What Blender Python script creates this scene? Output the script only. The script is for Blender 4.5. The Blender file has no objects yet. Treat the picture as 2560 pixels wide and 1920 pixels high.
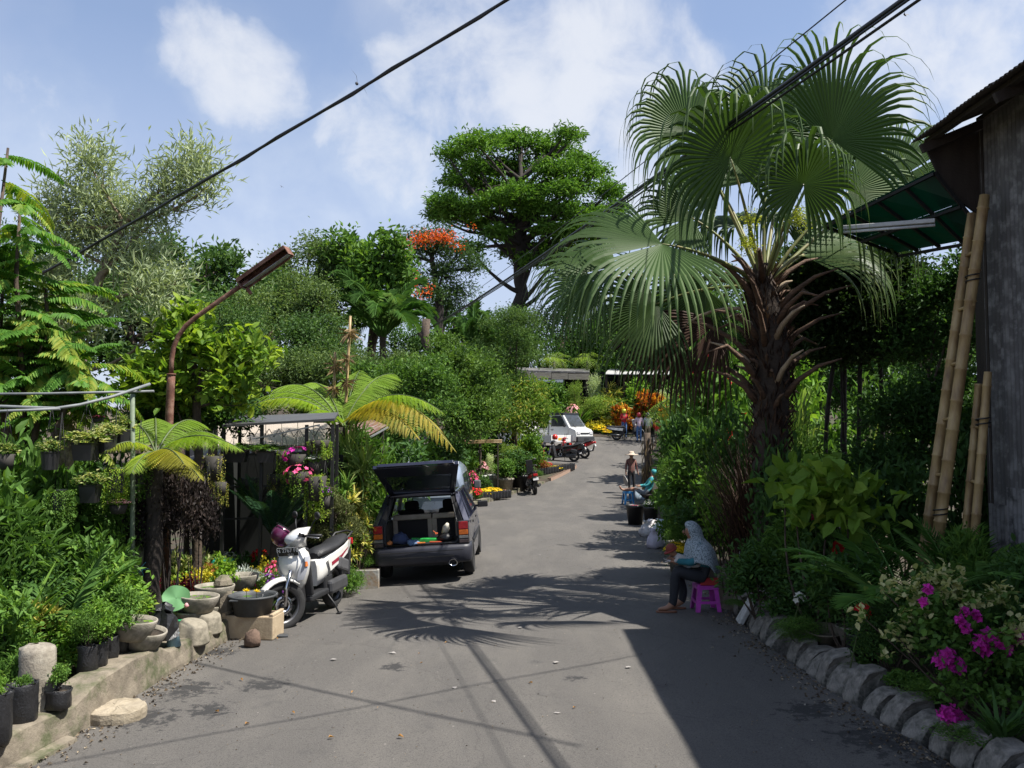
import bpy, math, random
import numpy as np
from mathutils import Vector, Matrix
random.seed(5); rng = np.random.default_rng(11)
R = math.radians
sc = bpy.context.scene
col = sc.collection
# ---------------------------------------------------------------- camera
FPX = 2173.0; CAMH = 2.4; PITCH = math.atan(117 / FPX)
cam = bpy.data.cameras.new('camera'); cam.sensor_width = 36; cam.lens = 36 * FPX / 2560
cam.clip_start = .05; cam.clip_end = 3000
camo = bpy.data.objects.new('camera', cam); col.objects.link(camo)
camo.location = (0, 0, CAMH); camo.rotation_euler = (math.pi / 2 + PITCH, 0, 0)
sc.camera = camo
# ---------------------------------------------------------------- sun, sky, exposure
SUNV = Vector((.57, -.15, 1)).normalized()          # towards the sun
SUN_EL = math.asin(SUNV.z)
sun = bpy.data.lights.new('sun', 'SUN'); sun.energy = 4.9; sun.angle = R(.53); sun.color = (1, .955, .88)
suno = bpy.data.objects.new('sun', sun); col.objects.link(suno)
suno.rotation_euler = SUNV.to_track_quat('Z', 'Y').to_euler(); suno.location = (20, -5, 40)
vs = sc.view_settings
vs.view_transform = 'Standard'; vs.look = 'None'; vs.exposure = .90; vs.gamma = 1; vs.use_curve_mapping = False
wd = bpy.data.worlds.new('World'); sc.world = wd; wd.use_nodes = True
nt = wd.node_tree; nt.nodes.clear(); NN = nt.nodes.new; LK = nt.links.new
def pix_dir(px, py):
    u = (px - 1280) / FPX; v = (960 - py) / FPX
    d = Vector((u, math.cos(PITCH) - v * math.sin(PITCH), math.sin(PITCH) + v * math.cos(PITCH)))
    return d.normalized()
out = NN('ShaderNodeOutputWorld'); bg = NN('ShaderNodeBackground'); bg.inputs['Strength'].default_value = .098
sky = NN('ShaderNodeTexSky'); sky.sky_type = 'NISHITA'; sky.sun_disc = False
sky.sun_elevation = SUN_EL; sky.sun_rotation = math.atan2(SUNV.x, SUNV.y)
sky.air_density = 1.0; sky.dust_density = 1.0; sky.ozone_density = 3.0; sky.altitude = 500
tc = NN('ShaderNodeTexCoord')
def vmath(op, a=None, b=None):
    n = NN('ShaderNodeVectorMath'); n.operation = op
    for i, q in enumerate((a, b)):
        if q is None: continue
        if isinstance(q, (tuple, list, Vector)): n.inputs[i].default_value = tuple(q)
        else: LK(q, n.inputs[i])
    return n
def fmath(op, a, b=None, clamp=False):
    n = NN('ShaderNodeMath'); n.operation = op; n.use_clamp = clamp
    for i, q in enumerate((a, b)):
        if q is None: continue
        if isinstance(q, (int, float)): n.inputs[i].default_value = q
        else: LK(q, n.inputs[i])
    return n.outputs[0]
def mrange(v, a, b, c, d):
    n = NN('ShaderNodeMapRange'); n.interpolation_type = 'SMOOTHSTEP'
    LK(v, n.inputs[0])
    for i, q in enumerate((a, b, c, d)): n.inputs[i + 1].default_value = q
    return n.outputs[0]
def noise(vec, scale, detail=6, rough=.55, dist=0):
    n = NN('ShaderNodeTexNoise'); n.inputs['Scale'].default_value = scale; n.inputs['Detail'].default_value = detail
    n.inputs['Roughness'].default_value = rough; n.inputs['Distortion'].default_value = dist
    LK(vec, n.inputs['Vector']); return n.outputs['Fac']
gen = tc.outputs['Generated']
sep = NN('ShaderNodeSeparateXYZ'); LK(gen, sep.inputs[0])
warp = vmath('ADD', gen, vmath('MULTIPLY', vmath('SUBTRACT', (lambda n: n.outputs['Color'])(
    (lambda n: (LK(gen, n.inputs['Vector']), n.inputs['Scale'].__setattr__('default_value', 9.0), n.inputs['Detail'].__setattr__('default_value', 5), n)[3])(NN('ShaderNodeTexNoise'))),
    (.5, .5, .5)).outputs[0], (.10, .10, .10)).outputs[0]).outputs[0]
wn = vmath('NORMALIZE', warp).outputs[0]
# cumulus banks: (direction, angular radius deg, weight); the same kind goes on all round the sky
BL = [(pix_dir(520, 130), 2.4, .9), (pix_dir(600, 200), 3.2, .9), (pix_dir(690, 235), 2.0, .7), (pix_dir(30, 320), 4.5, .6),
      (pix_dir(900, 330), 3.0, .75), (pix_dir(1000, 200), 2.0, .7), (pix_dir(980, 420), 3.0, .8), (pix_dir(1200, 60), 6.5, .75),
      (pix_dir(1400, 190), 5.2, 1.0), (pix_dir(1560, 150), 4.2, 1.0), (pix_dir(1620, 240), 4.0, 1.0), (pix_dir(1150, 300), 4.5, .6),
      (pix_dir(1500, 420), 5, .8), (pix_dir(2450, 60), 7.5, .8), (pix_dir(2300, 260), 5, .65), (pix_dir(700, 480), 6, .35)]
r2 = random.Random(4)
for i in range(34):
    az = r2.uniform(48, 312); el = r2.uniform(8, 60)
    d = Vector((math.sin(R(az)) * math.cos(R(el)), math.cos(R(az)) * math.cos(R(el)), math.sin(R(el))))
    BL.append((d, r2.uniform(4, 10), r2.uniform(.6, 1)))
acc = None
for d, a, w in BL:
    dt = vmath('DOT_PRODUCT', wn, d).outputs['Value']
    m = mrange(dt, math.cos(R(a * 1.5)), math.cos(R(a * .25)), 0, w)
    acc = m if acc is None else fmath('MAXIMUM', acc, m)
n1 = noise(gen, 11, 8, .6, .3); n2 = noise(gen, 3.2, 4, .5)
dens = fmath('ADD', acc, fmath('MULTIPLY', fmath('SUBTRACT', n1, .5), 1.5))
mask = mrange(dens, .05, 1.10, 0, 1)
veil = fmath('MULTIPLY', mrange(n2, .34, .70, 0, 1), .50)
hz = mrange(sep.outputs['Z'], 0.02, .60, .80, .05)
veil = fmath('MAXIMUM', fmath('MAXIMUM', veil, hz), .24)
mask = fmath('MAXIMUM', fmath('MULTIPLY', mask, .80), veil)
# cloud tone: brighter in the thick, crisp heads, greyer where thin
tone = NN('ShaderNodeMix'); tone.data_type = 'RGBA'
LK(mrange(fmath('ADD', fmath('MULTIPLY', dens, .65), fmath('MULTIPLY', noise(gen, 6, 5), .55)), .30, .95, 0, 1), tone.inputs['Factor'])
tone.inputs['A'].default_value = (3.4, 3.7, 4.65, 1); tone.inputs['B'].default_value = (5.0, 5.1, 5.35, 1)
mx = NN('ShaderNodeMix'); mx.data_type = 'RGBA'
LK(mask, mx.inputs['Factor']); LK(sky.outputs[0], mx.inputs['A']); LK(tone.outputs['Result'], mx.inputs['B'])
LK(mx.outputs['Result'], bg.inputs['Color']); LK(bg.outputs[0], out.inputs[0])
try:
    cy = sc.cycles; cy.max_bounces = 7; cy.diffuse_bounces = 3; cy.glossy_bounces = 3; cy.transmission_bounces = 5
    cy.transparent_max_bounces = 8; cy.use_denoising = True; cy.caustics_reflective = False; cy.caustics_refractive = False
    cy.sample_clamp_indirect = 6
except Exception: pass

# ---------------------------------------------------------------- places: from a picture point and a real distance to a world point
def W(px, py, d):
    u = (px - 1280) / FPX; v = (960 - py) / FPX
    k = d / (math.cos(PITCH) - v * math.sin(PITCH))
    return Vector((u * k, d, CAMH + (math.sin(PITCH) + v * math.cos(PITCH)) * k))
def X(px, d): return (px - 1280) / FPX * d
def sstep(a, b, x):
    t = min(1, max(0, (x - a) / (b - a))); return t * t * (3 - 2 * t)
def gz(x, y):
    z = 0.0
    if y > 28: z = .00485 * (min(y, 42) - 28) ** 2
    if y > 42: z += .13 * (min(y, 62) - 42) + .03 * max(0, min(y, 160) - 62)
    z -= .062 * max(0, min(1.8, -.7 - x)) * sstep(11.5, 13.8, y) * (1 - sstep(19, 24, y))
    return z

# ---------------------------------------------------------------- mesh builder
def rotm(ax, ay, az):
    return np.array((Matrix.Rotation(az, 3, 'Z') @ Matrix.Rotation(ay, 3, 'Y') @ Matrix.Rotation(ax, 3, 'X')))
def nrm(v):
    v = np.asarray(v, float); return v / np.maximum(np.linalg.norm(v, axis=-1, keepdims=True), 1e-9)
class B:
    def __init__(s): s.v = []; s.f = []; s.t = []; s.n = 0
    def add(s, V, F, m=0, t=.5, smooth=False):
        V = np.asarray(V, float).reshape(-1, 3)
        s.v.append(V); s.t.append(np.broadcast_to(np.asarray(t, float), (len(V),)))
        if isinstance(F, np.ndarray): s.f.append((F + s.n, m, smooth))
        else:
            by = {}
            for q in F: by.setdefault(len(q), []).append(q)
            for q in by.values(): s.f.append((np.array(q, int) + s.n, m, smooth))
        s.n += len(V); return s
    def box(s, c, size, rot=None, m=0, t=.5, taper=1.0):
        x, y, z = np.array(size) / 2.0
        V = np.array([(-x, -y, -z), (x, -y, -z), (x, y, -z), (-x, y, -z), (-x * taper, -y * taper, z), (x * taper, -y * taper, z), (x * taper, y * taper, z), (-x * taper, y * taper, z)])
        if rot is not None: V = V @ np.asarray(rot).T
        return s.add(V + np.array(c), [(0, 3, 2, 1), (4, 5, 6, 7), (0, 1, 5, 4), (1, 2, 6, 5), (2, 3, 7, 6), (3, 0, 4, 7)], m, t)
    def bar(s, a, b2, w, h=None, m=0):
        a = np.array(a, float); b2 = np.array(b2, float); d = b2 - a; L = np.linalg.norm(d)
        q = np.array(Vector(d).to_track_quat('Z', 'Y').to_matrix())
        return s.box((a + b2) / 2, (w, h or w, L), q, m)
    def tube(s, P, r, seg=8, m=0, t=.5, cap=True, smooth=True):
        P = np.asarray(P, float); n = len(P)
        r = np.broadcast_to(np.asarray(r, float), (n,))
        T = np.gradient(P, axis=0); T = nrm(T)
        ref = np.array((0, 0, 1.0)) if abs(T[0][2]) < .9 else np.array((1.0, 0, 0))
        N = np.zeros((n, 3)); N[0] = nrm(np.cross(T[0], ref))
        for i in range(1, n):
            q = N[i - 1] - T[i] * np.dot(N[i - 1], T[i]); N[i] = nrm(q)
        Bv = np.cross(T, N)
        a = np.arange(seg) * 2 * math.pi / seg
        V = P[:, None] + r[:, None, None] * (np.cos(a)[None, :, None] * N[:, None] + np.sin(a)[None, :, None] * Bv[:, None])
        i, j = np.meshgrid(np.arange(n - 1), np.arange(seg), indexing='ij'); j2 = (j + 1) % seg
        F = np.stack([i * seg + j, i * seg + j2, (i + 1) * seg + j2, (i + 1) * seg + j], -1).reshape(-1, 4)
        base = s.n
        s.add(V, F, m, t, smooth)
        if cap:
            s.f.append((np.arange(seg)[::-1][None] + base, m, False)); s.f.append((np.arange(seg)[None] + base + (n - 1) * seg, m, False))
        return s
    def lathe(s, prof, seg=16, c=(0, 0, 0), M=None, m=0, t=.5, smooth=True, jit=0, sx=1, sy=1):
        prof = np.array(prof, float); n = len(prof); a = np.arange(seg) * 2 * math.pi / seg
        V = np.stack([prof[:, 0:1] * np.cos(a) * sx, prof[:, 0:1] * np.sin(a) * sy, np.repeat(prof[:, 1:2], seg, 1)], -1)
        if jit: V = V + rng.normal(0, jit, V.shape)
        V = V.reshape(-1, 3)
        if M is not None: V = V @ np.asarray(M).T
        i, j = np.meshgrid(np.arange(n - 1), np.arange(seg), indexing='ij'); j2 = (j + 1) % seg
        F = np.stack([i * seg + j, i * seg + j2, (i + 1) * seg + j2, (i + 1) * seg + j], -1).reshape(-1, 4)
        base = s.n; s.add(V + np.array(c), F, m, t, smooth)
        if np.allclose(prof[0], prof[-1]): return s
        if prof[0, 0] > 1e-4: s.f.append((np.arange(seg)[::-1][None] + base, m, False))
        if prof[-1, 0] > 1e-4: s.f.append((np.arange(seg)[None] + base + (n - 1) * seg, m, False))
        return s
    def ell(s, c, r, seg=14, rings=8, M=None, m=0, t=.5, jit=0):
        a = np.linspace(-math.pi / 2, math.pi / 2, rings + 1)
        pr = [(math.cos(q) * 1.0, math.sin(q)) for q in a]
        V0 = B().lathe(pr, seg); V = np.concatenate(V0.v) * np.array(r)
        if jit: V = V * (1 + rng.normal(0, jit, (len(V), 1)))
        if M is not None: V = V @ np.asarray(M).T
        base = s.n; s.v.append(V + np.array(c)); s.t.append(np.full(len(V), t)); s.n += len(V)
        for F, _, _ in V0.f: s.f.append((F + base, m, True))
        return s
    def loft(s, rings, m=0, t=.5, smooth=True, cap=True, closed=True):
        A = np.asarray(rings, float); n, k = A.shape[:2]
        i, j = np.meshgrid(np.arange(n - 1), np.arange(k if closed else k - 1), indexing='ij'); j2 = (j + 1) % k
        F = np.stack([i * k + j, i * k + j2, (i + 1) * k + j2, (i + 1) * k + j], -1).reshape(-1, 4)
        base = s.n; s.add(A.reshape(-1, 3), F, m, t, smooth)
        if cap and closed:
            s.f.append((np.arange(k)[::-1][None] + base, m, False)); s.f.append((np.arange(k)[None] + base + (n - 1) * k, m, False))
        return s
    def prism(s, poly, vec, m=0, t=.5):
        P = np.asarray(poly, float); k = len(P); V = np.concatenate([P, P + np.array(vec)])
        F = [tuple(range(k))[::-1], tuple(range(k, 2 * k))] + [(i, (i + 1) % k, (i + 1) % k + k, i + k) for i in range(k)]
        return s.add(V, F, m, t)
    def leaves(s, P, D, L, Wd, t=.5, m=0, fold=.22, droop=.18, kind=0, up=None, jn=.45):
        P = np.asarray(P, float); N = len(P)
        if N == 0: return s
        D = nrm(D); L = np.broadcast_to(L, (N,)); Wd = np.broadcast_to(Wd, (N,)); t = np.broadcast_to(t, (N,))
        U = np.array((0, 0, 1.0)) + rng.normal(0, jn, (N, 3)) if up is None else up
        S = nrm(np.cross(D, U) + 1e-6); Nn = np.cross(S, D)
        if kind == 0:
            T = np.array([(0, 0, 0, 0), (.42, -.5, 0, fold), (1, 0, -droop, 0), (.42, .5, 0, fold)]); F = np.array([(0, 1, 2), (0, 2, 3)])
        elif kind == 1:
            T = np.array([(0, 0, 0, 0), (.25, -.42, 0, fold), (.25, 0, 0, 0), (.25, .42, 0, fold), (.62, -.42, -droop * .4, fold * .6), (.62, 0, -droop * .4, 0), (.62, .42, -droop * .4, fold * .6), (1, 0, -droop, 0)])
            F = [(0, 1, 2), (0, 2, 3), (1, 4, 5, 2), (2, 5, 6, 3), (4, 7, 5), (5, 7, 6)]
        else:  # strap: long, arching
            T = np.array([(0, -.35, 0, 0), (0, .35, 0, 0), (.35, -.5, .05, 0), (.35, .5, .05, 0), (.7, -.4, -droop * .35, 0), (.7, .4, -droop * .35, 0), (1, 0, -droop, 0)])
            F = [(0, 2, 3, 1), (2, 4, 5, 3), (4, 6, 5)]
        V = (P[:, None] + T[None, :, 0:1] * (L[:, None, None] * D[:, None]) + T[None, :, 1:2] * (Wd[:, None, None] * S[:, None]) + T[None, :, 2:3] * (L[:, None, None] * Nn[:, None] * .6) + T[None, :, 3:4] * (Wd[:, None, None] * Nn[:, None] * 1.2))
        k = len(T); base = s.n; off = (np.arange(N) * k + base)[:, None, None]
        s.v.append(V.reshape(-1, 3)); s.t.append(np.repeat(t, k)); s.n += N * k
        by = {}
        for q in F: by.setdefault(len(q), []).append(q)
        for q in by.values():
            q = np.array(q); s.f.append(((q[None] + off).reshape(-1, q.shape[1]), m, False))
        return s
    def mesh(s, name, mats):
        me = bpy.data.meshes.new(name)
        V = np.concatenate(s.v).astype(np.float32); me.vertices.add(len(V)); me.vertices.foreach_set('co', V.ravel())
        loops = np.concatenate([F.ravel() for F, _, _ in s.f]); sizes = np.concatenate([np.full(len(F), F.shape[1]) for F, _, _ in s.f])
        mi = np.concatenate([np.full(len(F), m) for F, m, _ in s.f]); sm = np.concatenate([np.full(len(F), q) for F, _, q in s.f])
        me.loops.add(len(loops)); me.loops.foreach_set('vertex_index', loops.astype(np.int32))
        me.polygons.add(len(sizes)); st = np.concatenate([[0], np.cumsum(sizes)[:-1]])
        me.polygons.foreach_set('loop_start', st.astype(np.int32))
        me.polygons.foreach_set('material_index', mi.astype(np.int32)); me.polygons.foreach_set('use_smooth', sm.astype(bool))
        a = me.attributes.new('tint', 'FLOAT', 'POINT'); a.data.foreach_set('value', np.concatenate(s.t).astype(np.float32))
        me.update(calc_edges=True)
        for m in (mats if isinstance(mats, (list, tuple)) else [mats]): me.materials.append(m)
        return me
    def build(s, name, mats, parent=None, bevel=0, loc=None, seg=2):
        o = bpy.data.objects.new(name, s.mesh(name, mats)); col.objects.link(o)
        if parent is not None: o.parent = parent
        if loc is not None: o.location = loc
        if bevel:
            md = o.modifiers.new('bevel', 'BEVEL'); md.width = bevel; md.segments = seg; md.limit_method = 'ANGLE'; md.angle_limit = R(40)
        return o
def tag(o, label, cat=None, group=None, kind=None):
    if label: o['label'] = label
    if cat: o['category'] = cat
    if group: o['group'] = group
    if kind: o['kind'] = kind
    return o
def thing(name, label, cat, loc=(0, 0, 0), rz=0, group=None, scale=None):
    o = bpy.data.objects.new(name, None); col.objects.link(o); o.empty_display_size = .1
    o.location = loc; o.rotation_euler = (0, 0, rz)
    if scale: o.scale = (scale,) * 3 if isinstance(scale, (int, float)) else scale
    return tag(o, label, cat, group)
def part(name, me, parent, loc=None, rot=None, scale=None):
    o = bpy.data.objects.new(name, me); col.objects.link(o); o.parent = parent
    if loc is not None: o.location = loc
    if rot is not None: o.rotation_euler = rot
    if scale is not None: o.scale = scale if hasattr(scale, '__len__') else (scale,) * 3
    return o
def copy_tree(o, parent=None):
    c = o.copy(); col.objects.link(c); c.parent = parent
    for ch in o.children: copy_tree(ch, c)
    return c

# ---------------------------------------------------------------- materials
MATS = {}
def newmat(name):
    m = bpy.data.materials.new(name); m.use_nodes = True; m.node_tree.nodes.clear(); MATS[name] = m
    t = m.node_tree; o = t.nodes.new('ShaderNodeOutputMaterial'); p = t.nodes.new('ShaderNodeBsdfPrincipled')
    t.links.new(p.outputs[0], o.inputs[0]); return m, t, p, o
def ramp(t, src, stops):
    r = t.nodes.new('ShaderNodeValToRGB'); e = r.color_ramp.elements
    while len(e) < len(stops): e.new(.5)
    for k, (pos, c) in enumerate(stops): e[k].position = pos; e[k].color = (*c, 1) if len(c) == 3 else c
    t.links.new(src, r.inputs[0]); return r.outputs[0]
def tnoise(t, scale, detail=5, rough=.6, coord='Object', dist=0, stretch=None):
    c = t.nodes.new('ShaderNodeTexCoord'); n = t.nodes.new('ShaderNodeTexNoise'); src = c.outputs[coord]
    if stretch:
        mp = t.nodes.new('ShaderNodeMapping'); mp.inputs['Scale'].default_value = stretch; t.links.new(src, mp.inputs[0]); src = mp.outputs[0]
    n.inputs['Scale'].default_value = scale; n.inputs['Detail'].default_value = detail; n.inputs['Roughness'].default_value = rough; n.inputs['Distortion'].default_value = dist
    t.links.new(src, n.inputs['Vector']); return n.outputs['Fac']
def tmix(t, f, a, b, mode='MIX'):
    n = t.nodes.new('ShaderNodeMix'); n.data_type = 'RGBA'; n.blend_type = mode
    for sck, q in ((n.inputs['Factor'], f), (n.inputs['A'], a), (n.inputs['B'], b)):
        if isinstance(q, (int, float)): sck.default_value = q
        elif isinstance(q, tuple): sck.default_value = (*q, 1) if len(q) == 3 else q
        else: t.links.new(q, sck)
    return n.outputs['Result']
def tbump(t, p, h, strength=.3, dist=.02):
    n = t.nodes.new('ShaderNodeBump'); n.inputs['Strength'].default_value = strength; n.inputs['Distance'].default_value = dist
    t.links.new(h, n.inputs['Height']); t.links.new(n.outputs[0], p.inputs['Normal'])
def sp(p, **k):
    nm = {'rough': 'Roughness', 'metal': 'Metallic', 'spec': 'Specular IOR Level', 'coat': 'Coat Weight', 'trans': 'Transmission Weight', 'ior': 'IOR', 'alpha': 'Alpha', 'sheen': 'Sheen Weight', 'coatr': 'Coat Roughness'}
    for a, b in k.items(): p.inputs[nm[a]].default_value = b
def mat(name, c, rough=.6, metal=0, c2=None, scale=9, var=.25, bump=0, bscale=40, spec=.5, coat=0, c3=None, s3=3, stretch=None):
    if name in MATS: return MATS[name]
    m, t, p, o = newmat(name); sp(p, rough=rough, metal=metal, spec=spec, coat=coat)
    c2 = c2 or tuple(q * (1 - var) for q in c)
    k = ramp(t, tnoise(t, scale, stretch=stretch), [(.32, c2), (.68, c)])
    if c3: k = tmix(t, ramp(t, tnoise(t, s3, 6, .65), [(.48, (0, 0, 0)), (.64, (1, 1, 1))]), k, c3)
    t.links.new(k, p.inputs['Base Color'])
    if bump: tbump(t, p, tnoise(t, bscale, 6), bump)
    return m
LEAFK = 1.7
def leafmat(name, stops, trans=.32, rough=.6, spec=.2):
    if name in MATS: return MATS[name]
    m, t, p, o = newmat(name); sp(p, rough=rough, spec=spec)
    a = t.nodes.new('ShaderNodeAttribute'); a.attribute_name = 'tint'
    ob = t.nodes.new('ShaderNodeObjectInfo')
    ad = t.nodes.new('ShaderNodeMath'); ad.operation = 'MULTIPLY_ADD'; ad.inputs[1].default_value = .22; ad.inputs[2].default_value = -.11
    t.links.new(ob.outputs['Random'], ad.inputs[0])
    ad2 = t.nodes.new('ShaderNodeMath'); ad2.operation = 'ADD'; t.links.new(ad.outputs[0], ad2.inputs[0]); t.links.new(a.outputs['Fac'], ad2.inputs[1])
    k = ramp(t, ad2.outputs[0], stops); t.links.new(k, p.inputs['Base Color'])
    tr = t.nodes.new('ShaderNodeBsdfTranslucent'); k2 = tmix(t, 1.0, k, (1.25, 1.3, .62), 'MULTIPLY'); t.links.new(k2, tr.inputs[0])
    mxs = t.nodes.new('ShaderNodeMixShader'); mxs.inputs[0].default_value = trans
    t.links.new(p.outputs[0], mxs.inputs[1]); t.links.new(tr.outputs[0], mxs.inputs[2]); t.links.new(mxs.outputs[0], o.inputs[0])
    return m
def lf(name, c, var=.5, yellow=None, **k):
    c = tuple(q * LEAFK for q in c); yellow = tuple(min(.75, q * (1 + (LEAFK - 1) * .5)) for q in yellow) if yellow else None
    d = tuple(q * (1 - var) for q in c); y = yellow or (c[0] * 1.7, c[1] * 1.35, c[2] * 1.0)
    return leafmat(name, [(0, d), (.55, c), (1, y)], **k)
G_MID = lf('leaf_mid_green', (.062, .125, .024))
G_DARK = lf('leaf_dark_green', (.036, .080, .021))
G_LIME = lf('leaf_lime', (.17, .27, .035), yellow=(.36, .40, .06), trans=.42)
G_YEL = lf('leaf_yellow_green', (.26, .29, .045), yellow=(.52, .45, .07), trans=.42)
G_GREY = lf('leaf_grey_green', (.21, .25, .145), var=.35, yellow=(.40, .43, .26), trans=.25)
G_FERN = lf('leaf_tree_fern', (.13, .205, .026), yellow=(.33, .34, .05), trans=.45, rough=.5)
G_FERNY = lf('leaf_old_fern', (.17, .165, .024), yellow=(.36, .27, .04), trans=.4, rough=.55)
G_FAR = lf('leaf_far_tree', (.046, .090, .026), yellow=(.10, .15, .04))
G_FAR2 = lf('leaf_far_light', (.072, .112, .038), yellow=(.14, .18, .055))
G_RAIN = lf('leaf_rain_tree', (.058, .125, .018), yellow=(.12, .21, .03), trans=.3)
G_FAN = lf('leaf_fan_palm', (.034, .066, .014), yellow=(.115, .145, .045), rough=.5, spec=.35, trans=.28)
G_PALM = lf('leaf_feather_palm', (.052, .115, .024), yellow=(.12, .18, .03))
G_CYC = lf('leaf_cycad', (.025, .06, .028), rough=.3)
G_PIN = lf('leaf_pinnate_tree', (.062, .145, .022), yellow=(.25, .27, .045), trans=.40)
G_VAR = leafmat('leaf_variegated', [(0, (.05, .11, .025)), (.4, (.14, .22, .05)), (.55, (.42, .44, .19)), (1, (.60, .57, .30))], trans=.35)
G_VARY = leafmat('leaf_variegated_yellow', [(0, (.06, .12, .025)), (.4, (.16, .23, .04)), (.55, (.48, .45, .11)), (1, (.66, .58, .16))], trans=.35)
G_PURP = leafmat('leaf_dark_purple', [(0, (.010, .008, .008)), (.6, (.035, .026, .024)), (1, (.085, .060, .050))], trans=.12, rough=.5)
G_MAR = leafmat('leaf_maroon', [(0, (.05, .008, .015)), (.6, (.16, .015, .035)), (1, (.30, .05, .06))], trans=.3)
G_SIL = leafmat('leaf_silver', [(0, (.25, .29, .26)), (1, (.55, .60, .56))], trans=.15)
G_BROWN = leafmat('leaf_dry_brown', [(0, (.022, .012, .009)), (.6, (.055, .030, .021)), (1, (.13, .075, .045))], trans=.15)
G_TAN = leafmat('leaf_dry_tan', [(0, (.10, .065, .035)), (1, (.36, .26, .13))], trans=.15)
G_CROT = leafmat('leaf_croton', [(0, (.03, .06, .015)), (.35, (.30, .05, .015)), (.6, (.62, .16, .02)), (1, (.75, .48, .04))], trans=.35)
def petal(name, c, c2=None):
    c2 = c2 or tuple(min(1, q * 1.5) for q in c)
    return leafmat(name, [(0, tuple(q * .6 for q in c)), (.5, c), (1, c2)], trans=.3, rough=.55)
F_MAG = petal('petal_magenta', (.52, .03, .34)); F_PINK = petal('petal_pink', (.68, .10, .25)); F_WHITE = petal('petal_white', (.70, .68, .62), (.8, .8, .76))
F_RED = petal('petal_red', (.62, .02, .03)); F_ORA = petal('petal_orange', (.72, .11, .02)); F_YEL = petal('petal_yellow', (.78, .52, .02)); F_PUR = petal('petal_purple', (.27, .06, .42)); F_LPK = petal('petal_light_pink', (.72, .38, .42))
BARK = mat('bark_brown', (.105, .075, .052), .9, c2=(.045, .032, .024), scale=14, bump=.6, bscale=30)
BARK_D = mat('bark_dark', (.040, .030, .025), .9, c2=(.017, .013, .011), scale=14, bump=.6, bscale=30)
BARK_L = mat('bark_pale', (.28, .22, .14), .85, c2=(.14, .10, .07), scale=16, bump=.5, bscale=35)
STEMG = mat('green_stem', (.085, .12, .035), .6)
CONC = mat('weathered_concrete', (.235, .20, .15), .9, c2=(.125, .105, .078), scale=7, bump=.45, bscale=45, c3=(.070, .078, .035), s3=4.2)
CONC_P = mat('pale_concrete_pot', (.33, .30, .25), .9, c2=(.22, .198, .16), scale=9, bump=.3, bscale=70, c3=(.16, .15, .115), s3=6)
STONE = mat('grey_kerb_stone', (.30, .275, .24), .92, c2=(.13, .12, .105), scale=12, bump=.6, bscale=45, c3=(.055, .055, .045), s3=5)
CREAM = mat('cream_stone', (.47, .375, .25), .85, c2=(.35, .27, .175), scale=6, bump=.25, bscale=50, c3=(.30, .22, .14), s3=4)
POLY = mat('black_polybag', (.022, .022, .024), .38, var=.4, bump=.5, bscale=14, spec=.5)
BLKPL = mat('black_plastic', (.018, .018, .019), .45, var=.3)
SOIL = mat('dark_soil', (.055, .038, .025), .95, c2=(.025, .018, .012), scale=20, bump=.7, bscale=30)
# ================================================================ SETTING
def polyx(tab, y):
    ys = [q[0] for q in tab]; xs = [q[1] for q in tab]; return float(np.interp(y, ys, xs))
LEFT = [(-6, -4.4), (6.2, -3.62), (6.95, -3.5), (8.07, -3.46), (8.78, -3.42), (10.3, -3.3), (12.3, -3.25), (14.4, -2.95), (16.1, -2.7), (20.6, -2.25), (27.7, -1.3), (32.5, .15), (36, 1.5), (40, 2.9), (41.2, 2.6), (41.6, -16)]
RIGHT = [(-6, 3.6), (6.2, 3.2), (8.1, 2.95), (10, 2.85), (12.3, 2.95), (16.1, 3.1), (21.5, 3.6), (30, 4.55), (36, 5.3), (42, 6.4), (50, 8.3), (51, 12)]
def xl(y): return polyx(LEFT, y)
def xr(y): return polyx(RIGHT, y)
# ---- materials of the ground
m, t, p, o = newmat('asphalt'); ASPH = m; sp(p, rough=.82, spec=.35)
k = ramp(t, tnoise(t, .35, 5, .6), [(.3, (.066, .061, .056)), (.7, (.093, .086, .078))])
k = tmix(t, ramp(t, tnoise(t, 240, 3, .7), [(.40, (0, 0, 0)), (.75, (1, 1, 1))]), k, (.160, .150, .138))
k = tmix(t, ramp(t, tnoise(t, 130, 2, .6), [(.30, (1, 1, 1)), (.42, (0, 0, 0))]), k, (.050, .048, .047))
k = tmix(t, ramp(t, tnoise(t, 1.7, 7, .68), [(.60, (0, 0, 0)), (.70, (1, 1, 1))]), k, (.068, .065, .062))
dry = ramp(t, tnoise(t, .8, 6, .6, stretch=(1.6, .5, 1)), [(.46, (0, 0, 0)), (.70, (.65, .65, .65))])
k = tmix(t, dry, k, (.150, .138, .122))
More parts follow.
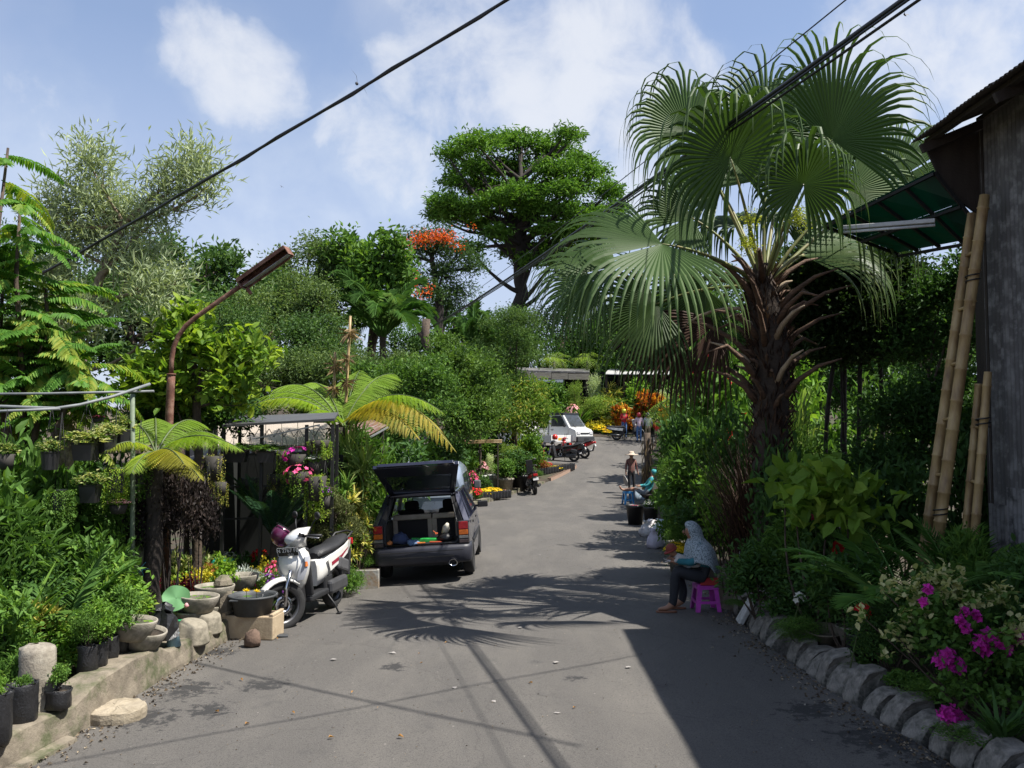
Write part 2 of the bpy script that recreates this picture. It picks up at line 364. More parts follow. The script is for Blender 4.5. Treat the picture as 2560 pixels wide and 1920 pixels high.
# oil and water marks: each spot is a ragged patch
geo_ = t.nodes.new('ShaderNodeTexCoord'); fine_ = tnoise(t, 9, 8, .75); big_ = None
for sx_, sy_, sr_ in ((-3.0, 8.2, .45), (-2.35, 8.35, .34), (-3.05, 7.4, .4), (2.85, 6.9, .55), (3.1, 6.2, .6), (2.55, 7.6, .4), (-3.2, 9.6, .35), (-2.6, 7.6, .3), (-1.2, 9.0, .22), (1.2, 14.5, .4), (-.9, 15.5, .5), (.6, 8.6, .16)):
    vd = t.nodes.new('ShaderNodeVectorMath'); vd.operation = 'DISTANCE'; t.links.new(geo_.outputs['Object'], vd.inputs[0]); vd.inputs[1].default_value = (sx_, sy_, 0)
    mr = t.nodes.new('ShaderNodeMapRange'); t.links.new(vd.outputs['Value'], mr.inputs[0]); mr.inputs[1].default_value = 0; mr.inputs[2].default_value = sr_ * 1.5; mr.inputs[3].default_value = .34; mr.inputs[4].default_value = 0
    if big_ is None: big_ = mr.outputs[0]
    else: mm = t.nodes.new('ShaderNodeMath'); mm.operation = 'MAXIMUM'; t.links.new(big_, mm.inputs[0]); t.links.new(mr.outputs[0], mm.inputs[1]); big_ = mm.outputs[0]
ad_ = t.nodes.new('ShaderNodeMath'); ad_.operation = 'ADD'; t.links.new(big_, ad_.inputs[0]); t.links.new(fine_, ad_.inputs[1])
k = tmix(t, ramp(t, ad_.outputs[0], [(.70, (0, 0, 0)), (.76, (.85, .85, .85))]), k, (.022, .022, .023))
k = tmix(t, ramp(t, tnoise(t, 26, 2, .4), [(.74, (0, 0, 0)), (.78, (.7, .7, .7))]), k, (.30, .28, .25))
k = tmix(t, ramp(t, tnoise(t, 70, 3, .8), [(.36, (.8, .8, .8)), (.47, (0, 0, 0))]), k, (.040, .038, .036))
vc = t.nodes.new('ShaderNodeTexVoronoi'); vc.feature = 'DISTANCE_TO_EDGE'; vc.inputs['Scale'].default_value = .55; wc = t.nodes.new('ShaderNodeTexCoord'); wn_ = t.nodes.new('ShaderNodeTexNoise'); wn_.inputs['Scale'].default_value = 2.2; wn_.inputs['Detail'].default_value = 8; t.links.new(wc.outputs['Object'], wn_.inputs['Vector'])
t.links.new(tmix(t, .35, wc.outputs['Object'], wn_.outputs['Color']), vc.inputs['Vector'])
k = tmix(t, ramp(t, vc.outputs['Distance'], [(0, (.30, .30, .30)), (.005, (0, 0, 0))]), k, (.035, .033, .031))
t.links.new(k, p.inputs['Base Color']); tbump(t, p, tnoise(t, 150, 5, .75), .6, .012)
EARTH = mat('earth_ground', (.13, .095, .062), .95, c2=(.055, .042, .03), scale=1.5, bump=.6, bscale=12)
BED = mat('bed_soil', (.060, .043, .028), .95, c2=(.028, .021, .014), scale=3, bump=.8, bscale=16, c3=(.04, .055, .018), s3=1.3)
def sheet(name, xs_of, ys, z_of, mt, cols, skirt=None):
    V = []; n = len(ys)
    for y in ys:
        a, b = xs_of(y)
        for i in range(cols + 1):
            x = a + (b - a) * i / cols; V.append((x, y, z_of(x, y)))
        if skirt == 'hi': V.append((b + .02, y, gz(b, y) - .06))
        if skirt == 'lo': V.insert(len(V) - cols - 1, (a - .02, y, gz(a, y) - .06))
    if skirt: cols += 1
    c = cols + 1
    F = [(r * c + i, r * c + i + 1, (r + 1) * c + i + 1, (r + 1) * c + i) for r in range(n - 1) for i in range(cols)]
    o = B().add(V, F, smooth=True).build(name, mt); tag(o, None, None, None, 'structure'); return o
ys = list(np.arange(-6, 41, .7)) + [41, 41.2, 41.4, 41.6] + list(np.arange(42.4, 51.1, .8))
sheet('road', lambda y: (xl(y), xr(y)), ys, lambda x, y: gz(x, y) + .006 * math.sin(x * 2.1 + y), ASPH, 26)
gxs = [-500, -150, -60, -30, -16, -10, -7, -5, -4, -3.4, -2.8, -2.2, -1.6, -1, -.5, 0, 1, 2, 3, 4, 5, 7, 10, 16, 30, 60, 150, 500]
gys = [-60, -20, -6] + list(range(0, 66, 2)) + [75, 90, 120, 160, 300, 900]
V = [(x, y, gz(x, y) - .07) for y in gys for x in gxs]; c = len(gxs)
F = [(r * c + i, r * c + i + 1, (r + 1) * c + i + 1, (r + 1) * c + i) for r in range(len(gys) - 1) for i in range(c - 1)]
tag(B().add(V, F, smooth=True).build('ground', EARTH), None, None, None, 'structure')
WALLH = .24
def wallh(y): return .24 + .09 * sstep(7.0, 7.4, y) - .11 * sstep(8.5, 8.75, y)
def lb(x, y): return gz(x, y) + (.20 if y < 10.2 else .20 - .12 * sstep(10.2, 12.5, y)) + .02 * math.sin(3 * x + 2 * y)
o = sheet('planting_bed_left', lambda y: (-30, xl(y) - .15 if y < 10.2 else xl(y) - .03), list(np.arange(2.5, 41, 1.0)), lambda x, y: lb(max(x, -9), y), BED, 18, 'hi')
def rb(x, y): return gz(0, y) + .17 + .015 * math.sin(3 * x + 2 * y)
o = sheet('planting_bed_right', lambda y: (xr(y) + .26, 32), list(np.arange(-4, 50, 1.0)), lambda x, y: rb(x, y), BED, 14, 'lo')
o = sheet('planting_bank', lambda y: (-20, 26), list(np.arange(50.4, 62, 1.4)), lambda x, y: gz(x, y) + .15 * sstep(50.4, 52, y) + .9 * sstep(52, 58, y), BED, 20)

# ---- low concrete wall along the left edge
def along(tabf, y0, y1, step):
    return [np.array((tabf(y), y, 0)) for y in np.arange(y0, y1 + 1e-6, step)]
b = B(); rings = []
for y in np.arange(3.0, 10.25, .16):
    x = xl(y) + .03; hh = wallh(y) + .012 * math.sin(y * 5) + random.uniform(-.006, .006)
    j = lambda q=.006: random.uniform(-q, q)
    rings.append([(x - .26 + j(), y, -.05), (x + .035 + j(), y, -.05), (x + .03 + j(), y, .05), (x + .012 + j(), y, hh * .55), (x + j(), y, hh - .02), (x - .02, y, hh + j()), (x - .13, y, hh + j()), (x - .26, y, hh + j())])
b.loft(rings, smooth=False)
tag(b.build('low_wall', CONC), 'low mossy concrete retaining wall along the left road edge', 'wall')
# broken slab along its foot
b = B(); rings = []
for y in np.arange(5.2, 7.0, .12):
    x = xl(y) + .05; w = .05 + .05 * abs(math.sin(y * 3.1)) + random.uniform(0, .02)
    rings.append([(x - .03, y, -.02), (x + w, y, -.02), (x + w * .9, y, .035 + random.uniform(-.012, .012)), (x - .03, y, .05)])
b.loft(rings, smooth=False); tag(b.build('wall_footing', CONC), 'cracked cement footing strip at the base of the left wall', 'footing')

# ---- kerb on the right: slanted blocks, each its own piece
kerb = thing('stone_kerb', 'row of slanted weathered concrete kerb blocks edging the right bed', 'kerb', (0, 0, 0))
KM = []
for q in range(4):
    b = B(); pr = [(0, -.05), (.005, .03), (.03, .09), (.06, .15), (.085, .20), (.13, .245), (.2, .26), (.32, .25), (.32, -.05)]; ss_ = [0, .012, .03, .012, -.022, -.03, -.012, 0, 0]
    L = .25; rings = []
    for s_ in (-.5, -.44, -.15, .15, .44, .5):
        e = .007 if abs(s_) == .5 else 0
        rings.append([(x + random.uniform(-.003, .003) + (e if x < .2 else 0), s_ * L + ss_[j], z - e + random.uniform(-.003, .003)) for j, (x, z) in enumerate(pr)])
    b.loft(rings, smooth=False); KM.append(b.mesh('kerb_stone', STONE))
y = 4.6; i = 0
while y < 11.6:
    if not (9.25 < y < 9.6):
        dx = xr(y + .1) - xr(y - .1); a = math.atan2(-dx, .2)
        part('kerb_stone', KM[i % 4], kerb, (xr(y) + random.uniform(-.02, .03), y, gz(0, y) + random.uniform(-.02, .015)), (random.uniform(-.05, .05), random.uniform(-.2, .14), a + random.uniform(-.14, .14)), (random.uniform(.85, 1.12), random.uniform(.82, 1.03), random.uniform(.8, 1.08)))
    y += .288 + random.uniform(-.012, .02); i += 1
WHITEP = mat('chipped_white_paint', (.62, .62, .60), .75, c2=(.38, .38, .36), scale=14, bump=.3)
b = B().box((0, 0, .12), (.06, .2, .34), rotm(.1, .5, 0)); tag(b.build('painted_slab', WHITEP, loc=(2.92, 11.0, .03), bevel=.012), 'chipped white painted slab leaning at the kerb beyond the stones', 'slab')
b = B().box((0, 0, .05), (.34, .22, .05), rotm(.2, .55, .3)); tag(b.build('broken_tile', mat('pale_tile', (.45, .44, .42), .7), loc=(3.22, 10.9, .30), bevel=.006), 'pale broken tile lying among leaves behind the right kerb', 'tile')
b = B().lathe([(0.02, -.1), (.26, -.08), (.25, .2), (.20, .42), (.10, .52), (0, .53)], 9, jit=.025, sx=.8, smooth=False)
tag(b.build('boulder', mat('brown_boulder', (.24, .20, .15), .95, c2=(.13, .105, .08), bump=.6, bscale=25), loc=(3.0, 12.1, .02)), 'rough brown boulder beside the pink stool', 'boulder')

# ---- corrugated building on the right
BX = 5.3; BY = 9.7
def corrugated(wid, hgt, pitch=.076, amp=.011, axis='wall', rows=2):
    n = int(wid / pitch * 6) + 1; u = np.linspace(0, wid, n); h = amp * np.sin(u / pitch * 2 * math.pi)
    V = []; 
    for r in range(rows + 1):
        for a_, q in zip(u, h): V.append((q, a_, hgt * r / rows))
    F = np.array([(r * n + i, r * n + i + 1, (r + 1) * n + i + 1, (r + 1) * n + i) for r in range(rows) for i in range(n - 1)])
    return B().add(V, F, smooth=True)
def corrmat(name, c, c2, c3):
    return mat(name, c, .72, .25, c2=c2, scale=2.2, c3=c3, s3=5, stretch=(1, 1, .35), bump=.15, bscale=60)
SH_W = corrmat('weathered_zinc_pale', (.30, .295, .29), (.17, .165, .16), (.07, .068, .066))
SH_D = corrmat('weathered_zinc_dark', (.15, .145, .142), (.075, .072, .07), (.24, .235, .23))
SH_R = corrmat('rusty_roof_zinc', (.10, .085, .072), (.05, .042, .036), (.035, .028, .024))
bld = thing('corrugated_shed', 'tall dark shed clad in weathered corrugated zinc at the right edge', 'shed', (BX, BY, 0))
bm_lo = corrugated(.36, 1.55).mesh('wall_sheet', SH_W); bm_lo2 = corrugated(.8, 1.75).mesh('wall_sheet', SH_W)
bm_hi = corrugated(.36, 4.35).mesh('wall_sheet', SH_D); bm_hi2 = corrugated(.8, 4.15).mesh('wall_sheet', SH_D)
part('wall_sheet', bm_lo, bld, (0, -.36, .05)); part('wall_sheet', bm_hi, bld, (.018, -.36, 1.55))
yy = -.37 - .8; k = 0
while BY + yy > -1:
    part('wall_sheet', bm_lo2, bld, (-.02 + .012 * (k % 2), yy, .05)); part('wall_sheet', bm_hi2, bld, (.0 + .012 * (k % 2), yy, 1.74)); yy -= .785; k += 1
# end wall and timber frame
TIMB = mat('dark_timber', (.05, .038, .03), .85, c2=(.025, .019, .015), scale=6, stretch=(1, 1, .2), bump=.4)
b = B().box((.06, .0, 2.9), (.10, .10, 5.8)); b.build('corner_post', TIMB, bld)
for q in range(3): B().box((.16 + 1.3 * q + .62, .03, 2.9), (1.28, .04, 5.7)).build('end_wall_board', TIMB, bld)
rise = .42
B().prism([(-.60, .06, 5.68), (.08, .06, 5.95), (.08, .06, 4.80), (-.22, .06, 5.02), (-.46, .06, 5.36)], (0, .03, 0)).build('dark_gap_filler', TIMB, bld)  # added dark panel, stands for the shade between roof and canopy
rb_me = None
sh = corrugated(.84, 3.6, .076, .012)
Vv = np.concatenate(sh.v); Vn = np.stack([Vv[:, 2] - .72, Vv[:, 1], Vv[:, 0] + (Vv[:, 2] - .72) * rise], -1)
sh.v = [Vn]; rme = sh.mesh('roof_sheet', SH_R)
yy = .10; k = 0
while BY + yy > -3:
    o = part('roof_sheet', rme, bld, (0, yy - .84, 6.0 + .013 * (k % 2)))
    md = o.modifiers.new('thick', 'SOLIDIFY'); md.thickness = .006
    yy -= .80; k += 1
for q in (-.55, .05, 1.2): B().bar((q, .08, 5.93 + q * rise), (q, -12, 5.93 + q * rise), .07, .05).build('purlin', TIMB, bld)
for q in range(8): B().bar((-.68, -.05 - 1.5 * q, 5.86 - .68 * rise), (1.5, -.05 - 1.5 * q, 5.86 + 1.5 * rise), .05, .1).build('rafter', TIMB, bld)
# green see-through canopy beyond the shed
m, t, p, o = newmat('green_plastic_sheet'); GRNP = m; sp(p, rough=.35); p.inputs['Base Color'].default_value = (.006, .07, .045, 1)
tr = t.nodes.new('ShaderNodeBsdfTranslucent'); tr.inputs[0].default_value = (.004, .075, .05, 1); mxs = t.nodes.new('ShaderNodeMixShader'); mxs.inputs[0].default_value = .55
t.links.new(p.outputs[0], mxs.inputs[1]); t.links.new(tr.outputs[0], mxs.inputs[2]); t.links.new(mxs.outputs[0], o.inputs[0])
cA, cB2, cC, cD = W(2060, 560, 11.0), W(2335, 425, 9.75), W(2470, 590, 9.72), W(2245, 632, 11.3)
can = thing('green_canopy', 'dark green see-through plastic canopy on a black frame beside the shed', 'canopy', tuple(cD))
def rel(q): return np.array(q) - np.array(cD)
quad = [rel(cA), rel(cB2), rel(cC), rel(cD)]
n_ = nrm(np.cross(quad[1] - quad[0], quad[3] - quad[0]))
def bil(u, v): return (quad[0] * (1 - u) + quad[1] * u) * (1 - v) + (quad[3] * (1 - u) + quad[2] * u) * v
for i in range(4):
    for j in range(2):
        u0, u1, v0, v1 = i / 4 + .004, (i + 1) / 4 - .004, j / 2 + .004, (j + 1) / 2 - .004
        b = B().prism([bil(u0, v0), bil(u1, v0), bil(u1, v1), bil(u0, v1)], n_ * .006); b.build('plastic_panel', GRNP, can)
MBLK = mat('black_steel', (.02, .02, .021), .5, .4)
for i in range(5): B().bar(bil(i / 4, 0) - n_ * .03, bil(i / 4, 1) - n_ * .03, .035).build('frame_bar', MBLK, can)
for j in range(3): B().bar(bil(0, j / 2) - n_ * .055, bil(1, j / 2) - n_ * .055, .035).build('frame_bar', MBLK, can)
lf_ = thing('strip_light', 'white tube light fitting hung under the green canopy', 'light', tuple(W(2225, 560, 10.2)))
a_, b_ = np.array(W(2108, 570, 10.4)) - np.array(lf_.location), np.array(W(2338, 552, 9.9)) - np.array(lf_.location)
B().bar(a_, b_, .07, .05).build('fitting', mat('fitting_white', (.55, .56, .55), .5), lf_, bevel=.008)
B().tube([a_ + (0, 0, -.05), b_ + (0, 0, -.05)], .018, 8).build('tube', mat('tube_glass', (.7, .72, .74), .25), lf_)
# added hut, raised and roofed to shade the canopy and darken the gap
bw = thing('filler_hut', 'dark timber hut added as shade filler behind the bamboo ladder', 'hut', (6.15, 9.8, 0))
for q in range(4): B().box((.0, .2 + q * .41, 2.75), (.05, .40, 5.5 - .1 * (q % 2))).build('plank', TIMB, bw)
B().box((.75, .9, 5.75), (1.9, 2.0, .06), rotm(0, -.3, 0)).build('roof', SH_D, bw)
b = B().box((-.06, .7, .75), (.06, 1.2, 1.5)); b.build('cement_panel', mat('grey_cement', (.22, .22, .21), .9, bump=.2), bw)
# bamboo ladder
m, t, p, o = newmat('old_bamboo'); BAMB = m; sp(p, rough=.5)
k = ramp(t, tnoise(t, 5, 5, .6, stretch=(2, 2, .6)), [(.3, (.17, .10, .045)), (.55, (.36, .25, .11)), (.75, (.46, .35, .17))]); t.links.new(k, p.inputs['Base Color'])
def bamboo(bb, a, b2, r, node=.34):
    a = np.array(a, float); b2 = np.array(b2, float); L = np.linalg.norm(b2 - a); P = []; rr = []; s_ = 0.0
    while s_ < L:
        q = a + (b2 - a) * s_ / L; d_ = (b2 - a) / L
        P += [q - d_ * .012, q, q + d_ * .012]; rr += [r * .98, r * 1.16, r * .98]; s_ += node * random.uniform(.9, 1.1)
    P.append(b2); rr.append(r * .9); bb.tube(P, np.array(rr) * np.linspace(1, .85, len(rr)), 10)
def ladder(label, base, top, off, r, n):
    base = np.array(base, float); top = np.array(top, float)
    th = thing('bamboo_ladder', label, 'ladder', tuple(base))
    for s_, rr in ((0, r), (1, r * .9)):
        b = B(); bamboo(b, np.array(off) * s_, top - base + np.array(off) * s_ - (0, 0, .12 * s_), rr); b.build('rail', BAMB, th)
    for i in range(n):
        q = (top - base) * (i + 1) / (n + 1); b = B().tube([q - np.array(off) * .25, q + np.array(off) * 1.25], .02, 8); b.build('rung', BAMB, th)
    for i in (.28, .8):
        q = (top - base) * i; B().tube([q + np.array((.07 * math.cos(a), .07 * math.sin(a), .05 * a / 6)) for a in np.linspace(0, 12, 24)], .008, 5).build('lashing', BLKPL, th)
t_ = W(2462, 488, 9.2); ladder('tall thick bamboo ladder leaning steeply against the zinc shed', (W(2300, 1300, 9.25).x, 9.25, .15), t_, (-.02, .23, -.02), .066, 7)
t_ = W(2470, 930, 9.05); ladder('short bamboo ladder leaning right against the lower zinc wall', (W(2405, 1330, 9.05).x, 9.05, .15), t_, (-.01, .17, 0), .05, 4)

# ---- overhead wires
CAB = mat('black_cable', (.012, .012, .014), .5)
def sag(a, b2, s_, n=26):
    a = np.array(a); b2 = np.array(b2); T = np.linspace(0, 1, n)[:, None]
    P = a + (b2 - a) * T; P[:, 2] -= s_ * 4 * (T * (1 - T))[:, 0]; return P
w1a = np.array(W(1220, 0, 8.6)); w1b = np.array(W(106, 684, 12.1)); dlt = (w1a - w1b)
P = sag(w1b, w1a + dlt * .9, .12)
b = B().tube(P, .017, 6)
b.tube(P + np.stack([.016 * np.sin(np.arange(len(P)) * 2.2), 0 * P[:, 0], .018 * np.cos(np.arange(len(P)) * 2.2)], -1), .015, 6)
tag(b.build('twisted_cable', CAB), 'thick twisted black cable crossing the sky over the lamp', 'cable')
w2a = np.array(W(2089, 45, 8.3)); w2b = np.array(W(1050, 832, 45)); dl = w2a - w2b
wires = []
for i, (off, r, lab) in enumerate((((0, 0, 0), .026, 'thickest black cable of the bundle passing the fan palm'), ((.03, 0, -.04), .014, 'thin lower cable of the bundle beside the fan palm'),
                   ((-.04, 0, .03), .012, 'thin upper cable of the bundle by the fan palm'), ((-.22, 0, .42), .007, 'single thin wire above the cable bundle by the palm'))):
    P = sag(w2b + np.array(off) * .6, w2a + dl * .45 + np.array(off), .35 + .05 * i, 36)
    tag(B().tube(P, r, 6).build('overhead_cable', CAB), lab, 'cable', 'cables crossing above the palm')
P = sag(w2b, W(650, 990, 80), .3, 10); tag(B().tube(P, .03, 5).build('far_cable', CAB), 'far run of black cable dropping behind the trees', 'cable')
# a line that hangs across behind the viewpoint; its shadow crosses the road
P = sag((-4.0, 2.6, 6.6), (6.6, 9.3, 6.9), .1, 20); tag(B().tube(P, .011, 5).build('service_wire', CAB), 'service wire overhead whose faint shadow crosses the road', 'cable')

# ---- rusty street lamp
RUST = mat('rusty_steel', (.19, .085, .055), .8, .2, c2=(.10, .042, .03), scale=12, c3=(.26, .15, .11), s3=9, bump=.25)
L0 = np.array((W(421, 1100, 11).x, 11, 0.0)); lamp = thing('street_lamp', 'rusty curved street lamp post with a slanted trough head', 'street lamp', tuple(L0))
def wl(px, py, d=11): return np.array(W(px, py, d)) - L0
B().tube([(0, 0, 0), wl(421, 1100), wl(427, 960), wl(428, 938)], .050, 14).build('lower_post', RUST, lamp)
B().tube([wl(428, 938), wl(428, 934)], .058, 14).build('collar', RUST, lamp)
ctr = [wl(428, 940), wl(429, 900), wl(434, 868), wl(446, 840), wl(464, 815), wl(490, 793), wl(540, 758), wl(580, 730), wl(622, 702)]
b = B().tube(ctr, .030, 12); b.build('curved_arm', RUST, lamp)
h0, h1 = wl(612, 724, 11), wl(730, 640, 10.9); ax = nrm(h1 - h0); sd = np.array((0, -1.0, 0)); sd = nrm(sd - ax * np.dot(sd, ax)); upv = np.cross(sd, ax)
upv = upv if upv[2] > 0 else -upv
hh = B(); Lh = np.linalg.norm(h1 - h0)
M_ = np.stack([ax, sd, upv], 1)
cc = (h0 + h1) / 2 + upv * .06
# open trough: top plate, back, two ends, slanted front lip
def hb(c, s_, nm, mt=RUST): B().box(cc + M_ @ np.array(c), s_, M_).build(nm, mt, lamp, bevel=.004)
hb((0, 0, .085), (Lh, .19, .012), 'head_top'); hb((0, -.093, .015), (Lh, .012, .13), 'head_side')
hb((Lh / 2, 0, .02), (.012, .185, .12), 'head_end'); hb((-Lh / 2, 0, .02), (.012, .185, .12), 'head_end')
hb((0, .088, .065), (Lh, .012, .045), 'head_lip'); hb((0, -.02, -.02), (Lh * .95, .12, .012), 'reflector', mat('reflector_grey', (.30, .33, .36), .45, .3, c3=(.2, .11, .08), s3=6))
hb((-Lh / 2 + .03, -.02, -.1), (.04, .04, .1), 'bracket')

# ---- pipe rack for hanging pots (left)
PIPE = mat('grey_pvc_pipe', (.20, .215, .22), .6, c2=(.13, .14, .145)); GPOST = mat('pale_green_post', (.16, .20, .135), .7, c2=(.10, .13, .085), scale=20)
rk0 = W(332, 1440, 9.7); rack = thing('hanging_rack', 'grey pipe rack on a pale green post above the left bed', 'rack', (rk0.x, 9.7, .2))
ro = np.array(rack.location)
def rw(px, py, d): return np.array(W(px, py, d)) - ro
B().tube([(0, 0, 0), rw(332, 1200, 9.7), rw(331, 985, 9.7)], .026, 10).build('post', GPOST, rack)
B().tube([rw(-160, 986, 9.4), rw(120, 984, 9.6), rw(385, 978, 9.75)], .014, 8).build('rail', PIPE, rack)
B().tube([rw(-160, 1012, 9.0), rw(0, 1016, 9.0), rw(140, 1021, 9.05), rw(200, 1012, 9.2), rw(280, 992, 9.45), rw(375, 960, 9.8)], .017, 8).build('curved_rail', PIPE, rack)
B().tube([rw(-160, 1030, 8.9), rw(0, 1028, 8.9), rw(150, 1022, 9.0)], .014, 8).build('rail', PIPE, rack)
B().tube([rw(-160, 1440, 9.2) * (1, 1, 0), rw(-160, 970, 9.2)], .026, 8).build('post', GPOST, rack)

# ---- shade stand with flat black roof
DARKM = mat('black_painted_steel', (.018, .018, .018), .55)
ss = thing('shade_stand', 'black steel plant stand with a flat dark roof behind the scooter', 'shade stand', (X(700, 13.2), 13.2, 0)); so = np.array(ss.location)
def sw(px, py, d): return np.array(W(px, py, d)) - so
rA, rB_, rC, rD = sw(556, 1068, 12.6), sw(836, 1052, 12.6), sw(846, 1036, 14.2), sw(590, 1046, 14.2)
B().prism([rA, rB_, rC, rD], (0, 0, .035)).build('roof', mat('dark_roof_felt', (.075, .075, .078), .6, c2=(.05, .05, .052), bump=.2), ss)
for px, d in ((560, 12.7), (655, 12.7), (767, 12.7), (832, 12.75), (843, 14.1), (600, 14.1)):
    q = sw(px, 1062, d); B().bar((q[0], q[1], -.02), (q[0], q[1], q[2]), .045).build('post', DARKM, ss)
for py, d in ((1130, 12.8), (1210, 12.9), (1290, 13.1)):
    B().bar(sw(556, py + 8, d), sw(838, py, d), .03).build('rail', DARKM, ss)
b = B()
for i in range(22):   # zigzag trim under the roof edge
    b.bar(sw(560 + i * 12.5, 1072 if i % 2 else 1092, 12.7), sw(560 + (i + 1) * 12.5, 1092 if i % 2 else 1072, 12.7), .008)
b.build('zigzag_trim', DARKM, ss)
B().bar(sw(640, 1096, 12.6), sw(800, 1062, 12.5), .02).build('brace', PIPE, ss)
m, t, p, o = newmat('shade_net'); sp(p, rough=.9); p.inputs['Base Color'].default_value = (.006, .008, .007, 1); NET = m
b = B().box(sw(700, 1240, 14.6) * (1, 1, 0) + (0, 0, 1.0), (2.1, .03, 2.0)); b.build('net_screen', NET, ss)
b = B().box(sw(575, 1240, 13.6) * (1, 1, 0) + (-.2, 0, 1.0), (.03, 2.0, 2.0)); b.build('net_screen', NET, ss)
# thatch roof behind, rusty roof to the right
THATCH = mat('grey_thatch', (.46, .40, .33), .95, c2=(.22, .18, .14), scale=20, stretch=(6, 1, 1), bump=.8, bscale=25)
th = thing('thatched_hut', 'low hut with a pale grey thatch roof behind the black stand', 'hut', (X(690, 16.5), 16.5, 0)); to = np.array(th.location)
def tw(px, py, d): return np.array(W(px, py, d)) - to
for i in range(8):
    u0, u1 = 545 + i * 40, 545 + (i + 1) * 40 - 1.5
    B().prism([tw(u0, 1124, 15.8), tw(u1, 1124, 15.8), tw(u1, 1066, 17.6), tw(u0, 1066, 17.6)], (0, 0, .07 + .01 * (i % 3))).build('thatch_bundle', THATCH, th)
for px in (560, 850): B().bar(tw(px, 1120, 16) * (1, 1, 0), tw(px, 1118, 16), .1).build('post', TIMB, th)
ru = thing('rusty_lean_to', 'low lean-to with a red rusty zinc roof right of the stand', 'shelter', (X(900, 18), 18, 0)); uo = np.array(ru.location)
def uw(px, py, d): return np.array(W(px, py, d)) - uo
RZ = mat('red_rust_zinc', (.20, .085, .06), .85, c2=(.12, .05, .04), scale=6, c3=(.30, .24, .21), s3=5, bump=.2)
for i in range(4):
    f0, f1 = i / 4, (i + 1) / 4 - .006
    a0 = uw(852, 1128, 16.8); a1 = uw(968, 1064, 17.2); d0 = uw(850, 1070, 19.5); d1 = uw(930, 1050, 19.5)
    B().prism([a0 + (a1 - a0) * f0, a0 + (a1 - a0) * f1, d0 + (d1 - d0) * f1, d0 + (d1 - d0) * f0], (0, 0, .012)).build('roof_sheet', RZ, ru)
B().bar(uw(852, 1134, 16.75), uw(970, 1068, 17.15), .05, .03).build('edge_trim', mat('galv_edge', (.42, .43, .44), .5, .5), ru)
for px, py, d in ((862, 1128, 16.9), (955, 1075, 17.3)): q = uw(px, py, d); B().bar((q[0], q[1], 0), q, .07).build('post', TIMB, ru)
# far stalls with flat roofs
WOOD = mat('grey_old_wood', (.30, .27, .23), .9, c2=(.14, .12, .10), scale=4, stretch=(.5, 3, 6), bump=.4)
st = thing('wooden_stall', 'far wooden stall with a weathered plank fascia above the truck', 'stall', (X(1390, 56), 56, gz(3, 56) + .8)); sto = np.array(st.location)
def fw(px, py, d): return np.array(W(px, py, d)) - sto
for (a, b2, t0, t1) in ((1290, 1325, 929, 945), (1326, 1378, 931, 946), (1379, 1420, 933, 948), (1421, 1474, 934, 949)):
    B().prism([fw(a, t1, 54), fw(b2, t1, 54), fw(b2, t0, 54), fw(a, t0, 54)], (0, .12, 0)).build('fascia_board', WOOD, st)
for (a, b2, t0, t1) in ((1292, 1350, 947, 955), (1351, 1408, 949, 956)):
    B().prism([fw(a, t1, 53.9), fw(b2, t1, 53.9), fw(b2, t0, 53.9), fw(a, t0, 53.9)], (0, .05, 0)).build('zinc_strip', mat('blue_grey_zinc', (.42, .46, .52), .5, .3), st)
B().prism([fw(1288, 929, 54.2), fw(1474, 933, 54.2), fw(1474, 926, 59), fw(1288, 922, 59)], (0, 0, .1)).build('roof', SH_D, st)
for px in (1296, 1350, 1410, 1468): q = fw(px, 945, 54.4); B().bar((q[0], q[1], -1), q, .14).build('post', TIMB, st)
B().box(fw(1385, 990, 58) * (1, 1, 0) + (0, 0, 1.2), (6, .1, 3)).build('back_screen', NET, st)
st = thing('zinc_roof_stall', 'far open stall with a pale sunlit zinc roof behind the riders', 'stall', (X(1640, 56), 56, gz(3, 56) + .8)); sto = np.array(st.location)
for i in range(6):
    a, b2 = 1512 + i * 41, 1512 + (i + 1) * 41 - 1
    B().prism([fw(a, 936, 53), fw(b2, 937, 53), fw(b2 + 4, 924, 57.5), fw(a + 10, 924, 57.5)], (0, 0, .04)).build('roof_sheet', mat('pale_zinc', (.52, .52, .50), .55, .3, c2=(.40, .39, .37), scale=3), st)
for px in (1516, 1560, 1625, 1690, 1750): q = fw(px, 938, 53.3); B().bar((q[0], q[1], -1), q, .12).build('post', TIMB, st)
B().box(fw(1640, 990, 57) * (1, 1, 0) + (0, 0, 1.2), (7.5, .1, 3)).build('back_screen', NET, st)
B().prism([fw(1708, 952, 52.8), fw(1752, 952, 52.8), fw(1752, 936, 52.8), fw(1708, 936, 52.8)], (0, .06, 0)).build('sign_board', mat('bluish_white_board', (.6, .64, .7), .5), st)
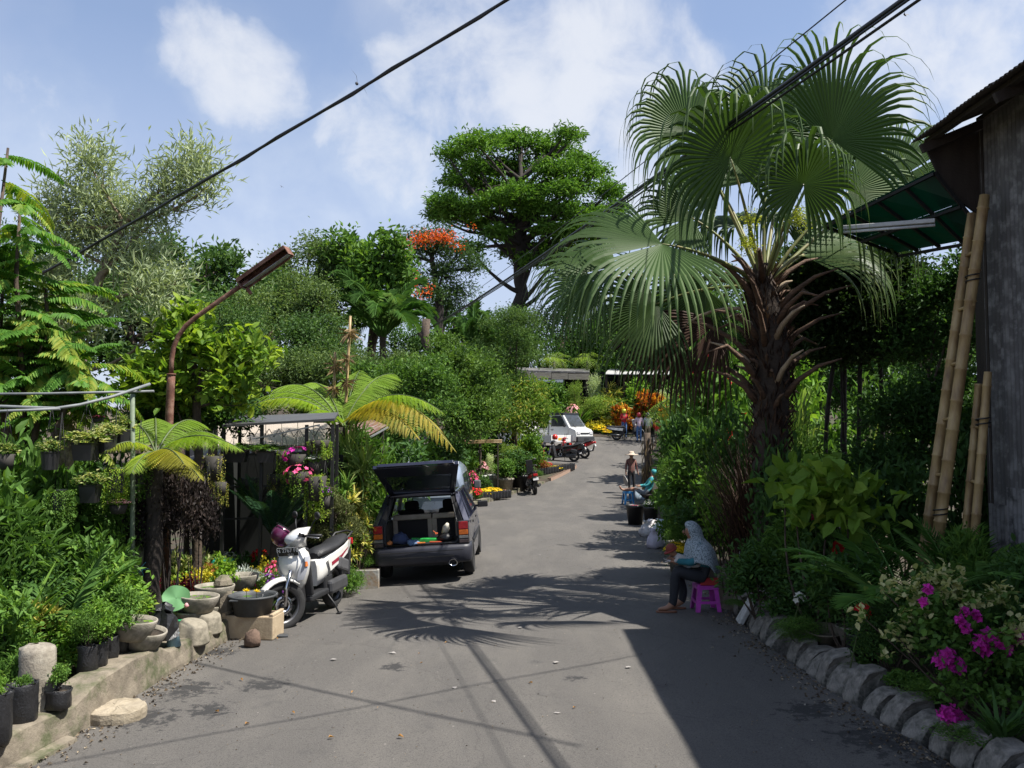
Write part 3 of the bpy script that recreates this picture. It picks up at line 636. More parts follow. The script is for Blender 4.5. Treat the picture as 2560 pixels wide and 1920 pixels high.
# ================================================================ VEGETATION KIT
def rdir(n): return nrm(rng.normal(0, 1, (n, 3)))
def crown(b, lobes, n, L, Wd, clump=9, shell=.55, up=.3, spread=.85, tw=.10, kind=0, droop=.2, m=0, fold=.22, tb=.45, ts=.22, flat=.0):
    """leaves in twig clumps spread through ellipsoid lobes (cx,cy,cz,rx,ry,rz)"""
    A = np.asarray(lobes, float); w = (A[:, 3] * A[:, 4] * A[:, 5]) ** .62; w /= w.sum()
    nt_ = max(1, n // clump); idx = rng.choice(len(A), nt_, p=w)
    u = rdir(nt_); u[:, 2] = np.where(u[:, 2] < -.35, -u[:, 2], u[:, 2])
    rr = shell + (1 - shell) * rng.random(nt_) ** .6
    rr *= 1 + .16 * np.sin(u[:, 0] * 7 + idx) + .12 * np.sin(u[:, 1] * 9 + idx * 2.1) + .1 * rng.normal(0, 1, nt_)
    rr = np.minimum(rr, 1.16); c = A[idx, :3] + u * A[idx, 3:] * rr[:, None]
    ax = nrm(u + np.array((0, 0, up)) + rng.normal(0, .3, (nt_, 3)))
    tl = np.clip(tb + rng.normal(0, ts * .6, nt_), 0.03, 1)
    ti = np.repeat(np.arange(nt_), clump); N = len(ti)
    P = c[ti] + rng.normal(0, tw, (N, 3)) + ax[ti] * (rng.random((N, 1)) - .5) * tw * 1.5
    D = ax[ti] * (1 - flat) + rng.normal(0, spread, (N, 3)); D[:, 2] *= (1 - .6 * flat)
    b.leaves(P, D, L * rng.uniform(.65, 1.2, N), Wd * rng.uniform(.7, 1.2, N), np.clip(tl[ti] + rng.normal(0, ts * .7, N), 0, 1), m, fold, droop, kind)
    return c
def curve(a, c, bend=.15, n=6):
    a = np.array(a, float); c = np.array(c, float); L = np.linalg.norm(c - a); mid = (a + c) / 2 + rng.normal(0, 1, 3) * bend * L * .5 + np.array((0, 0, -bend * L * .4))
    T = np.linspace(0, 1, n)[:, None]; return a * (1 - T) ** 2 + 2 * mid * T * (1 - T) + c * T ** 2
def limbs(b, trunk, lobes, r0, r1, seg=6, bend=.2, sub=0):
    tr = np.array(trunk, float)
    for q in np.asarray(lobes, float):
        c = q[:3]; k = [i for i in range(len(tr)) if tr[i][2] < c[2] - .02 * abs(c[2])] or [0]
        i = k[-1] if random.random() < .6 else random.choice(k[len(k) // 2:])
        P = curve(tr[i], c, bend); b.tube(P, np.linspace(r0, r1, len(P)), seg, cap=False)
        for s_ in range(sub):
            e = c + rdir(1)[0] * q[3:] * .8; P2 = curve(P[3 + s_ % 2], e, .2, 5); b.tube(P2, np.linspace(r1 * 1.1, r1 * .3, 5), 5, cap=False)
def pxl(lobes, dj=0):
    out = []
    for q in lobes:
        px, py, d, rx, ry = q[:5]; d = d + random.uniform(-dj, dj); c = W(px, py, d); k = d / FPX
        out.append((c.x, c.y, c.z, rx * k, max(rx, ry) * k * .85, ry * k))
    return np.array(out)
def split_lobes(A, k, f=.5):
    o = []
    for q in A:
        for u in rdir(k): o.append((*(q[:3] + u * q[3:] * .72), *(q[3:] * f * rng.uniform(.75, 1.2))))
    return np.array(o)
def tree_px(name, label, base, lobes, lm, n, L, Wd, trunk, tr=(.2, .1), cat='tree', bark=None, group=None, dj=0, sub=1, blossom=None, limb=None, split=0, **kw):
    d0 = base[1]; x0 = X(base[0], d0); z0 = gz(x0, d0) - .05
    root = thing(name, label, cat, (x0, d0, z0), 0, group); o0 = np.array((x0, d0, z0))
    A = pxl(lobes, dj); A[:, :3] -= o0
    T = [np.zeros(3)] + [np.array(W(*q)) - o0 for q in trunk]
    b = B(); P = []; 
    for i in range(len(T) - 1):
        for s_ in np.linspace(0, 1, 5)[:-1]: P.append(T[i] * (1 - s_) + T[i + 1] * s_)
    P.append(T[-1]); P = np.array(P); P[1:-1] += rng.normal(0, tr[0] * .18, (len(P) - 2, 3))
    b.tube(P, np.linspace(tr[0], tr[1], len(P)), 10, cap=False)
    l0, l1 = limb or (tr[1] * .8, tr[1] * .3)
    limbs(b, P, A, l0, l1, sub=sub); b.build('trunk', bark or BARK, root)
    b = B(); crown(b, split_lobes(A, split) if split else A, n, L, Wd, **kw); b.build('crown', lm, root)
    if blossom:
        bl = pxl(blossom[0], 0); bl[:, :3] -= o0; b = B(); crown(b, bl, blossom[2], blossom[3], blossom[3] * .6, clump=8, shell=.1, spread=1.2, tw=blossom[3] * 1.3); b.build('blossom', blossom[1], root)
    return root

# ---- feather and fan leaves
def feather(b, base, dr, length, droop=.5, pairs=24, LL=.25, LW=.03, ang=55, hang=.25, vee=.25, tint=.5, m=0, mr=None, rr=.012, bip=0, prof=None, start=.18, tsd=.12, kind=0):
    n = 26; P = [np.array(base, float)]; d = nrm(np.array(dr, float)); st = length / n; Ts = [d]
    for i in range(n):
        d = nrm(d + np.array((0, 0, -1.0)) * droop * (i + 1) / n * 2.2 / n * (1.2 - .4 * abs(d[2]))); P.append(P[-1] + d * st); Ts.append(d)
    P = np.array(P); Ts = np.array(Ts)
    b.tube(P, np.linspace(rr, rr * .3, len(P)), 5, m if mr is None else mr, .5, cap=False)
    s_ = np.linspace(start, .995, pairs); f = s_ * n; i0 = np.minimum(f.astype(int), n - 1); fr = (f - i0)[:, None]
    Q = P[i0] * (1 - fr) + P[i0 + 1] * fr; T = nrm(Ts[i0] * (1 - fr) + Ts[i0 + 1] * fr)
    S = np.cross(T, np.array((0, 0, 1.0))); bad = np.linalg.norm(S, axis=1) < .15; S[bad] = np.cross(T[bad], np.array((0, 1.0, .3))); S = nrm(S); U = np.cross(S, T)
    u = (s_ - start) / (1 - start)
    pr = prof(u) if prof else np.clip(np.sin(math.pi * (u * .86 + .10)) ** .7, .08, 1)
    a = np.radians(ang) * (1 - .35 * u)
    for sg in (-1, 1):
        D = nrm(T * np.cos(a)[:, None] + sg * S * np.sin(a)[:, None] + U * vee + np.array((0, 0, -hang)))
        D = nrm(D + rng.normal(0, .05, D.shape)); Lf = LL * pr * rng.uniform(.9, 1.1, pairs)
        if not bip:
            b.leaves(Q, D, Lf, LW, np.clip(tint + rng.normal(0, tsd, pairs), 0, 1), m, .3, .35 + hang * .4, kind, up=U + rng.normal(0, .1, U.shape))
        else:
            k = bip; w = np.linspace(.05, .98, k)
            # a drooping pinna, set with small pinnules on both sides
            g = np.array((0, 0, -1.0)) * .42
            PQ = Q[:, None] + (D[:, None] * w[None, :, None] + g * (w ** 2)[None, :, None] * .5) * Lf[:, None, None]
            TD = nrm(D[:, None] + g * w[None, :, None]); SS = nrm(np.cross(TD, U[:, None]))
            ls = (Lf[:, None] * .20 * np.sin(math.pi * (w * .75 + .22))[None]).ravel()
            for s2 in (-1, 1):
                DD = nrm(TD * .55 + s2 * SS); tt = np.repeat(np.clip(tint + rng.normal(0, tsd, pairs), 0, 1), k)
                b.leaves(PQ.reshape(-1, 3), DD.reshape(-1, 3), ls, ls * .42 + Lf.repeat(k) * .008, tt, m, .1, .15, 0, up=np.repeat(U, k, 0))
    return P
def fan(b, hub, axis, normal, Rr, nseg=42, span=300, hang=1.0, tint=.5, m=0, free=.60, tips=1.5):
    axis = nrm(axis); normal = nrm(normal - axis * np.dot(normal, axis)); side = np.cross(normal, axis)
    g = np.array((0, 0, -1.0)); rings = 12; da = math.radians(span) / nseg
    for k in range(nseg):
        ph = math.radians(span) * ((k + .5) / nseg - .5)
        d = nrm(axis * math.cos(ph) + side * math.sin(ph) + normal * .10)
        Rl = Rr * (.80 + .24 * math.cos(ph * .5)) * random.uniform(.86, 1.06)
        wdir = nrm(-axis * math.sin(ph) + side * math.cos(ph))
        if random.random() < .03: continue
        T = np.linspace(.006, tips, rings); pos = np.array(hub) + d * Rl * T[0]; dd = d.copy(); V = []
        fs = free * random.uniform(.92, 1.1); hg = hang * random.uniform(.75, 1.35)
        for i, tt in enumerate(T):
            if i:
                if tt > fs: dd = nrm(dd + g * hg * 2.0 * (tt - fs))
                pos = pos + dd * Rl * (T[i] - T[i - 1])
            wmax = Rl * math.tan(da / 2) * 1.02
            w = wmax * min(tt, fs) if tt < fs else wmax * fs * max(0.02, 1 - ((tt - fs) / (tips - fs)) ** 1.3)
            fo = w * .55
            V += [pos - wdir * w, pos + normal * fo, pos + wdir * w]
        F = []
        for i in range(rings - 1):
            a = i * 3; F += [(a, a + 1, a + 4, a + 3), (a + 1, a + 2, a + 5, a + 4)]
        b.add(V, np.array(F), m, np.clip(tint + random.gauss(0, .06) + np.repeat(np.linspace(-.10, 1, rings) ** 3 * .42 - .04, 3) * (1 if hang > .3 else .4), 0, 1), False)

# ---- plant kinds, height about 1 and width about 1, to be scaled into place
KIND = {}
def lobes_for(k, squat=.42, base=.25):
    L = []
    for i in range(k):
        a = rng.random() * 6.28; r = .30 * math.sqrt(rng.random()); z = base + (1 - base - .2) * rng.random(); q = rng.uniform(.14, .24)
        L.append((r * math.cos(a), r * math.sin(a), z, q, q, q * .85))
    L.append((0, 0, .8, .2, .2, .2)); return np.array(L)
def mk_shrub(key, lm, n, L, Wd, k=9, kind=0, base=.22, clump=9, tw=.05, bark=None, fl=None, fn=0, fs=.03, fm=None, v=2, **kw):
    out = []
    for _ in range(v):
        A = lobes_for(k, base=base); b = B(); c = crown(b, A, n, L, Wd, clump=clump, kind=kind, tw=tw, **kw)
        parts = [('foliage', b.mesh('foliage', lm))]
        b = B()
        for q in A[:: 2]:
            P = curve((rng.normal(0, .03), rng.normal(0, .03), -.03), q[:3], .25, 6); b.tube(P, np.linspace(.016, .005, 6), 5, cap=False)
        parts.append(('stem', b.mesh('stem', bark or BARK)))
        if fm is not None:
            b = B(); u = rdir(fn); u[:, 2] = np.abs(u[:, 2]); i = rng.integers(0, len(A), fn); C = A[i, :3] + u * A[i, 3:] * 1.12
            flowers(b, C, u, fs); parts.append(('blossom', b.mesh('blossom', fm)))
        out.append(parts)
    KIND[key] = out
def flowers(b, C, U, s_, petals=5, cup=.35):
    N = len(C); U = nrm(U); ref = rng.normal(0, 1, (N, 3)); S1 = nrm(np.cross(U, ref)); S2 = np.cross(U, S1); tt = rng.uniform(.2, .9, N)
    for k in range(petals):
        a = 2 * math.pi * k / petals; D = S1 * math.cos(a) + S2 * math.sin(a) + U * cup
        b.leaves(C, D, s_ * rng.uniform(.8, 1.15, N), s_ * .8, tt, 0, .1, .2, 0, up=U)
mk_shrub('broad', G_MID, 1500, .105, .050, kind=1, tw=.06)
mk_shrub('broadlit', lf('leaf_fresh_green', (.10, .19, .028), yellow=(.24, .31, .05), trans=.4), 1500, .10, .048, kind=1, tw=.06)
mk_shrub('bigleaf', lf('leaf_big_lime', (.15, .25, .030), yellow=(.30, .36, .05), trans=.42), 620, .125, .085, kind=1, tw=.07, clump=6)
mk_shrub('limetop', lf('leaf_lime_top', (.11, .19, .026), yellow=(.25, .31, .05), trans=.42), 330, .135, .095, kind=1, tw=.06, clump=5, base=.74)
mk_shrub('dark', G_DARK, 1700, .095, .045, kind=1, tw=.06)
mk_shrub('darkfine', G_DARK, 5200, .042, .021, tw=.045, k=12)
mk_shrub('fine', G_MID, 5200, .040, .019, tw=.04, k=12)
mk_shrub('finelit', lf('leaf_fine_fresh', (.13, .20, .04), yellow=(.28, .31, .07)), 4800, .042, .018, tw=.04, k=12)
mk_shrub('lime', G_LIME, 1300, .11, .05, kind=1, tw=.06)
mk_shrub('lance', G_MID, 1900, .15, .026, kind=0, droop=.35, tw=.05)
mk_shrub('purple', G_PURP, 5200, .055, .030, tw=.055, k=14, base=.68, bark=BARK_D)
mk_shrub('var', G_VAR, 1500, .095, .058, kind=1, tw=.05, ts=.4, tb=.55)
mk_shrub('vary', G_VARY, 1300, .17, .030, kind=0, clump=12, tw=.02, droop=.5, ts=.35, tb=.55)
mk_shrub('croton', G_CROT, 1500, .13, .045, kind=1, clump=9, tw=.03, ts=.35, tb=.55)
mk_shrub('redfl', G_MID, 1500, .10, .046, kind=1, tw=.06, fm=F_RED, fn=26, fs=.045)
mk_shrub('whitefl', lf('leaf_whitish', (.30, .36, .20), yellow=(.58, .60, .40)), 3200, .05, .024, tw=.05, k=11)
def mk_mound(key, lm, fm, n=700, fn=150, L=.13, fs=.065, zs=.75, lw=.055):
    out = []
    for _ in range(2):
        b = B(); A = np.array([(0, 0, .42 * zs, .42, .42, .48 * zs)] + [(.2 * math.cos(a), .2 * math.sin(a), .35 * zs, .26, .26, .4 * zs) for a in (0, 2.1, 4.2)])
        crown(b, A, n, L, lw, clump=7, shell=.5, tw=.04, up=.6, kind=0); parts = [('foliage', b.mesh('foliage', lm))]
        if fm is not None:
            b = B(); u = rdir(fn); u[:, 2] = np.abs(u[:, 2]) + .15; u = nrm(u); C = np.array((0, 0, .42 * zs)) + u * np.array((.46, .46, .56 * zs)) * rng.uniform(.9, 1.08, (fn, 1)); flowers(b, C, u + np.array((0, 0, .3)), fs); parts.append(('blossom', b.mesh('blossom', fm)))
        out.append(parts)
    KIND[key] = out
mk_mound('m_yellow', G_MID, F_YEL, fn=230); mk_mound('m_orange', G_MID, F_ORA); mk_mound('m_red', G_MID, F_RED, fn=110); mk_mound('m_pink', G_MID, F_PINK, fn=130); mk_mound('m_lpink', G_MID, F_LPK, fn=120)
mk_mound('m_white', G_MID, F_WHITE, fn=110); mk_mound('m_purple', G_MID, F_PUR, fn=60); mk_mound('m_green', G_MID, None, n=900); mk_mound('m_lime', G_LIME, None, n=900, L=.10); mk_mound('m_goldleaf', leafmat('leaf_gold', [(0, (.25, .26, .03)), (1, (.72, .58, .05))], trans=.35), None, n=1000, L=.09)
mk_mound('m_maroon', G_MAR, None, n=900, L=.11); mk_mound('m_silver', G_SIL, None, n=1100, L=.16, lw=.03); mk_mound('m_var', G_VAR, None, n=800, L=.15, lw=.09); mk_mound('m_dark', G_DARK, None, n=900, L=.12); mk_mound('m_fine', G_MID, None, n=2600, L=.06, lw=.022)
mk_mound('m_bronze', leafmat('leaf_bronze', [(0, (.07, .05, .02)), (.5, (.30, .11, .04)), (1, (.45, .22, .07))], trans=.3), None, n=900, L=.12)
def mk_strap(key, lm, n=70, L=1.0, Wd=.05, spread=.6, droop=.7, k=1):
    out = []
    for _ in range(2):
        b = B(); N = n; a = rng.random(N) * 6.28; e = rng.uniform(.15, 1, N) ** .7 * spread
        D = np.stack([np.cos(a) * e, np.sin(a) * e, np.ones(N)], -1); P = np.stack([rng.normal(0, .05 * k, N), rng.normal(0, .05 * k, N), np.zeros(N)], -1)
        b.leaves(P, D, L * rng.uniform(.6, 1.1, N), Wd, np.clip(rng.normal(.5, .2, N), 0, 1), 0, 0, droop, 2, up=np.array((0, 0, 1.0)) + np.stack([-np.cos(a), -np.sin(a), 0 * a], -1) * .01)
        out.append([('foliage', b.mesh('foliage', lm))])
    KIND[key] = out
mk_strap('strap', G_MID, 70, 1.05, .055); mk_strap('strapdark', G_DARK, 60, 1.05, .07, .5, .5); mk_strap('grass', G_MID, 200, 1.05, .016, .55, .8, 2); mk_strap('brown', G_BROWN, 420, 1.05, .014, .42, .75, 2); mk_strap('straplit', G_LIME, 60, 1.0, .06, .7, .7); mk_strap('pandan', lf('leaf_pandan', (.16, .20, .06), yellow=(.42, .42, .16)), 60, 1.0, .06, .8, .35)
def mk_rosettes(key, lm, heads=9, per=34, L=.22, Wd=.028, stems=True):
    out = []
    for _ in range(2):
        b = B(); s2 = B()
        for h in range(heads):
            a = rng.random() * 6.28; r = rng.random() ** .5 * .34; z = .35 + .55 * rng.random() if h else .9; c = np.array((r * math.cos(a), r * math.sin(a), z))
            N = per; u = rdir(N); u[:, 2] = np.abs(u[:, 2]) * 1.1 + .05; b.leaves(np.repeat(c[None], N, 0), u, L * rng.uniform(.7, 1.15, N), Wd, np.clip(rng.normal(.6, .25, N), 0, 1), 0, .1, .7, 2)
            P = curve((rng.normal(0, .05), rng.normal(0, .05), -.02), c, .15, 5); s2.tube(P, np.linspace(.016, .010, 5), 5, cap=False)
        out.append([('foliage', b.mesh('foliage', lm)), ('stem', s2.mesh('stem', BARK_L))])
    KIND[key] = out
mk_rosettes('dracaena', G_VARY, 18, 40, .20, .036); mk_rosettes('dracgreen', G_MID, 10, 34, .24, .028); mk_rosettes('yucca', lf('leaf_yucca', (.10, .16, .04), yellow=(.2, .25, .07)), 3, 60, .42, .035)
def mk_areca(key, lm, n=12, droop=.75, LL=.22, LW=.016, pairs=32, upr=1.1, trunk=0):
    out = []
    for _ in range(2):
        ps = []
        for i in range(n):
            b = B(); a = 2 * math.pi * (i + rng.uniform(-.3, .3)) / n * 1.0; e = rng.uniform(.35, 1.0)
            feather(b, (0, 0, trunk), (math.cos(a) * e, math.sin(a) * e, upr), rng.uniform(.75, 1.05) * (1 - trunk * .5), droop, pairs, LL, LW, 58, .12, .3, rng.uniform(.35, .7), rr=.011)
            ps.append(('frond', b.mesh('frond', lm)))
        if trunk:
            b = B(); b.tube([(0, 0, -.02), (.02, .01, trunk * .5), (0, 0, trunk + .02)], [.045, .035, .03], 9); ps.append(('trunk', b.mesh('trunk', BARK)))
        out.append(ps)
    KIND[key] = out
mk_areca('areca', G_PALM, 15, .8, .19, .0075, 30); mk_areca('arecadark', lf('leaf_areca_green', (.070, .150, .034)), 18, .9, .19, .0075, 32, .8); mk_areca('cyc', G_CYC, 26, .5, .11, .0045, 50, .7, .42); mk_areca('palm', G_PALM, 22, 1.1, .15, .008, 40, .5, .66)  # the second kind has a lighter leaf green than the first
mk_areca('palmlow', G_PALM, 22, 1.0, .20, .008, 40, .6, .25)
def mk_trail(key, lm, n=60, fm=None):
    out = []
    for _ in range(2):
        b = B(); P = []; D = []
        for s_ in range(n):
            a = rng.random() * 6.28; r = rng.uniform(.15, .45); ln = rng.uniform(.3, 1.0); k = int(50 * ln) + 4; tt = np.linspace(0, 1, k)
            x = np.stack([r * math.cos(a) * np.minimum(1, .5 + tt * 3), r * math.sin(a) * np.minimum(1, .5 + tt * 3), .12 * np.sin(np.minimum(tt * 6, 3.1)) - tt * ln], -1) + rng.normal(0, .025, (k, 3)); P.append(x); D.append(rng.normal(0, 1, (k, 3)) + np.array((math.cos(a), math.sin(a), -.3)))
        P = np.concatenate(P); D = np.concatenate(D); b.leaves(P, D, .05 * rng.uniform(.6, 1.2, len(P)), .038, np.clip(rng.normal(.5, .25, len(P)), 0, 1), 0)
        parts = [('foliage', b.mesh('foliage', lm))]
        if fm is not None:
            b = B(); u = rdir(26); C = u * np.array((.45, .45, .4)) + (0, 0, -.1); flowers(b, C, u, .095); parts.append(('blossom', b.mesh('blossom', fm)))
        out.append(parts)
    KIND[key] = out
mk_trail('trail', G_MID); mk_trail('traillit', G_LIME); mk_trail('trailvar', G_VARY, 30); mk_trail('petunia', G_MID, 26, F_MAG); mk_trail('petpink', lf('leaf_fresh2', (.10, .19, .03)), 26, F_PINK)

POTM = {}
def potmesh(kind):
    if kind in POTM: return POTM[kind]
    b = B()
    if kind in ('black', 'clay', 'white', 'grey', 'blue'):
        b.lathe([(.0, .0), (.36, 0), (.46, .86), (.50, .88), (.50, 1.0), (.45, 1.0), (.44, .90), (0, .88)], 18)
        mt = {'black': BLKPL, 'clay': mat('clay_pot', (.30, .13, .075), .8), 'white': mat('white_pot', (.6, .6, .57), .6), 'grey': CONC_P, 'blue': mat('teal_pot', (.05, .30, .32), .45)}[kind]
    else:   # soft polybag: wrinkled, slumped
        b.lathe([(.0, 0), (.38, 0), (.47, .10), (.49, .45), (.46, .8), (.50, 1.0), (.47, 1.02), (.43, .85), (0, .83)], 14, jit=.022, smooth=True); mt = POLY
    POTM[kind] = b.mesh('pot', mt); return POTM[kind]
def bedz(x, y):
    if x < xl(y): return lb(max(x, -9), y) if y < 40.5 else gz(x, y)
    if x > xr(y): return rb(x, y)
    return gz(x, y)
CNT = {}
def plant(kind, px, top, d, wpx, name, label, cat='shrub', group=None, pot=None, poth=.22, base=None, rz=None, potw=None, hscale=1.0):
    x = X(px, d); z0 = bedz(x, d) if base is None else base
    zt = W(px, top, d).z; w = wpx / FPX * d
    root = thing(name, label, cat, (x, d, z0), rng.random() * 6.28 if rz is None else rz, group)
    zb = 0
    if pot:
        pw = potw or min(w * .8, poth * 1.3); o = part('pot', potmesh(pot), root, None, (0, 0, rng.random() * 6), (pw, pw, poth)); zb = poth * .86
    h = max(.08, (zt - z0 - zb)) * hscale
    CNT[kind] = CNT.get(kind, -1) + 1; v = KIND[kind][CNT[kind] % len(KIND[kind])]
    for nm, me in v: part(nm, me, root, (0, 0, zb), None, (w, w, h))
    return root
# ================================================================ FAN PALM
PD = 11.4; PX0 = X(1925, PD)
palm = thing('fan_palm', 'big fan palm with drooping leaf tips rising beside the shed', 'palm', (PX0, PD, .1)); po = np.array(palm.location)
def pw_(px, py, d=PD): return np.array(W(px, py, d)) - po
PT = mat('palm_trunk', (.060, .042, .030), .95, c2=(.03, .022, .016), scale=8, stretch=(1, 1, 3), bump=.9, bscale=16)
b = B(); P = [np.array((0, 0, -.1)), pw_(1925, 1250), pw_(1926, 1080), pw_(1930, 940), pw_(1925, 850), pw_(1905, 740), pw_(1902, 660)]
Q = []; rr = []
for i in range(len(P) - 1):
    for s_ in np.linspace(0, 1, 7)[:-1]: Q.append(P[i] * (1 - s_) + P[i + 1] * s_)
Q.append(P[-1]); rr = np.interp(np.linspace(0, 1, len(Q)), [0, .3, .55, .8, 1], [.21, .22, .24, .22, .10]) * (1 + .05 * np.sin(np.arange(len(Q)) * 2.3)); b.tube(Q, rr, 18); b.build('trunk', PT, palm)
b = B(); n = 1500; f = rng.random(n); a = rng.random(n) * 6.28; Qa = np.array(Q); i_ = (f * (len(Qa) - 3)).astype(int); C_ = Qa[i_] + np.stack([np.cos(a) * rr[i_], np.sin(a) * rr[i_], rng.normal(0, .05, n)], -1)
b.leaves(C_, np.stack([np.cos(a) * .55, np.sin(a) * .55, np.where(rng.random(n) < .7, 1.0, -.9)], -1), rng.uniform(.08, .24, n), rng.uniform(.008, .026, n), rng.random(n), 0, .2, .3, 0); b.build('trunk_fibre', G_BROWN, palm)['kind'] = 'stuff'
# old leaf bases standing off the trunk
DEADB = mat('old_leaf_base', (.15, .085, .05), .85, c2=(.06, .038, .025), scale=10, stretch=(1, 1, 4), bump=.5); DEADP = mat('pale_dead_stalk', (.42, .33, .22), .8, c2=(.25, .18, .12))
crn = pw_(1908, 720)
for i in range(60):
    f = (i + random.uniform(-1.5, 1.5)) / 60; c = pw_(1926 - 18 * f, 1040 - 350 * f); a = i * 2.4 + random.uniform(-.6, .6); r = .2
    o_ = np.array((math.cos(a), math.sin(a), 0)); s0 = c + o_ * .14; ln = random.choice((.18, .3, .45, .6, .75)) * random.uniform(.8, 1.15)
    Pp = [s0, s0 + o_ * ln * .35 + (0, 0, ln * .38), s0 + o_ * ln * .75 + (0, 0, ln * .62), s0 + o_ * ln * 1.15 + (0, 0, ln * (.72 if i % 3 else .5))]
    b = B().tube(Pp, [.055, .035, .026, .008], 6); b.build('leaf_base', DEADP if i % 7 == 3 else DEADB, palm)
PET = mat('palm_petiole', (.14, .19, .05), .5, c2=(.20, .16, .06), scale=4)
V3 = lambda *q: np.array(q, float)
PTF = None
FR = [  # hub px,py,depth, axis(x,y,z), normal, radius px, span, hang, tint
    (1826, 394, 10.7, (-.35, -.3, .85), (-.1, -1, -.25), 215, 320, 1.0, .42),
    (2009, 461, 10.3, (.1, -.35, .9), (.0, -1, .25), 165, 330, 1.5, .40),
    (2080, 350, 11.0, (.45, -.1, .9), (.2, -1, .1), 240, 200, .55, .42),
    (1918, 330, 11.8, (-.05, .1, 1), (0, -1, .1), 200, 210, .8, .46),
    (1720, 330, 11.3, (-.8, -.1, .6), (-.1, -1, .35), 185, 210, 1.1, .48),
    (1655, 610, 10.2, (-.68, -.35, -.36), (-.2, -.85, .6), 250, 210, .42, .58),
    (1540, 665, 10.8, (-.95, .1, -.05), (.1, -.6, .8), 205, 170, .55, .50),
    (1730, 545, 11.2, (-.95, -.1, .05), (0, -1, .4), 165, 220, .8, .40),
    (2120, 480, 11.5, (.85, .1, .12), (.1, -1, .3), 210, 200, 1.1, .50),
    (2240, 450, 12.2, (.65, .2, .75), (-.35, -1, .2), 190, 160, .6, .42),
    (2010, 640, 12.2, (.9, .2, .25), (-.1, -.7, .7), 190, 160, .5, .60),
    (1800, 470, 12.2, (-.5, .5, .5), (0, -1, .4), 190, 260, .9, .38),
    (1960, 400, 12.6, (.2, .6, .8), (0, -1, .3), 200, 260, .9, .42),
    (1640, 760, 11.9, (-.8, .2, -.5), (-.2, -.9, .3), 170, 200, .4, .30),
    (1760, 720, 12.1, (-.5, .4, -.6), (-.3, -.9, .2), 165, 200, .35, .25),
    (1480, 700, 11.7, (-.8, .2, -.5), (.1, -.8, .5), 150, 180, .6, .35),
    (2080, 610, 12.9, (.6, .6, .1), (.1, -.8, .6), 190, 220, .8, .35),
    (1870, 560, 12.9, (-.1, .8, .3), (0, -1, .5), 180, 280, .9, .32),
    (2030, 330, 11.9, (.35, .3, .85), (.1, -1, .2), 200, 240, .9, .45),
]
for hx, hy, hd, ax, nv, rp, span, hang, tnt in FR:
    hub = pw_(hx, hy, hd); axv = nrm(np.array(ax, float)); rad = rp / FPX * hd
    b = B(); fan(b, hub, axv, np.array(nv, float), rad, 44, span, hang, tnt)
    fr = b.build('frond', G_FAN, palm)
    mid = (crn + hub) / 2 + np.array((0, 0, .22)) * (1 if hub[2] > crn[2] else .9)
    T = np.linspace(0, 1, 9)[:, None]; cv = crn * (1 - T) ** 2 + 2 * mid * T * (1 - T) + hub * T ** 2
    B().tube(cv, np.linspace(.034, .009, 9), 6).build('petiole', PET, fr)
for hx, hy, hd, ax, rp in ((1800, 800, 12.0, (-.75, 0, -.6), 170), (1700, 830, 12.1, (-.55, .1, -.85), 150)):
    b = B(); fan(b, pw_(hx, hy, hd), np.array(ax), V3(-.2, -1, .3), rp / FPX * hd, 26, 120, .3, .5); fr = b.build('dead_frond', G_BROWN, palm)
    cv = curve(crn - (0, 0, .3), pw_(hx, hy, hd), -.3, 7); B().tube(cv, np.linspace(.03, .014, 7), 6).build('petiole', DEADP, fr)
# flower stalk and young green cluster
for hx, hy in ((1870, 620), (1880, 560), (2000, 560)):
    b = B(); e = pw_(hx, hy, 11.0); A = [(e[0], e[1], e[2], .13, .13, .2)]; crown(b, A, 420, .03, .02, shell=.1, tw=.03); b.build('flower_stalk', G_YEL, palm)['kind'] = 'stuff'

# ================================================================ TREE FERNS
def fern(name, label, base, zc, fronds, tr, lm=G_FERN, pairs=21, bip=16):
    """fronds: tip px,py,d, bow, tint, material"""
    bx, bd = base; x0 = X(bx, bd); z0 = bedz(x0, bd); root = thing(name, label, 'tree fern', (x0, bd, z0)); o0 = np.array((x0, bd, z0))
    c = np.array(W(*zc)) - o0
    b = B(); Tn = np.linspace(0, 1, 10)[:, None]; Q = Tn * c; Q[1:-1] += rng.normal(0, .012, (8, 3)); b.tube(Q, np.linspace(tr, tr * .75, 10) * (1 + .06 * np.sin(np.arange(10) * 2)), 12); b.build('trunk', BARK_D, root)
    for f in fronds:
        tip = np.array(W(*f[:3])) - o0; v = tip - c; L = np.linalg.norm(v); bow = f[3]; m = f[5] if len(f) > 5 else lm
        n = 24; T = np.linspace(0, 1, n + 1)[:, None]; ctrl = c + v * .45 + np.array((0, 0, bow * L * 1.4)); cv = c * (1 - T) ** 2 + 2 * ctrl * T * (1 - T) + tip * T ** 2
        b = B(); frond_curve(b, cv, L * (f[6] if len(f) > 6 else .26), pairs, bip, f[4]); b.build('frond', [m, STEMG], root)
    return root
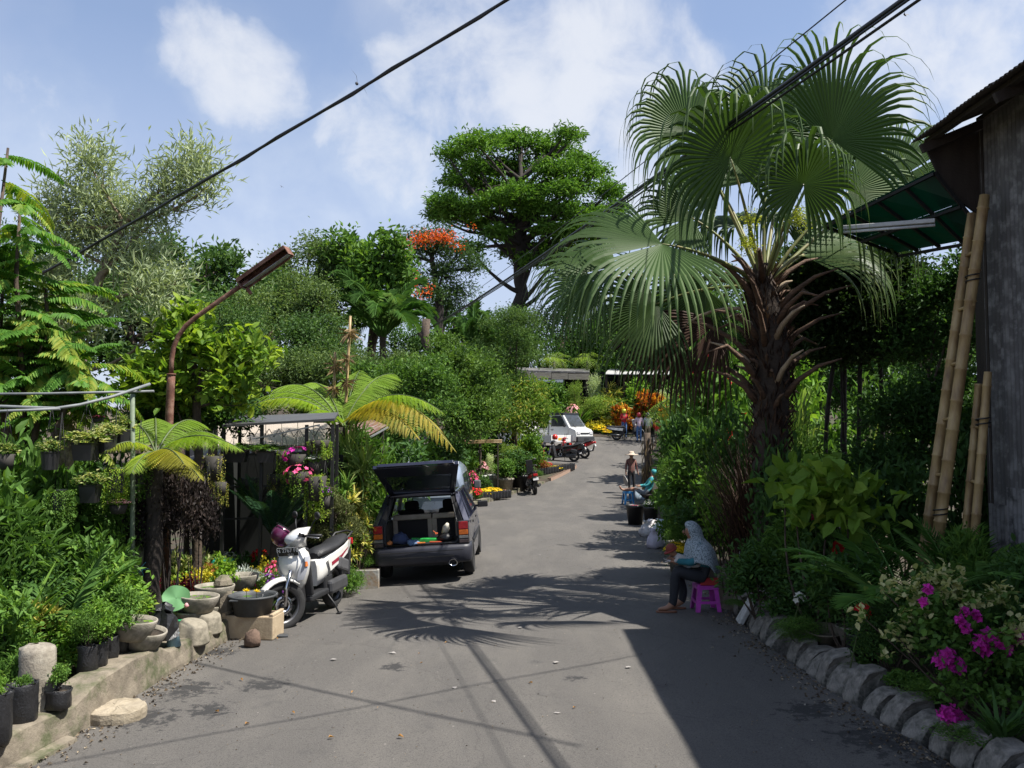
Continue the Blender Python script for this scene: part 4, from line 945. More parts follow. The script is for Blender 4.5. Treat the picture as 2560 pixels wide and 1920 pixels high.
def frond_curve(b, P, LL, pairs, bip, tint):
    n = len(P) - 1; Ts = nrm(np.gradient(P, axis=0)); b.tube(P, np.linspace(.014, .004, n + 1), 5, 1, cap=False)
    s_ = np.linspace(.13, .995, pairs); f = s_ * n; i0 = np.minimum(f.astype(int), n - 1); fr = (f - i0)[:, None]; Q = P[i0] * (1 - fr) + P[i0 + 1] * fr; T = nrm(Ts[i0])
    S = nrm(np.cross(T, np.array((0, 0, 1.0)) + 1e-3)); U = np.cross(S, T); u = (s_ - .13) / .87; pr = np.clip(np.sin(math.pi * (u * .80 + .16)) ** .8, .06, 1); a = np.radians(78) * (1 - .38 * u)
    for sg in (-1, 1):
        D = nrm(T * np.cos(a)[:, None] + sg * S * np.sin(a)[:, None] + U * .05 + np.array((0, 0, -.32)) + rng.normal(0, .04, (pairs, 3))); Lf = LL * pr * rng.uniform(.9, 1.1, pairs); w = np.linspace(.05, .98, bip); g = np.array((0, 0, -.55))
        PQ = Q[:, None] + (D[:, None] * w[None, :, None] + g * (w ** 2)[None, :, None] * .5) * Lf[:, None, None]; TD = nrm(D[:, None] + g * w[None, :, None]); SS = nrm(np.cross(TD, U[:, None]))
        ls = (Lf[:, None] * .22 * np.sin(math.pi * (w * .75 + .22))[None]).ravel()
        for s2 in (-1, 1):
            DD = nrm(TD * .5 + s2 * SS); tt = np.repeat(np.clip(tint + rng.normal(0, .1, pairs), 0, 1), bip); b.leaves(PQ.reshape(-1, 3), DD.reshape(-1, 3), ls * .85, ls * .34 + .002, tt, 0, .1, .15, 0, up=np.repeat(U, bip, 0))
fern('tree_fern', 'tree fern on a dark trunk with bright fronds at the rusty lamp foot', (388, 10.0), (390, 1135, 10.0),
     [(600, 1122, 9.6, .22, .45), (512, 1068, 11.0, .30, .5), (262, 1128, 9.4, .26, .8), (500, 1195, 9.4, .15, .5, G_FERNY), (385, 1092, 11.2, .35, .35), (300, 1075, 10.8, .25, .5), (330, 1180, 9.2, .15, .75), (460, 1160, 9.0, .12, .4, G_FERNY), (560, 1100, 10.9, .25, .4)], .11)
fern('tree_fern', 'wide tree fern spreading yellow-green fronds above the dark estate car', (850, 15.2), (858, 1068, 15.2),
     [(1106, 1030, 14.6, .32, .55), (1130, 1118, 14.2, .40, .75, G_FERNY), (596, 1030, 14.6, .30, .6), (690, 975, 16.5, .25, .45), (640, 1000, 15.6, .28, .5), (985, 935, 16.6, .22, .5), (1010, 1000, 15.0, .25, .55), (760, 965, 17, .22, .35), (925, 965, 15.8, .15, .45), (760, 1040, 14.2, .25, .55), (900, 925, 17.4, .1, .35), (1040, 1090, 14.0, .3, .7, G_FERNY)], .12, pairs=24, bip=17)
fern('tree_fern', 'yellowing tree fern frond arching over the hanging pots at left', (175, 11.2), (165, 1080, 11.2), [(270, 1075, 10.2, .22, .5), (250, 1050, 11.6, .2, .5), (90, 1090, 10.8, .2, .4), (130, 1040, 12.3, .2, .35)], .10, pairs=20, bip=12)
for k, (px, lab) in enumerate(((1385, 'small tree fern on the wooden stall roof, left one of two'), (1468, 'small tree fern on the wooden stall roof, right one of two'))):
    zc = (px, 905, 57); fr = [(px + dx, 905 + dy, 57 + dd, .3, .5) for dx, dy, dd in ((-52, 0, 0), (-30, 12, -2), (50, 6, 0), (28, 20, -2), (-15, -12, 2), (20, -14, 2), (0, 22, -2.5), (45, -10, 1))]
    fern('tree_fern', lab, (px, 57), zc, fr, .12, pairs=14, bip=6)
fern('tree_fern', 'bright tree fern leaning into the road behind the bamboo stump', (1712, 25), (1712, 1030, 25), [(1625, 1060, 23, .3, .55), (1650, 1010, 24, .3, .5), (1760, 990, 25, .3, .5), (1700, 960, 26, .2, .4), (1780, 1050, 24, .3, .5), (1660, 1090, 23, .3, .6), (1735, 940, 26, .2, .45)], .12, pairs=18, bip=10)

# ================================================================ TREES
c6 = lambda cx, cy, rx, ry, d=65: (900 + cx / 2.304, 280 + cy / 2.304, d, rx / 2.304, ry / 2.304)
RT = [(700, 185, 190, 55), (900, 170, 170, 48), (1180, 135, 85, 48), (560, 240, 85, 50), (1080, 225, 160, 60), (1270, 275, 90, 50), (640, 325, 170, 48), (880, 320, 190, 50), (1150, 335, 170, 60), (1370, 350, 85, 50), (530, 400, 70, 38),
      (700, 445, 180, 50), (950, 465, 160, 48), (1200, 450, 150, 52), (1420, 470, 100, 60), (480, 530, 105, 48), (570, 600, 115, 45), (800, 520, 150, 40), (720, 645, 85, 28), (1000, 560, 120, 40), (1180, 565, 110, 46), (1380, 600, 140, 56), (1445, 690, 90, 42), (1250, 685, 120, 46), (1100, 790, 125, 40), (900, 805, 110, 38), (1300, 770, 90, 38), (640, 790, 80, 32), (1440, 640, 100, 50), (1300, 620, 130, 45), (450, 600, 70, 40), (620, 560, 120, 45), (1480, 560, 50, 50), (1080, 680, 110, 40), (1200, 850, 90, 30), (800, 700, 90, 30), (1000, 860, 80, 26), (1420, 740, 100, 36)]
RT2 = []
for q in RT:
    q = (q[0], q[1], q[2], q[3] * (.5 if q[1] < 420 else .8)); RT2 += [c6(*q, 65 + random.uniform(-4.5, 4.5)), c6(q[0] + random.uniform(-60, 60), q[1] + 6, q[2] * .7, q[3] * .8, 65 + random.uniform(-5, 5))]
tree_px('rain_tree', 'tall spreading rain tree with layered dark green canopy in the centre', (1300, 65), RT2, G_RAIN, 44000, .42, .15, [(1302, 780, 65), (1300, 620, 65), (1298, 520, 65), (1303, 450, 65)], (.62, .22), bark=BARK_D, sub=2, clump=10, shell=.25, tw=.26, up=.15, spread=.8, flat=.45, limb=(.20, .05), tb=.42, ts=.3)
FTL = [c6(330, 735, 95, 26, 55), c6(470, 725, 90, 32, 55), c6(420, 790, 130, 45, 55), c6(300, 830, 60, 30, 55), c6(560, 820, 110, 40, 55), c6(480, 930, 110, 55, 55), c6(640, 900, 100, 45, 56), c6(400, 1050, 90, 40, 54), c6(330, 970, 60, 40, 54), c6(560, 1040, 110, 50, 56), c6(500, 1120, 120, 50, 56)]
tree_px('flame_tree', 'flame tree with orange red blossom left of the tall central tree', (1100, 55), FTL, lf('leaf_flame_tree', (.045, .085, .03)), 9500, .26, .09, [(1100, 800, 55), (1095, 740, 55), (1085, 690, 55), (1080, 640, 55)], (.34, .14), bark=BARK_D, sub=3, clump=10, shell=.2, tw=.3, flat=.4, limb=(.13, .045),
        blossom=([c6(260, 775, 55, 15, 53), c6(330, 745, 75, 18, 53.5), c6(430, 735, 80, 20, 53.5), c6(510, 735, 40, 20, 53.5), c6(270, 960, 36, 22, 52.5), c6(350, 965, 26, 16, 52.5), c6(330, 1040, 20, 18, 52.5), c6(255, 1090, 16, 12, 52.5), c6(350, 1080, 22, 12, 52.5), c6(395, 1040, 22, 12, 52.5), c6(300, 1140, 16, 8, 52.5), c6(640, 650, 16, 10, 53), c6(570, 770, 20, 10, 53), c6(215, 760, 40, 10, 53), c6(380, 715, 60, 10, 53.5), c6(470, 700, 40, 8, 53.5), c6(300, 715, 40, 9, 53.5), c6(310, 985, 40, 14, 52.5), c6(240, 985, 20, 14, 52.5), c6(420, 1030, 30, 8, 52.5)], leafmat('flame_blossom', [(0, (.45, .04, .01)), (.5, (.78, .12, .02)), (1, (.85, .30, .06))], trans=.25), 1100, .15))
def far_tree(label, px, top, d, w, kind=0, group='trees closing the view behind the nursery', low=None):
    lm = [G_FAR, G_FAR2, G_DARK, G_MID][kind]; zt = top; zb = low or (top + w * .9)
    L = []; k = 16
    for i in range(k):
        f = (i + .5) / k; py = zt + (zb - zt) * (f * .92 + .10); ww = w * .5 * math.sin(math.pi * min(.92, f * .75 + .22)); L.append((px + random.uniform(-1, 1) * ww * .8, py, d + random.uniform(-.3, .3) * w / FPX * d, w * random.uniform(.13, .22), w * random.uniform(.09, .15)))
    n = 10500 if d > 20 else 8000; lw = max(.08, .0050 * d) * random.choice((.8, 1.0, 1.35, 1.7)); n = int(n * min(1.2, (.0050 * d / lw) ** 1.2))
    return tree_px('broadleaf_tree', label, (px, d), L, lm, n, lw, lw * .5, [(px + random.uniform(-15, 15), zb, d), (px + random.uniform(-20, 20), (zb + zt) / 2, d)], (.010 * d * .6, .004 * d), group=group, sub=1, clump=9, shell=.4, tw=.007 * d, spread=.8, flat=.15, split=4)
for a in (('dark tree at the skyline just right of the grey-green tree', 450, 590, 36, 300, 0), ('low rounded tree behind the citrus bush', 340, 680, 30, 300, 0), ('mid green tree right of the lamp arm bend', 610, 640, 40, 300, 0), ('feathery pale tree behind the lamp head', 770, 600, 44, 230, 1),
          ('bushy green tree under the slanted lamp head', 640, 720, 31, 320, 1), ('light green tree left of the tall thin palm', 800, 690, 36, 260, 1), ('dense tree low behind the black stand', 540, 760, 27, 330, 0), ('bushy tree low behind the dead bamboo stems', 800, 790, 29, 300, 0),
          ('dense dark tree hidden at the skyline behind the pinnate tree', 150, 620, 28, 380, 0), ('glossy rounded tree beside the flame tree', 925, 585, 43, 230, 3), ('dark tree below the red blossom', 1010, 820, 48, 220, 2), ('dark low tree left of the tall central trunk', 1190, 770, 60, 320, 2), ('dark dense tree right of the tall central trunk', 1400, 735, 62, 330, 2),
          ('shaded tree behind the far zinc stall', 1560, 760, 66, 340, 0), ('shaded tree behind the big palm skirt', 1700, 720, 58, 340, 0), ('dark tree behind the palm trunk', 1870, 690, 48, 380, 2), ('dark tree right of the palm trunk', 2060, 640, 36, 420, 0), ('dark tree behind the green canopy', 2260, 640, 30, 420, 2),
          ('tall dark tree at the far left skyline', -40, 560, 30, 400, 0), ('tree hidden behind the zinc shed', 2500, 640, 30, 420, 0), ('tree filling the gap under the tall central crown', 1480, 760, 65, 300, 0), ('dense tree behind the drooping palm skirt', 1620, 770, 63, 300, 3), ('dark thick tree seen right under the big palm crown', 1980, 740, 24, 300, 2), ('dark thick tree behind the slim stems', 2150, 760, 22, 330, 2), ('dense dark tree low behind the ladder', 2330, 800, 20, 300, 2), ('low tree between the palms and the wooden stall', 1250, 800, 64, 260, 3)): far_tree(*a)
# glossy shrubby trees in the middle ground
def mid_tree(label, base, lobes, lm, n, L, Wd, tr=.06, **k): return tree_px('small_tree', label, base, lobes, lm, n, L, Wd, [(base[0], lobes[0][1] + lobes[0][4], base[1]), (base[0] + 4, lobes[0][1], base[1])], (tr, tr * .5), group='small trees in the middle of the nursery', split=5, **k)
mid_tree('dark glossy small tree above the open tailgate', (1010, 22), [(1010, 975, 22, 100, 70), (960, 1000, 21.5, 90, 80), (1060, 1010, 21.5, 90, 80), (930, 930, 23, 60, 40), (1090, 940, 22.5, 50, 50), (1000, 1060, 21, 130, 60)], lf('leaf_mid_glossy', (.058, .115, .024)), 12000, .13, .06, shell=.4, tw=.10)
mid_tree('dense rounded small tree left of the thin mango tree', (1140, 27), [(1130, 900, 25, 70, 50), (1100, 950, 24.5, 90, 60), (1170, 960, 24.5, 90, 80), (1120, 1030, 24, 110, 70), (1180, 1060, 24, 80, 60), (1110, 860, 25.5, 35, 35)], lf('leaf_glossy_mid', (.070, .125, .026), yellow=(.16, .22, .05)), 13000, .135, .06, shell=.4, tw=.10)
mid_tree('tall grey-green small tree in front of the tall central trunk', (1290, 37), [(1280, 830, 37, 75, 60), (1250, 880, 37, 80, 60), (1320, 880, 37, 60, 50), (1250, 950, 36.5, 70, 60), (1290, 800, 37, 50, 30)], lf('leaf_ficus', (.055, .10, .03)), 14000, .11, .05, shell=.4, tw=.12)
mid_tree('thin mango tree with bright drooping leaves left of the white truck', (1284, 36), [(1290, 980, 36, 60, 40), (1250, 1010, 36, 45, 40), (1320, 1020, 35.5, 45, 40), (1290, 1050, 35.5, 55, 30), (1340, 1060, 36, 30, 25), (1230, 1060, 36, 40, 30)], lf('leaf_mango', (.10, .17, .03), yellow=(.30, .26, .06)), 5200, .22, .05, tr=.09, shell=.3, tw=.2, droop=.5, up=-.3)
mid_tree('lance-leaved small tree left of the road bend', (1200, 33), [(1200, 1010, 33, 70, 60), (1160, 1060, 32, 70, 50), (1230, 950, 34, 50, 50)], lf('leaf_lance_tree', (.055, .105, .024)), 7000, .17, .05, shell=.3, tw=.2)
mid_tree('bushy light small tree between the fern and the palms', (960, 28), [(960, 930, 28, 90, 40), (900, 940, 27, 80, 40), (700, 930, 27, 110, 40), (600, 950, 26, 90, 40), (790, 920, 27, 80, 40)], G_FAR2, 14000, .13, .05, shell=.3, tw=.2)
# palms
plant('palm', 955, 690, 40, 270, 'feather_palm', 'feather palm with a mossy trunk in front of the glossy tree', 'palm', base=1.0)
plant('palm', 880, 560, 46, 150, 'feather_palm', 'slender palm standing above the trees at the skyline', 'palm', base=1.2)
plant('palmlow', 985, 830, 26, 230, 'feather_palm', 'low spreading feather palm left of the dead stump', 'palm', base=.9)
plant('palm', 1185, 760, 40, 150, 'feather_palm', 'pale palm with paired thin trunks near the tall central tree', 'palm', base=1.0)
plant('palm', 660, 690, 36, 110, 'feather_palm', 'thin palm poking up beside the lamp head', 'palm', base=.6)
b = B(); s0 = np.array((X(1085, 34), 34, gz(0, 34))); b.tube([np.zeros(3), np.array(W(1085, 900, 34)) - s0, np.array(W(1062, 850, 34)) - s0, np.array(W(1066, 798, 34)) - s0], [.24, .2, .17, .16], 10); b.tube([np.array(W(1068, 850, 34)) - s0, np.array(W(1050, 832, 34)) - s0], [.14, .1], 8)
tag(b.build('dead_stump', BARK, loc=tuple(s0)), 'bare sawn-off brown tree stump under the flame tree', 'stump')
# dead bamboo stems
for px0, px1, top, lab in ((848, 876, 790, 'tallest dead tan bamboo stem above the tree fern'), (826, 838, 880, 'shorter dead tan bamboo stem left of the tallest one')):
    r0 = np.array((X(px0, 15.8), 15.8, .1)); th = thing('dead_bamboo', lab, 'bamboo', tuple(r0)); e = np.array(W(px1, top, 15.8)) - r0
    b = B(); bamboo(b, (0, 0, 0), e, .03, .4); b.build('cane', BAMB, th)
    b = B(); n = 160; f = rng.choice([.55, .62, .72, .82, .93], n) + rng.normal(0, .006, n); b.leaves(e * f[:, None], rdir(n) * (1, 1, .6) + (0, 0, -.15), .24 * rng.uniform(.5, 1.2, n), .014, rng.random(n), 0, .1, .6, 0); b.build('dry_leaves', G_TAN, th)
# ---- left: pinnate tree, grey-green tree, citrus
pr0 = np.array((X(40, 10.4), 10.4, .3)); pt = thing('pinnate_tree', 'tree with long bright green pinnate leaves at the left edge', 'tree', tuple(pr0))
stems = [((150, 1050), (180, 980), (215, 900)), ((100, 1000), (120, 800), (110, 700)), ((60, 1000), (40, 700), (50, 520)), ((10, 1000), (-20, 700), (20, 370)), ((60, 1050), (90, 900), (120, 830)), ((-60, 1000), (-90, 700), (-70, 450)), ((20, 1050), (0, 850), (10, 640))]
b = B(); ends = []
for s_ in stems:
    Q = [np.zeros(3)] + [np.array(W(px, py, 10.4 + random.uniform(-.3, .3))) - pr0 for px, py in s_]; b.tube(Q, np.linspace(.05, .015, len(Q)), 7); ends.append(Q)
b.build('trunk', BARK, pt)
PM = []
for q in range(5):
    b = B(); feather(b, (0, 0, 0), (1, 0, .35 - .1 * q), .82, .5 + .12 * q, 23, .16, .046, 72, .25, .05, .31 + .11 * q, rr=.006, start=.1, kind=1, prof=lambda u: np.clip(np.sin(math.pi * (u * .7 + .22)), .3, 1)); PM.append(b.mesh('pinnate_leaf', G_PIN))
for i in range(230):
    Q = ends[i % len(ends)]; k = random.randint(1, 2); f = random.random(); c = Q[k] * (1 - f) + Q[k + 1] * f; c = c + rng.normal(0, .05, 3); s_ = random.uniform(.75, 1.12)
    part('pinnate_leaf', random.choice(PM), pt, tuple(c), (random.uniform(-.25, .25), random.uniform(-.25, .35), random.uniform(0, 6.28)), s_)
tree_px('grey_green_tree', 'airy tree with slender grey-green leaves behind the pipe rack', (215, 13.2),
        [(235, 430, 13.2, 55, 70), (240, 520, 13.2, 70, 60), (480, 420, 13.0, 60, 55), (430, 480, 13.0, 60, 55), (510, 480, 13.0, 40, 50), (390, 550, 13.1, 60, 50), (140, 530, 13.2, 60, 55), (160, 610, 13.3, 65, 60), (260, 620, 13.4, 80, 60), (340, 660, 13.2, 70, 50), (120, 700, 13.2, 60, 60), (380, 730, 12.8, 70, 40), (440, 710, 12.9, 40, 30), (410, 800, 12.7, 50, 30), (220, 810, 12.9, 80, 50), (300, 560, 13.5, 60, 60), (90, 780, 13, 40, 60)],
        G_GREY, 11500, .17, .028, [(190, 950, 13.2), (190, 860, 13.2), (230, 760, 13.2), (275, 640, 13.2), (310, 560, 13.2)], (.10, .05), bark=BARK_L, sub=3, clump=9, shell=.1, tw=.15, up=.8, spread=.75, limb=(.035, .012), tb=.5)
tree_px('citrus_bush', 'bushy citrus with large bright lime leaves behind the lamp post', (500, 12.2),
        [(430, 870, 12.2, 60, 50), (500, 890, 12.0, 70, 50), (560, 920, 12.0, 60, 50), (470, 950, 12.1, 90, 60), (400, 920, 12.3, 60, 60), (620, 900, 11.9, 50, 28), (470, 820, 12.2, 40, 40), (560, 990, 12.0, 80, 50), (440, 1010, 12.3, 110, 60), (480, 790, 12.2, 28, 22), (610, 830, 12, 18, 16), (380, 980, 12.4, 60, 60)],
        leafmat('leaf_citrus', [(0, (.02, .05, .012)), (.45, (.13, .24, .03)), (1, (.34, .43, .05))], trans=.42), 3600, .165, .085, [(495, 1020, 12.2), (490, 920, 12.2), (480, 850, 12.2)], (.07, .03), cat='bush', sub=1, clump=7, kind=1, shell=.35, tw=.09, up=.5, spread=.7, tb=.62, split=3)
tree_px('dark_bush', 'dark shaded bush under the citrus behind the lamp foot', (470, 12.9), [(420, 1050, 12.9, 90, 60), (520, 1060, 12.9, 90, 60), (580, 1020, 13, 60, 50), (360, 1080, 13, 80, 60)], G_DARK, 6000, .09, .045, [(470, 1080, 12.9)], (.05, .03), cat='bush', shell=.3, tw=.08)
# ---- right: dark shrubs behind the palm
tree_px('dark_shrub_tree', 'dark bushy tree in shade right of the palm trunk', (2110, 14.0), [(2050, 690, 14, 100, 60), (2150, 700, 13.8, 110, 70), (2240, 720, 13.6, 90, 70), (2080, 780, 13.8, 110, 70), (2200, 800, 13.6, 120, 80), (2260, 860, 13.4, 80, 70), (2100, 880, 13.8, 120, 60), (2000, 720, 13.6, 60, 50), (2010, 840, 14, 60, 60)], lf('leaf_deep_shade', (.018, .036, .013)), 40000, .11, .055,  # leaf colour darkened, the shade behind the palm is put into it
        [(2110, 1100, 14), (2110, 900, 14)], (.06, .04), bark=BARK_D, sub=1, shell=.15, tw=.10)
for i, (a, b2, lab) in enumerate((((2075, 1290), (2085, 900), 'slim dark stem under the shaded tree, nearest the palm'), ((2120, 1290), (2150, 880), 'slim dark stem in the middle under the shaded tree'), ((2170, 1290), (2200, 900), 'slim dark leaning stem nearest the ladder'))):
    s0 = np.array((X(a[0], 13.6), 13.6, .15)); e = np.array(W(b2[0], b2[1], 13.6)) - s0; tag(B().tube(curve((0, 0, 0), e, .1, 7), [.035] * 7, 7).build('slim_trunk', BARK_D, loc=tuple(s0)), lab, 'trunk', 'slim trunks right of the palm')
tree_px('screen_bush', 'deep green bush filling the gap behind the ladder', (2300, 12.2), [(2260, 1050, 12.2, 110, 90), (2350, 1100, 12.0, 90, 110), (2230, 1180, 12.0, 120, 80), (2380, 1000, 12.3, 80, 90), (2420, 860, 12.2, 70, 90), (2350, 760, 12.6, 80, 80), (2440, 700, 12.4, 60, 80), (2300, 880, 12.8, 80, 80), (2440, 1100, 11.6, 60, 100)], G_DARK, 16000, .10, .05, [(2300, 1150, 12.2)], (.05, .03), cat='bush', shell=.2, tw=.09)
# ================================================================ PLANTS, placed one by one: kind, px, top, distance, width px, name, label
def rows(tab, cat, group):
    for q in tab:
        kw = q[7] if len(q) > 7 else {}
        plant(*q[:7], cat, group, **kw)
# -- left bed, near
rows([
 ('broad', 40, 1120, 9.4, 330, 'leafy_shrub', 'tall leafy green shrub at the left edge below the hanging pots'),
 ('broad', 170, 1190, 9.7, 300, 'leafy_shrub', 'leafy green shrub in front of the pale bark trunk'),
 ('fine', 270, 1240, 9.9, 230, 'leafy_shrub', 'fine-leaved shrub left of the green post'),
 ('lance', 30, 1280, 8.6, 300, 'leafy_shrub', 'narrow-leaved shrub low at the left edge'),
 ('broad', 250, 1350, 9.1, 240, 'leafy_shrub', 'mid height glossy shrub left of the black polybag hung on the post'),
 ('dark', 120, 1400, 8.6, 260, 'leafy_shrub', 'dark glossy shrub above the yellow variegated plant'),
 ('broadlit', 290, 1415, 8.9, 190, 'leafy_shrub', 'fresh bright green shrub above the row of black polybags'),
 ('broad', 20, 1490, 7.5, 220, 'leafy_shrub', 'broad-leaved shrub at the lower left edge behind the stump'),
 ('broadlit', 180, 1560, 7.9, 170, 'leafy_shrub', 'small bright shrub just right of the concrete stump'),
 ('lance', 60, 1640, 6.9, 130, 'leafy_shrub', 'sprig with long leaves in front of the concrete stump'),
 ('broad', -60, 1200, 8.6, 330, 'leafy_shrub', 'leafy shrub cut by the left edge under the pipes'),
 ('fine', 120, 1090, 11.6, 330, 'leafy_shrub', 'airy shrub behind the pale bark trunk'),
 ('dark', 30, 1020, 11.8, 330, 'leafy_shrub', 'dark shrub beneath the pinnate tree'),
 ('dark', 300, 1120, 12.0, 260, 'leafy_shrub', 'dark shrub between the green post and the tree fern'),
 ('broad', 330, 1480, 9.6, 120, 'leafy_shrub', 'low bright sprig at the foot of the dark trunk'),
 ('purple', 430, 1180, 10.3, 190, 'purple_shrub', 'dark purple-leaved shrub right of the tree fern trunk'),
 ('purple', 362, 1270, 10.1, 120, 'purple_shrub', 'lower dark purple shrub against the tree fern trunk'),
 ('purple', 505, 1215, 10.9, 110, 'purple_shrub', 'purple shrub reaching in front of the green stool'),
], 'shrub', 'shrubs in the left bed')
rows([
 ('areca', 150, 1330, 8.4, 330, 'palm_seedling', 'young feather palm with arching leaves in the left bed'),
 ('strap', 60, 1380, 8.0, 240, 'strap_plant', 'strap-leaved clump at the left edge beside the young palm'),
 ('vary', 112, 1510, 7.9, 150, 'variegated_umbrella_plant', 'yellow variegated umbrella plant above the concrete stump'),
 ('strap', 40, 1120, 11.0, 180, 'strap_plant', 'upright strap-leaved clump under the grey pipes'),
 ('straplit', 225, 1590, 8.2, 110, 'strap_plant', 'small yellow-green sprig near the polybags'),
], 'plant', 'single plants in the left bed')
# flower nursery between the dark trunk and the scooter
rows([
 ('m_green', 440, 1480, 10.6, 110, 'bedding_plant', 'green bedding plant left of the lotus bowl'),
 ('m_maroon', 430, 1420, 11.4, 90, 'bedding_plant', 'maroon foliage plant next to the dark trunk'),
 ('m_maroon', 485, 1418, 11.0, 110, 'bedding_plant', 'maroon foliage plant left of the yellow plant'),
 ('m_goldleaf', 515, 1378, 11.5, 130, 'bedding_plant', 'bright golden-leaved plant in the flower nursery'),
 ('m_lime', 470, 1400, 11.9, 100, 'bedding_plant', 'lime leaved plant left of the golden one'),
 ('m_var', 500, 1345, 12.6, 130, 'bedding_plant', 'cream variegated plant behind the golden one'),
 ('m_var', 440, 1345, 12.4, 110, 'bedding_plant', 'cream variegated plant next to the purple shrub'),
 ('m_bronze', 540, 1370, 12.2, 90, 'bedding_plant', 'bronze leaved plant behind the golden one'),
 ('m_var', 560, 1358, 12.7, 100, 'bedding_plant', 'pale variegated plant below the green stool'),
 ('m_silver', 625, 1390, 11.9, 110, 'bedding_plant', 'silver leaved dusty plant in the flower nursery'),
 ('m_pink', 610, 1428, 11.4, 100, 'bedding_plant', 'pink flowered plant in front of the silver one'),
 ('m_lpink', 575, 1440, 11.3, 80, 'bedding_plant', 'pale pink flowered plant behind the short concrete post'),
 ('m_lime', 665, 1415, 11.5, 110, 'bedding_plant', 'lime green mound left of the scooter'),
 ('m_goldleaf', 672, 1365, 12.5, 80, 'bedding_plant', 'yellow-green tuft under the purple helmet'),
 ('m_purple', 690, 1400, 11.6, 90, 'bedding_plant', 'purple flowered plant beside the scooter front'),
 ('m_fine', 660, 1450, 11.2, 90, 'bedding_plant', 'fine leaved green mound behind the black tub'),
 ('m_fine', 510, 1435, 11.1, 110, 'bedding_plant', 'blue-green fine mound left of the short concrete post'),
 ('m_green', 450, 1450, 11.0, 120, 'bedding_plant', 'plain green plant right of the dark trunk'),
 ('m_red', 480, 1465, 10.9, 60, 'bedding_plant', 'small red flowered plant behind the lotus leaf'),
 ('m_pink', 690, 1375, 12.3, 60, 'bedding_plant', 'red-pink plant right under the helmet'),
 ('m_dark', 640, 1345, 13.0, 120, 'bedding_plant', 'dark leafy plant under the cycad'),
 ('m_white', 575, 1350, 13.1, 80, 'bedding_plant', 'white flowered plant beside the green stool'),
 ('m_green', 600, 1375, 12.6, 100, 'bedding_plant', 'green plant with round leaf right of the stool'),
 ('m_red', 655, 1340, 13.3, 70, 'bedding_plant', 'red flowered plant in shade left of the helmet'),
 ('m_dark', 700, 1420, 12.6, 110, 'bedding_plant', 'dark leafy plant hidden behind the scooter'),
], 'bedding plant', 'bedding plants in the flower nursery')
plant('bigleaf', 565, 1390, 10.7, 75, 'canna', 'broad green canna leaves rising behind the short concrete post', 'plant')
plant('m_purple', 700, 1430, 11.35, 80, 'potted_flower', 'purple flower in a black pot at the scooter fender', 'potted plant', None, pot='black', poth=.30)
# hanging pots
def hang(kind, px, py, d, wpx, hpx, label, pot='tub', drop=None, potw=None, wire=.45, group='hanging pots'):
    x = W(px, py, d); root = thing('hanging_pot', label, 'hanging pot', tuple(x), rng.random() * .6, group); w = wpx / FPX * d; h = hpx / FPX * d; pw = potw or w * .72; ph = h * .55
    b = B()
    if pot == 'tub': b.lathe([(0, -ph), (pw * .40, -ph), (pw * .47, -.02), (pw * .5, 0), (pw * .47, .005), (pw * .44, -.02), (0, -.03)], 4 if wpx > 70 else 16, M=rotm(0, 0, .785), smooth=False); mt = BLKPL
    elif pot == 'blue': b.lathe([(0, -ph), (pw * .34, -ph), (pw * .5, 0), (pw * .46, 0), (0, -.03)], 14); mt = mat('pale_blue_basket', (.22, .38, .45), .5)
    else: b.lathe([(0, -ph), (pw * .36, -ph), (pw * .5, 0), (pw * .46, .0), (0, -.03)], 14); mt = mat('bag_brown', (.04, .035, .03), .8)
    b.build('pot', mt, root)
    CNT[kind] = CNT.get(kind, -1) + 1; v = KIND[kind][CNT[kind] % 2]
    for nm, me in v: part(nm, me, root, (0, 0, -.02), None, (w, w, h if kind.startswith(('trail', 'pet')) else h * .62))
    b = B()
    for a in (0, 2.1, 4.2): b.tube([(pw * .45 * math.cos(a), pw * .45 * math.sin(a), 0), (0, 0, wire)], .0025, 4)
    b.build('hanger', MBLK, root); return root
hang('m_var', 126, 1130, 9.1, 64, 80, 'black hanging pot of variegated leaves on the pale bark trunk', wire=.48)
hang('m_var', 215, 1108, 9.3, 104, 78, 'long black hanging trough of variegated leaves right of the pale trunk', wire=.42)
hang('m_var', 268, 1090, 9.5, 70, 80, 'black hanging pot of variegated leaves beside the green post', wire=.4)
hang('m_var', 308, 1075, 9.7, 60, 90, 'highest black hanging pot of variegated leaves at the green post', wire=.36)
hang('m_var', 226, 1212, 9.3, 84, 80, 'lower black hanging pot of pale leaves left of the green post', wire=.7)
hang('trail', 150, 1225, 9.0, 80, 90, 'black hanging pot with trailing green leaves, lowest at left', wire=.8, potw=.16)
hang('m_var', 15, 1135, 8.9, 60, 70, 'brown hanging pot at the left edge under the pipes', pot='bag', wire=.45)
hang('traillit', 290, 1170, 9.6, 74, 110, 'hanging pot of lime trailing leaves against the green post', wire=.7)
hang('m_lpink', 296, 1262, 9.6, 62, 40, 'hanging pot of pale pink flowers low on the green post', pot='bag', wire=.6)
hang('trail', 350, 1160, 9.9, 90, 90, 'hanging pot of dark green leaves under the tree fern', wire=.5, potw=.15)
hang('petunia', 745, 1135, 12.6, 84, 70, 'hanging basket of purple petunias under the stand roof edge', pot='bag', wire=.35)
hang('petpink', 748, 1178, 12.5, 84, 66, 'hanging basket of bright pink petunias below the purple ones', pot='bag', wire=.5)
hang('m_white', 782, 1155, 12.6, 46, 50, 'small hanging basket of white trumpet flowers', pot='bag', wire=.4)
hang('traillit', 792, 1190, 12.5, 70, 110, 'hanging basket of long lime green trailing strands', pot='bag', wire=.5)
hang('traillit', 708, 1128, 12.7, 44, 80, 'round green hanging basket left of the petunias', pot='bag', wire=.3)
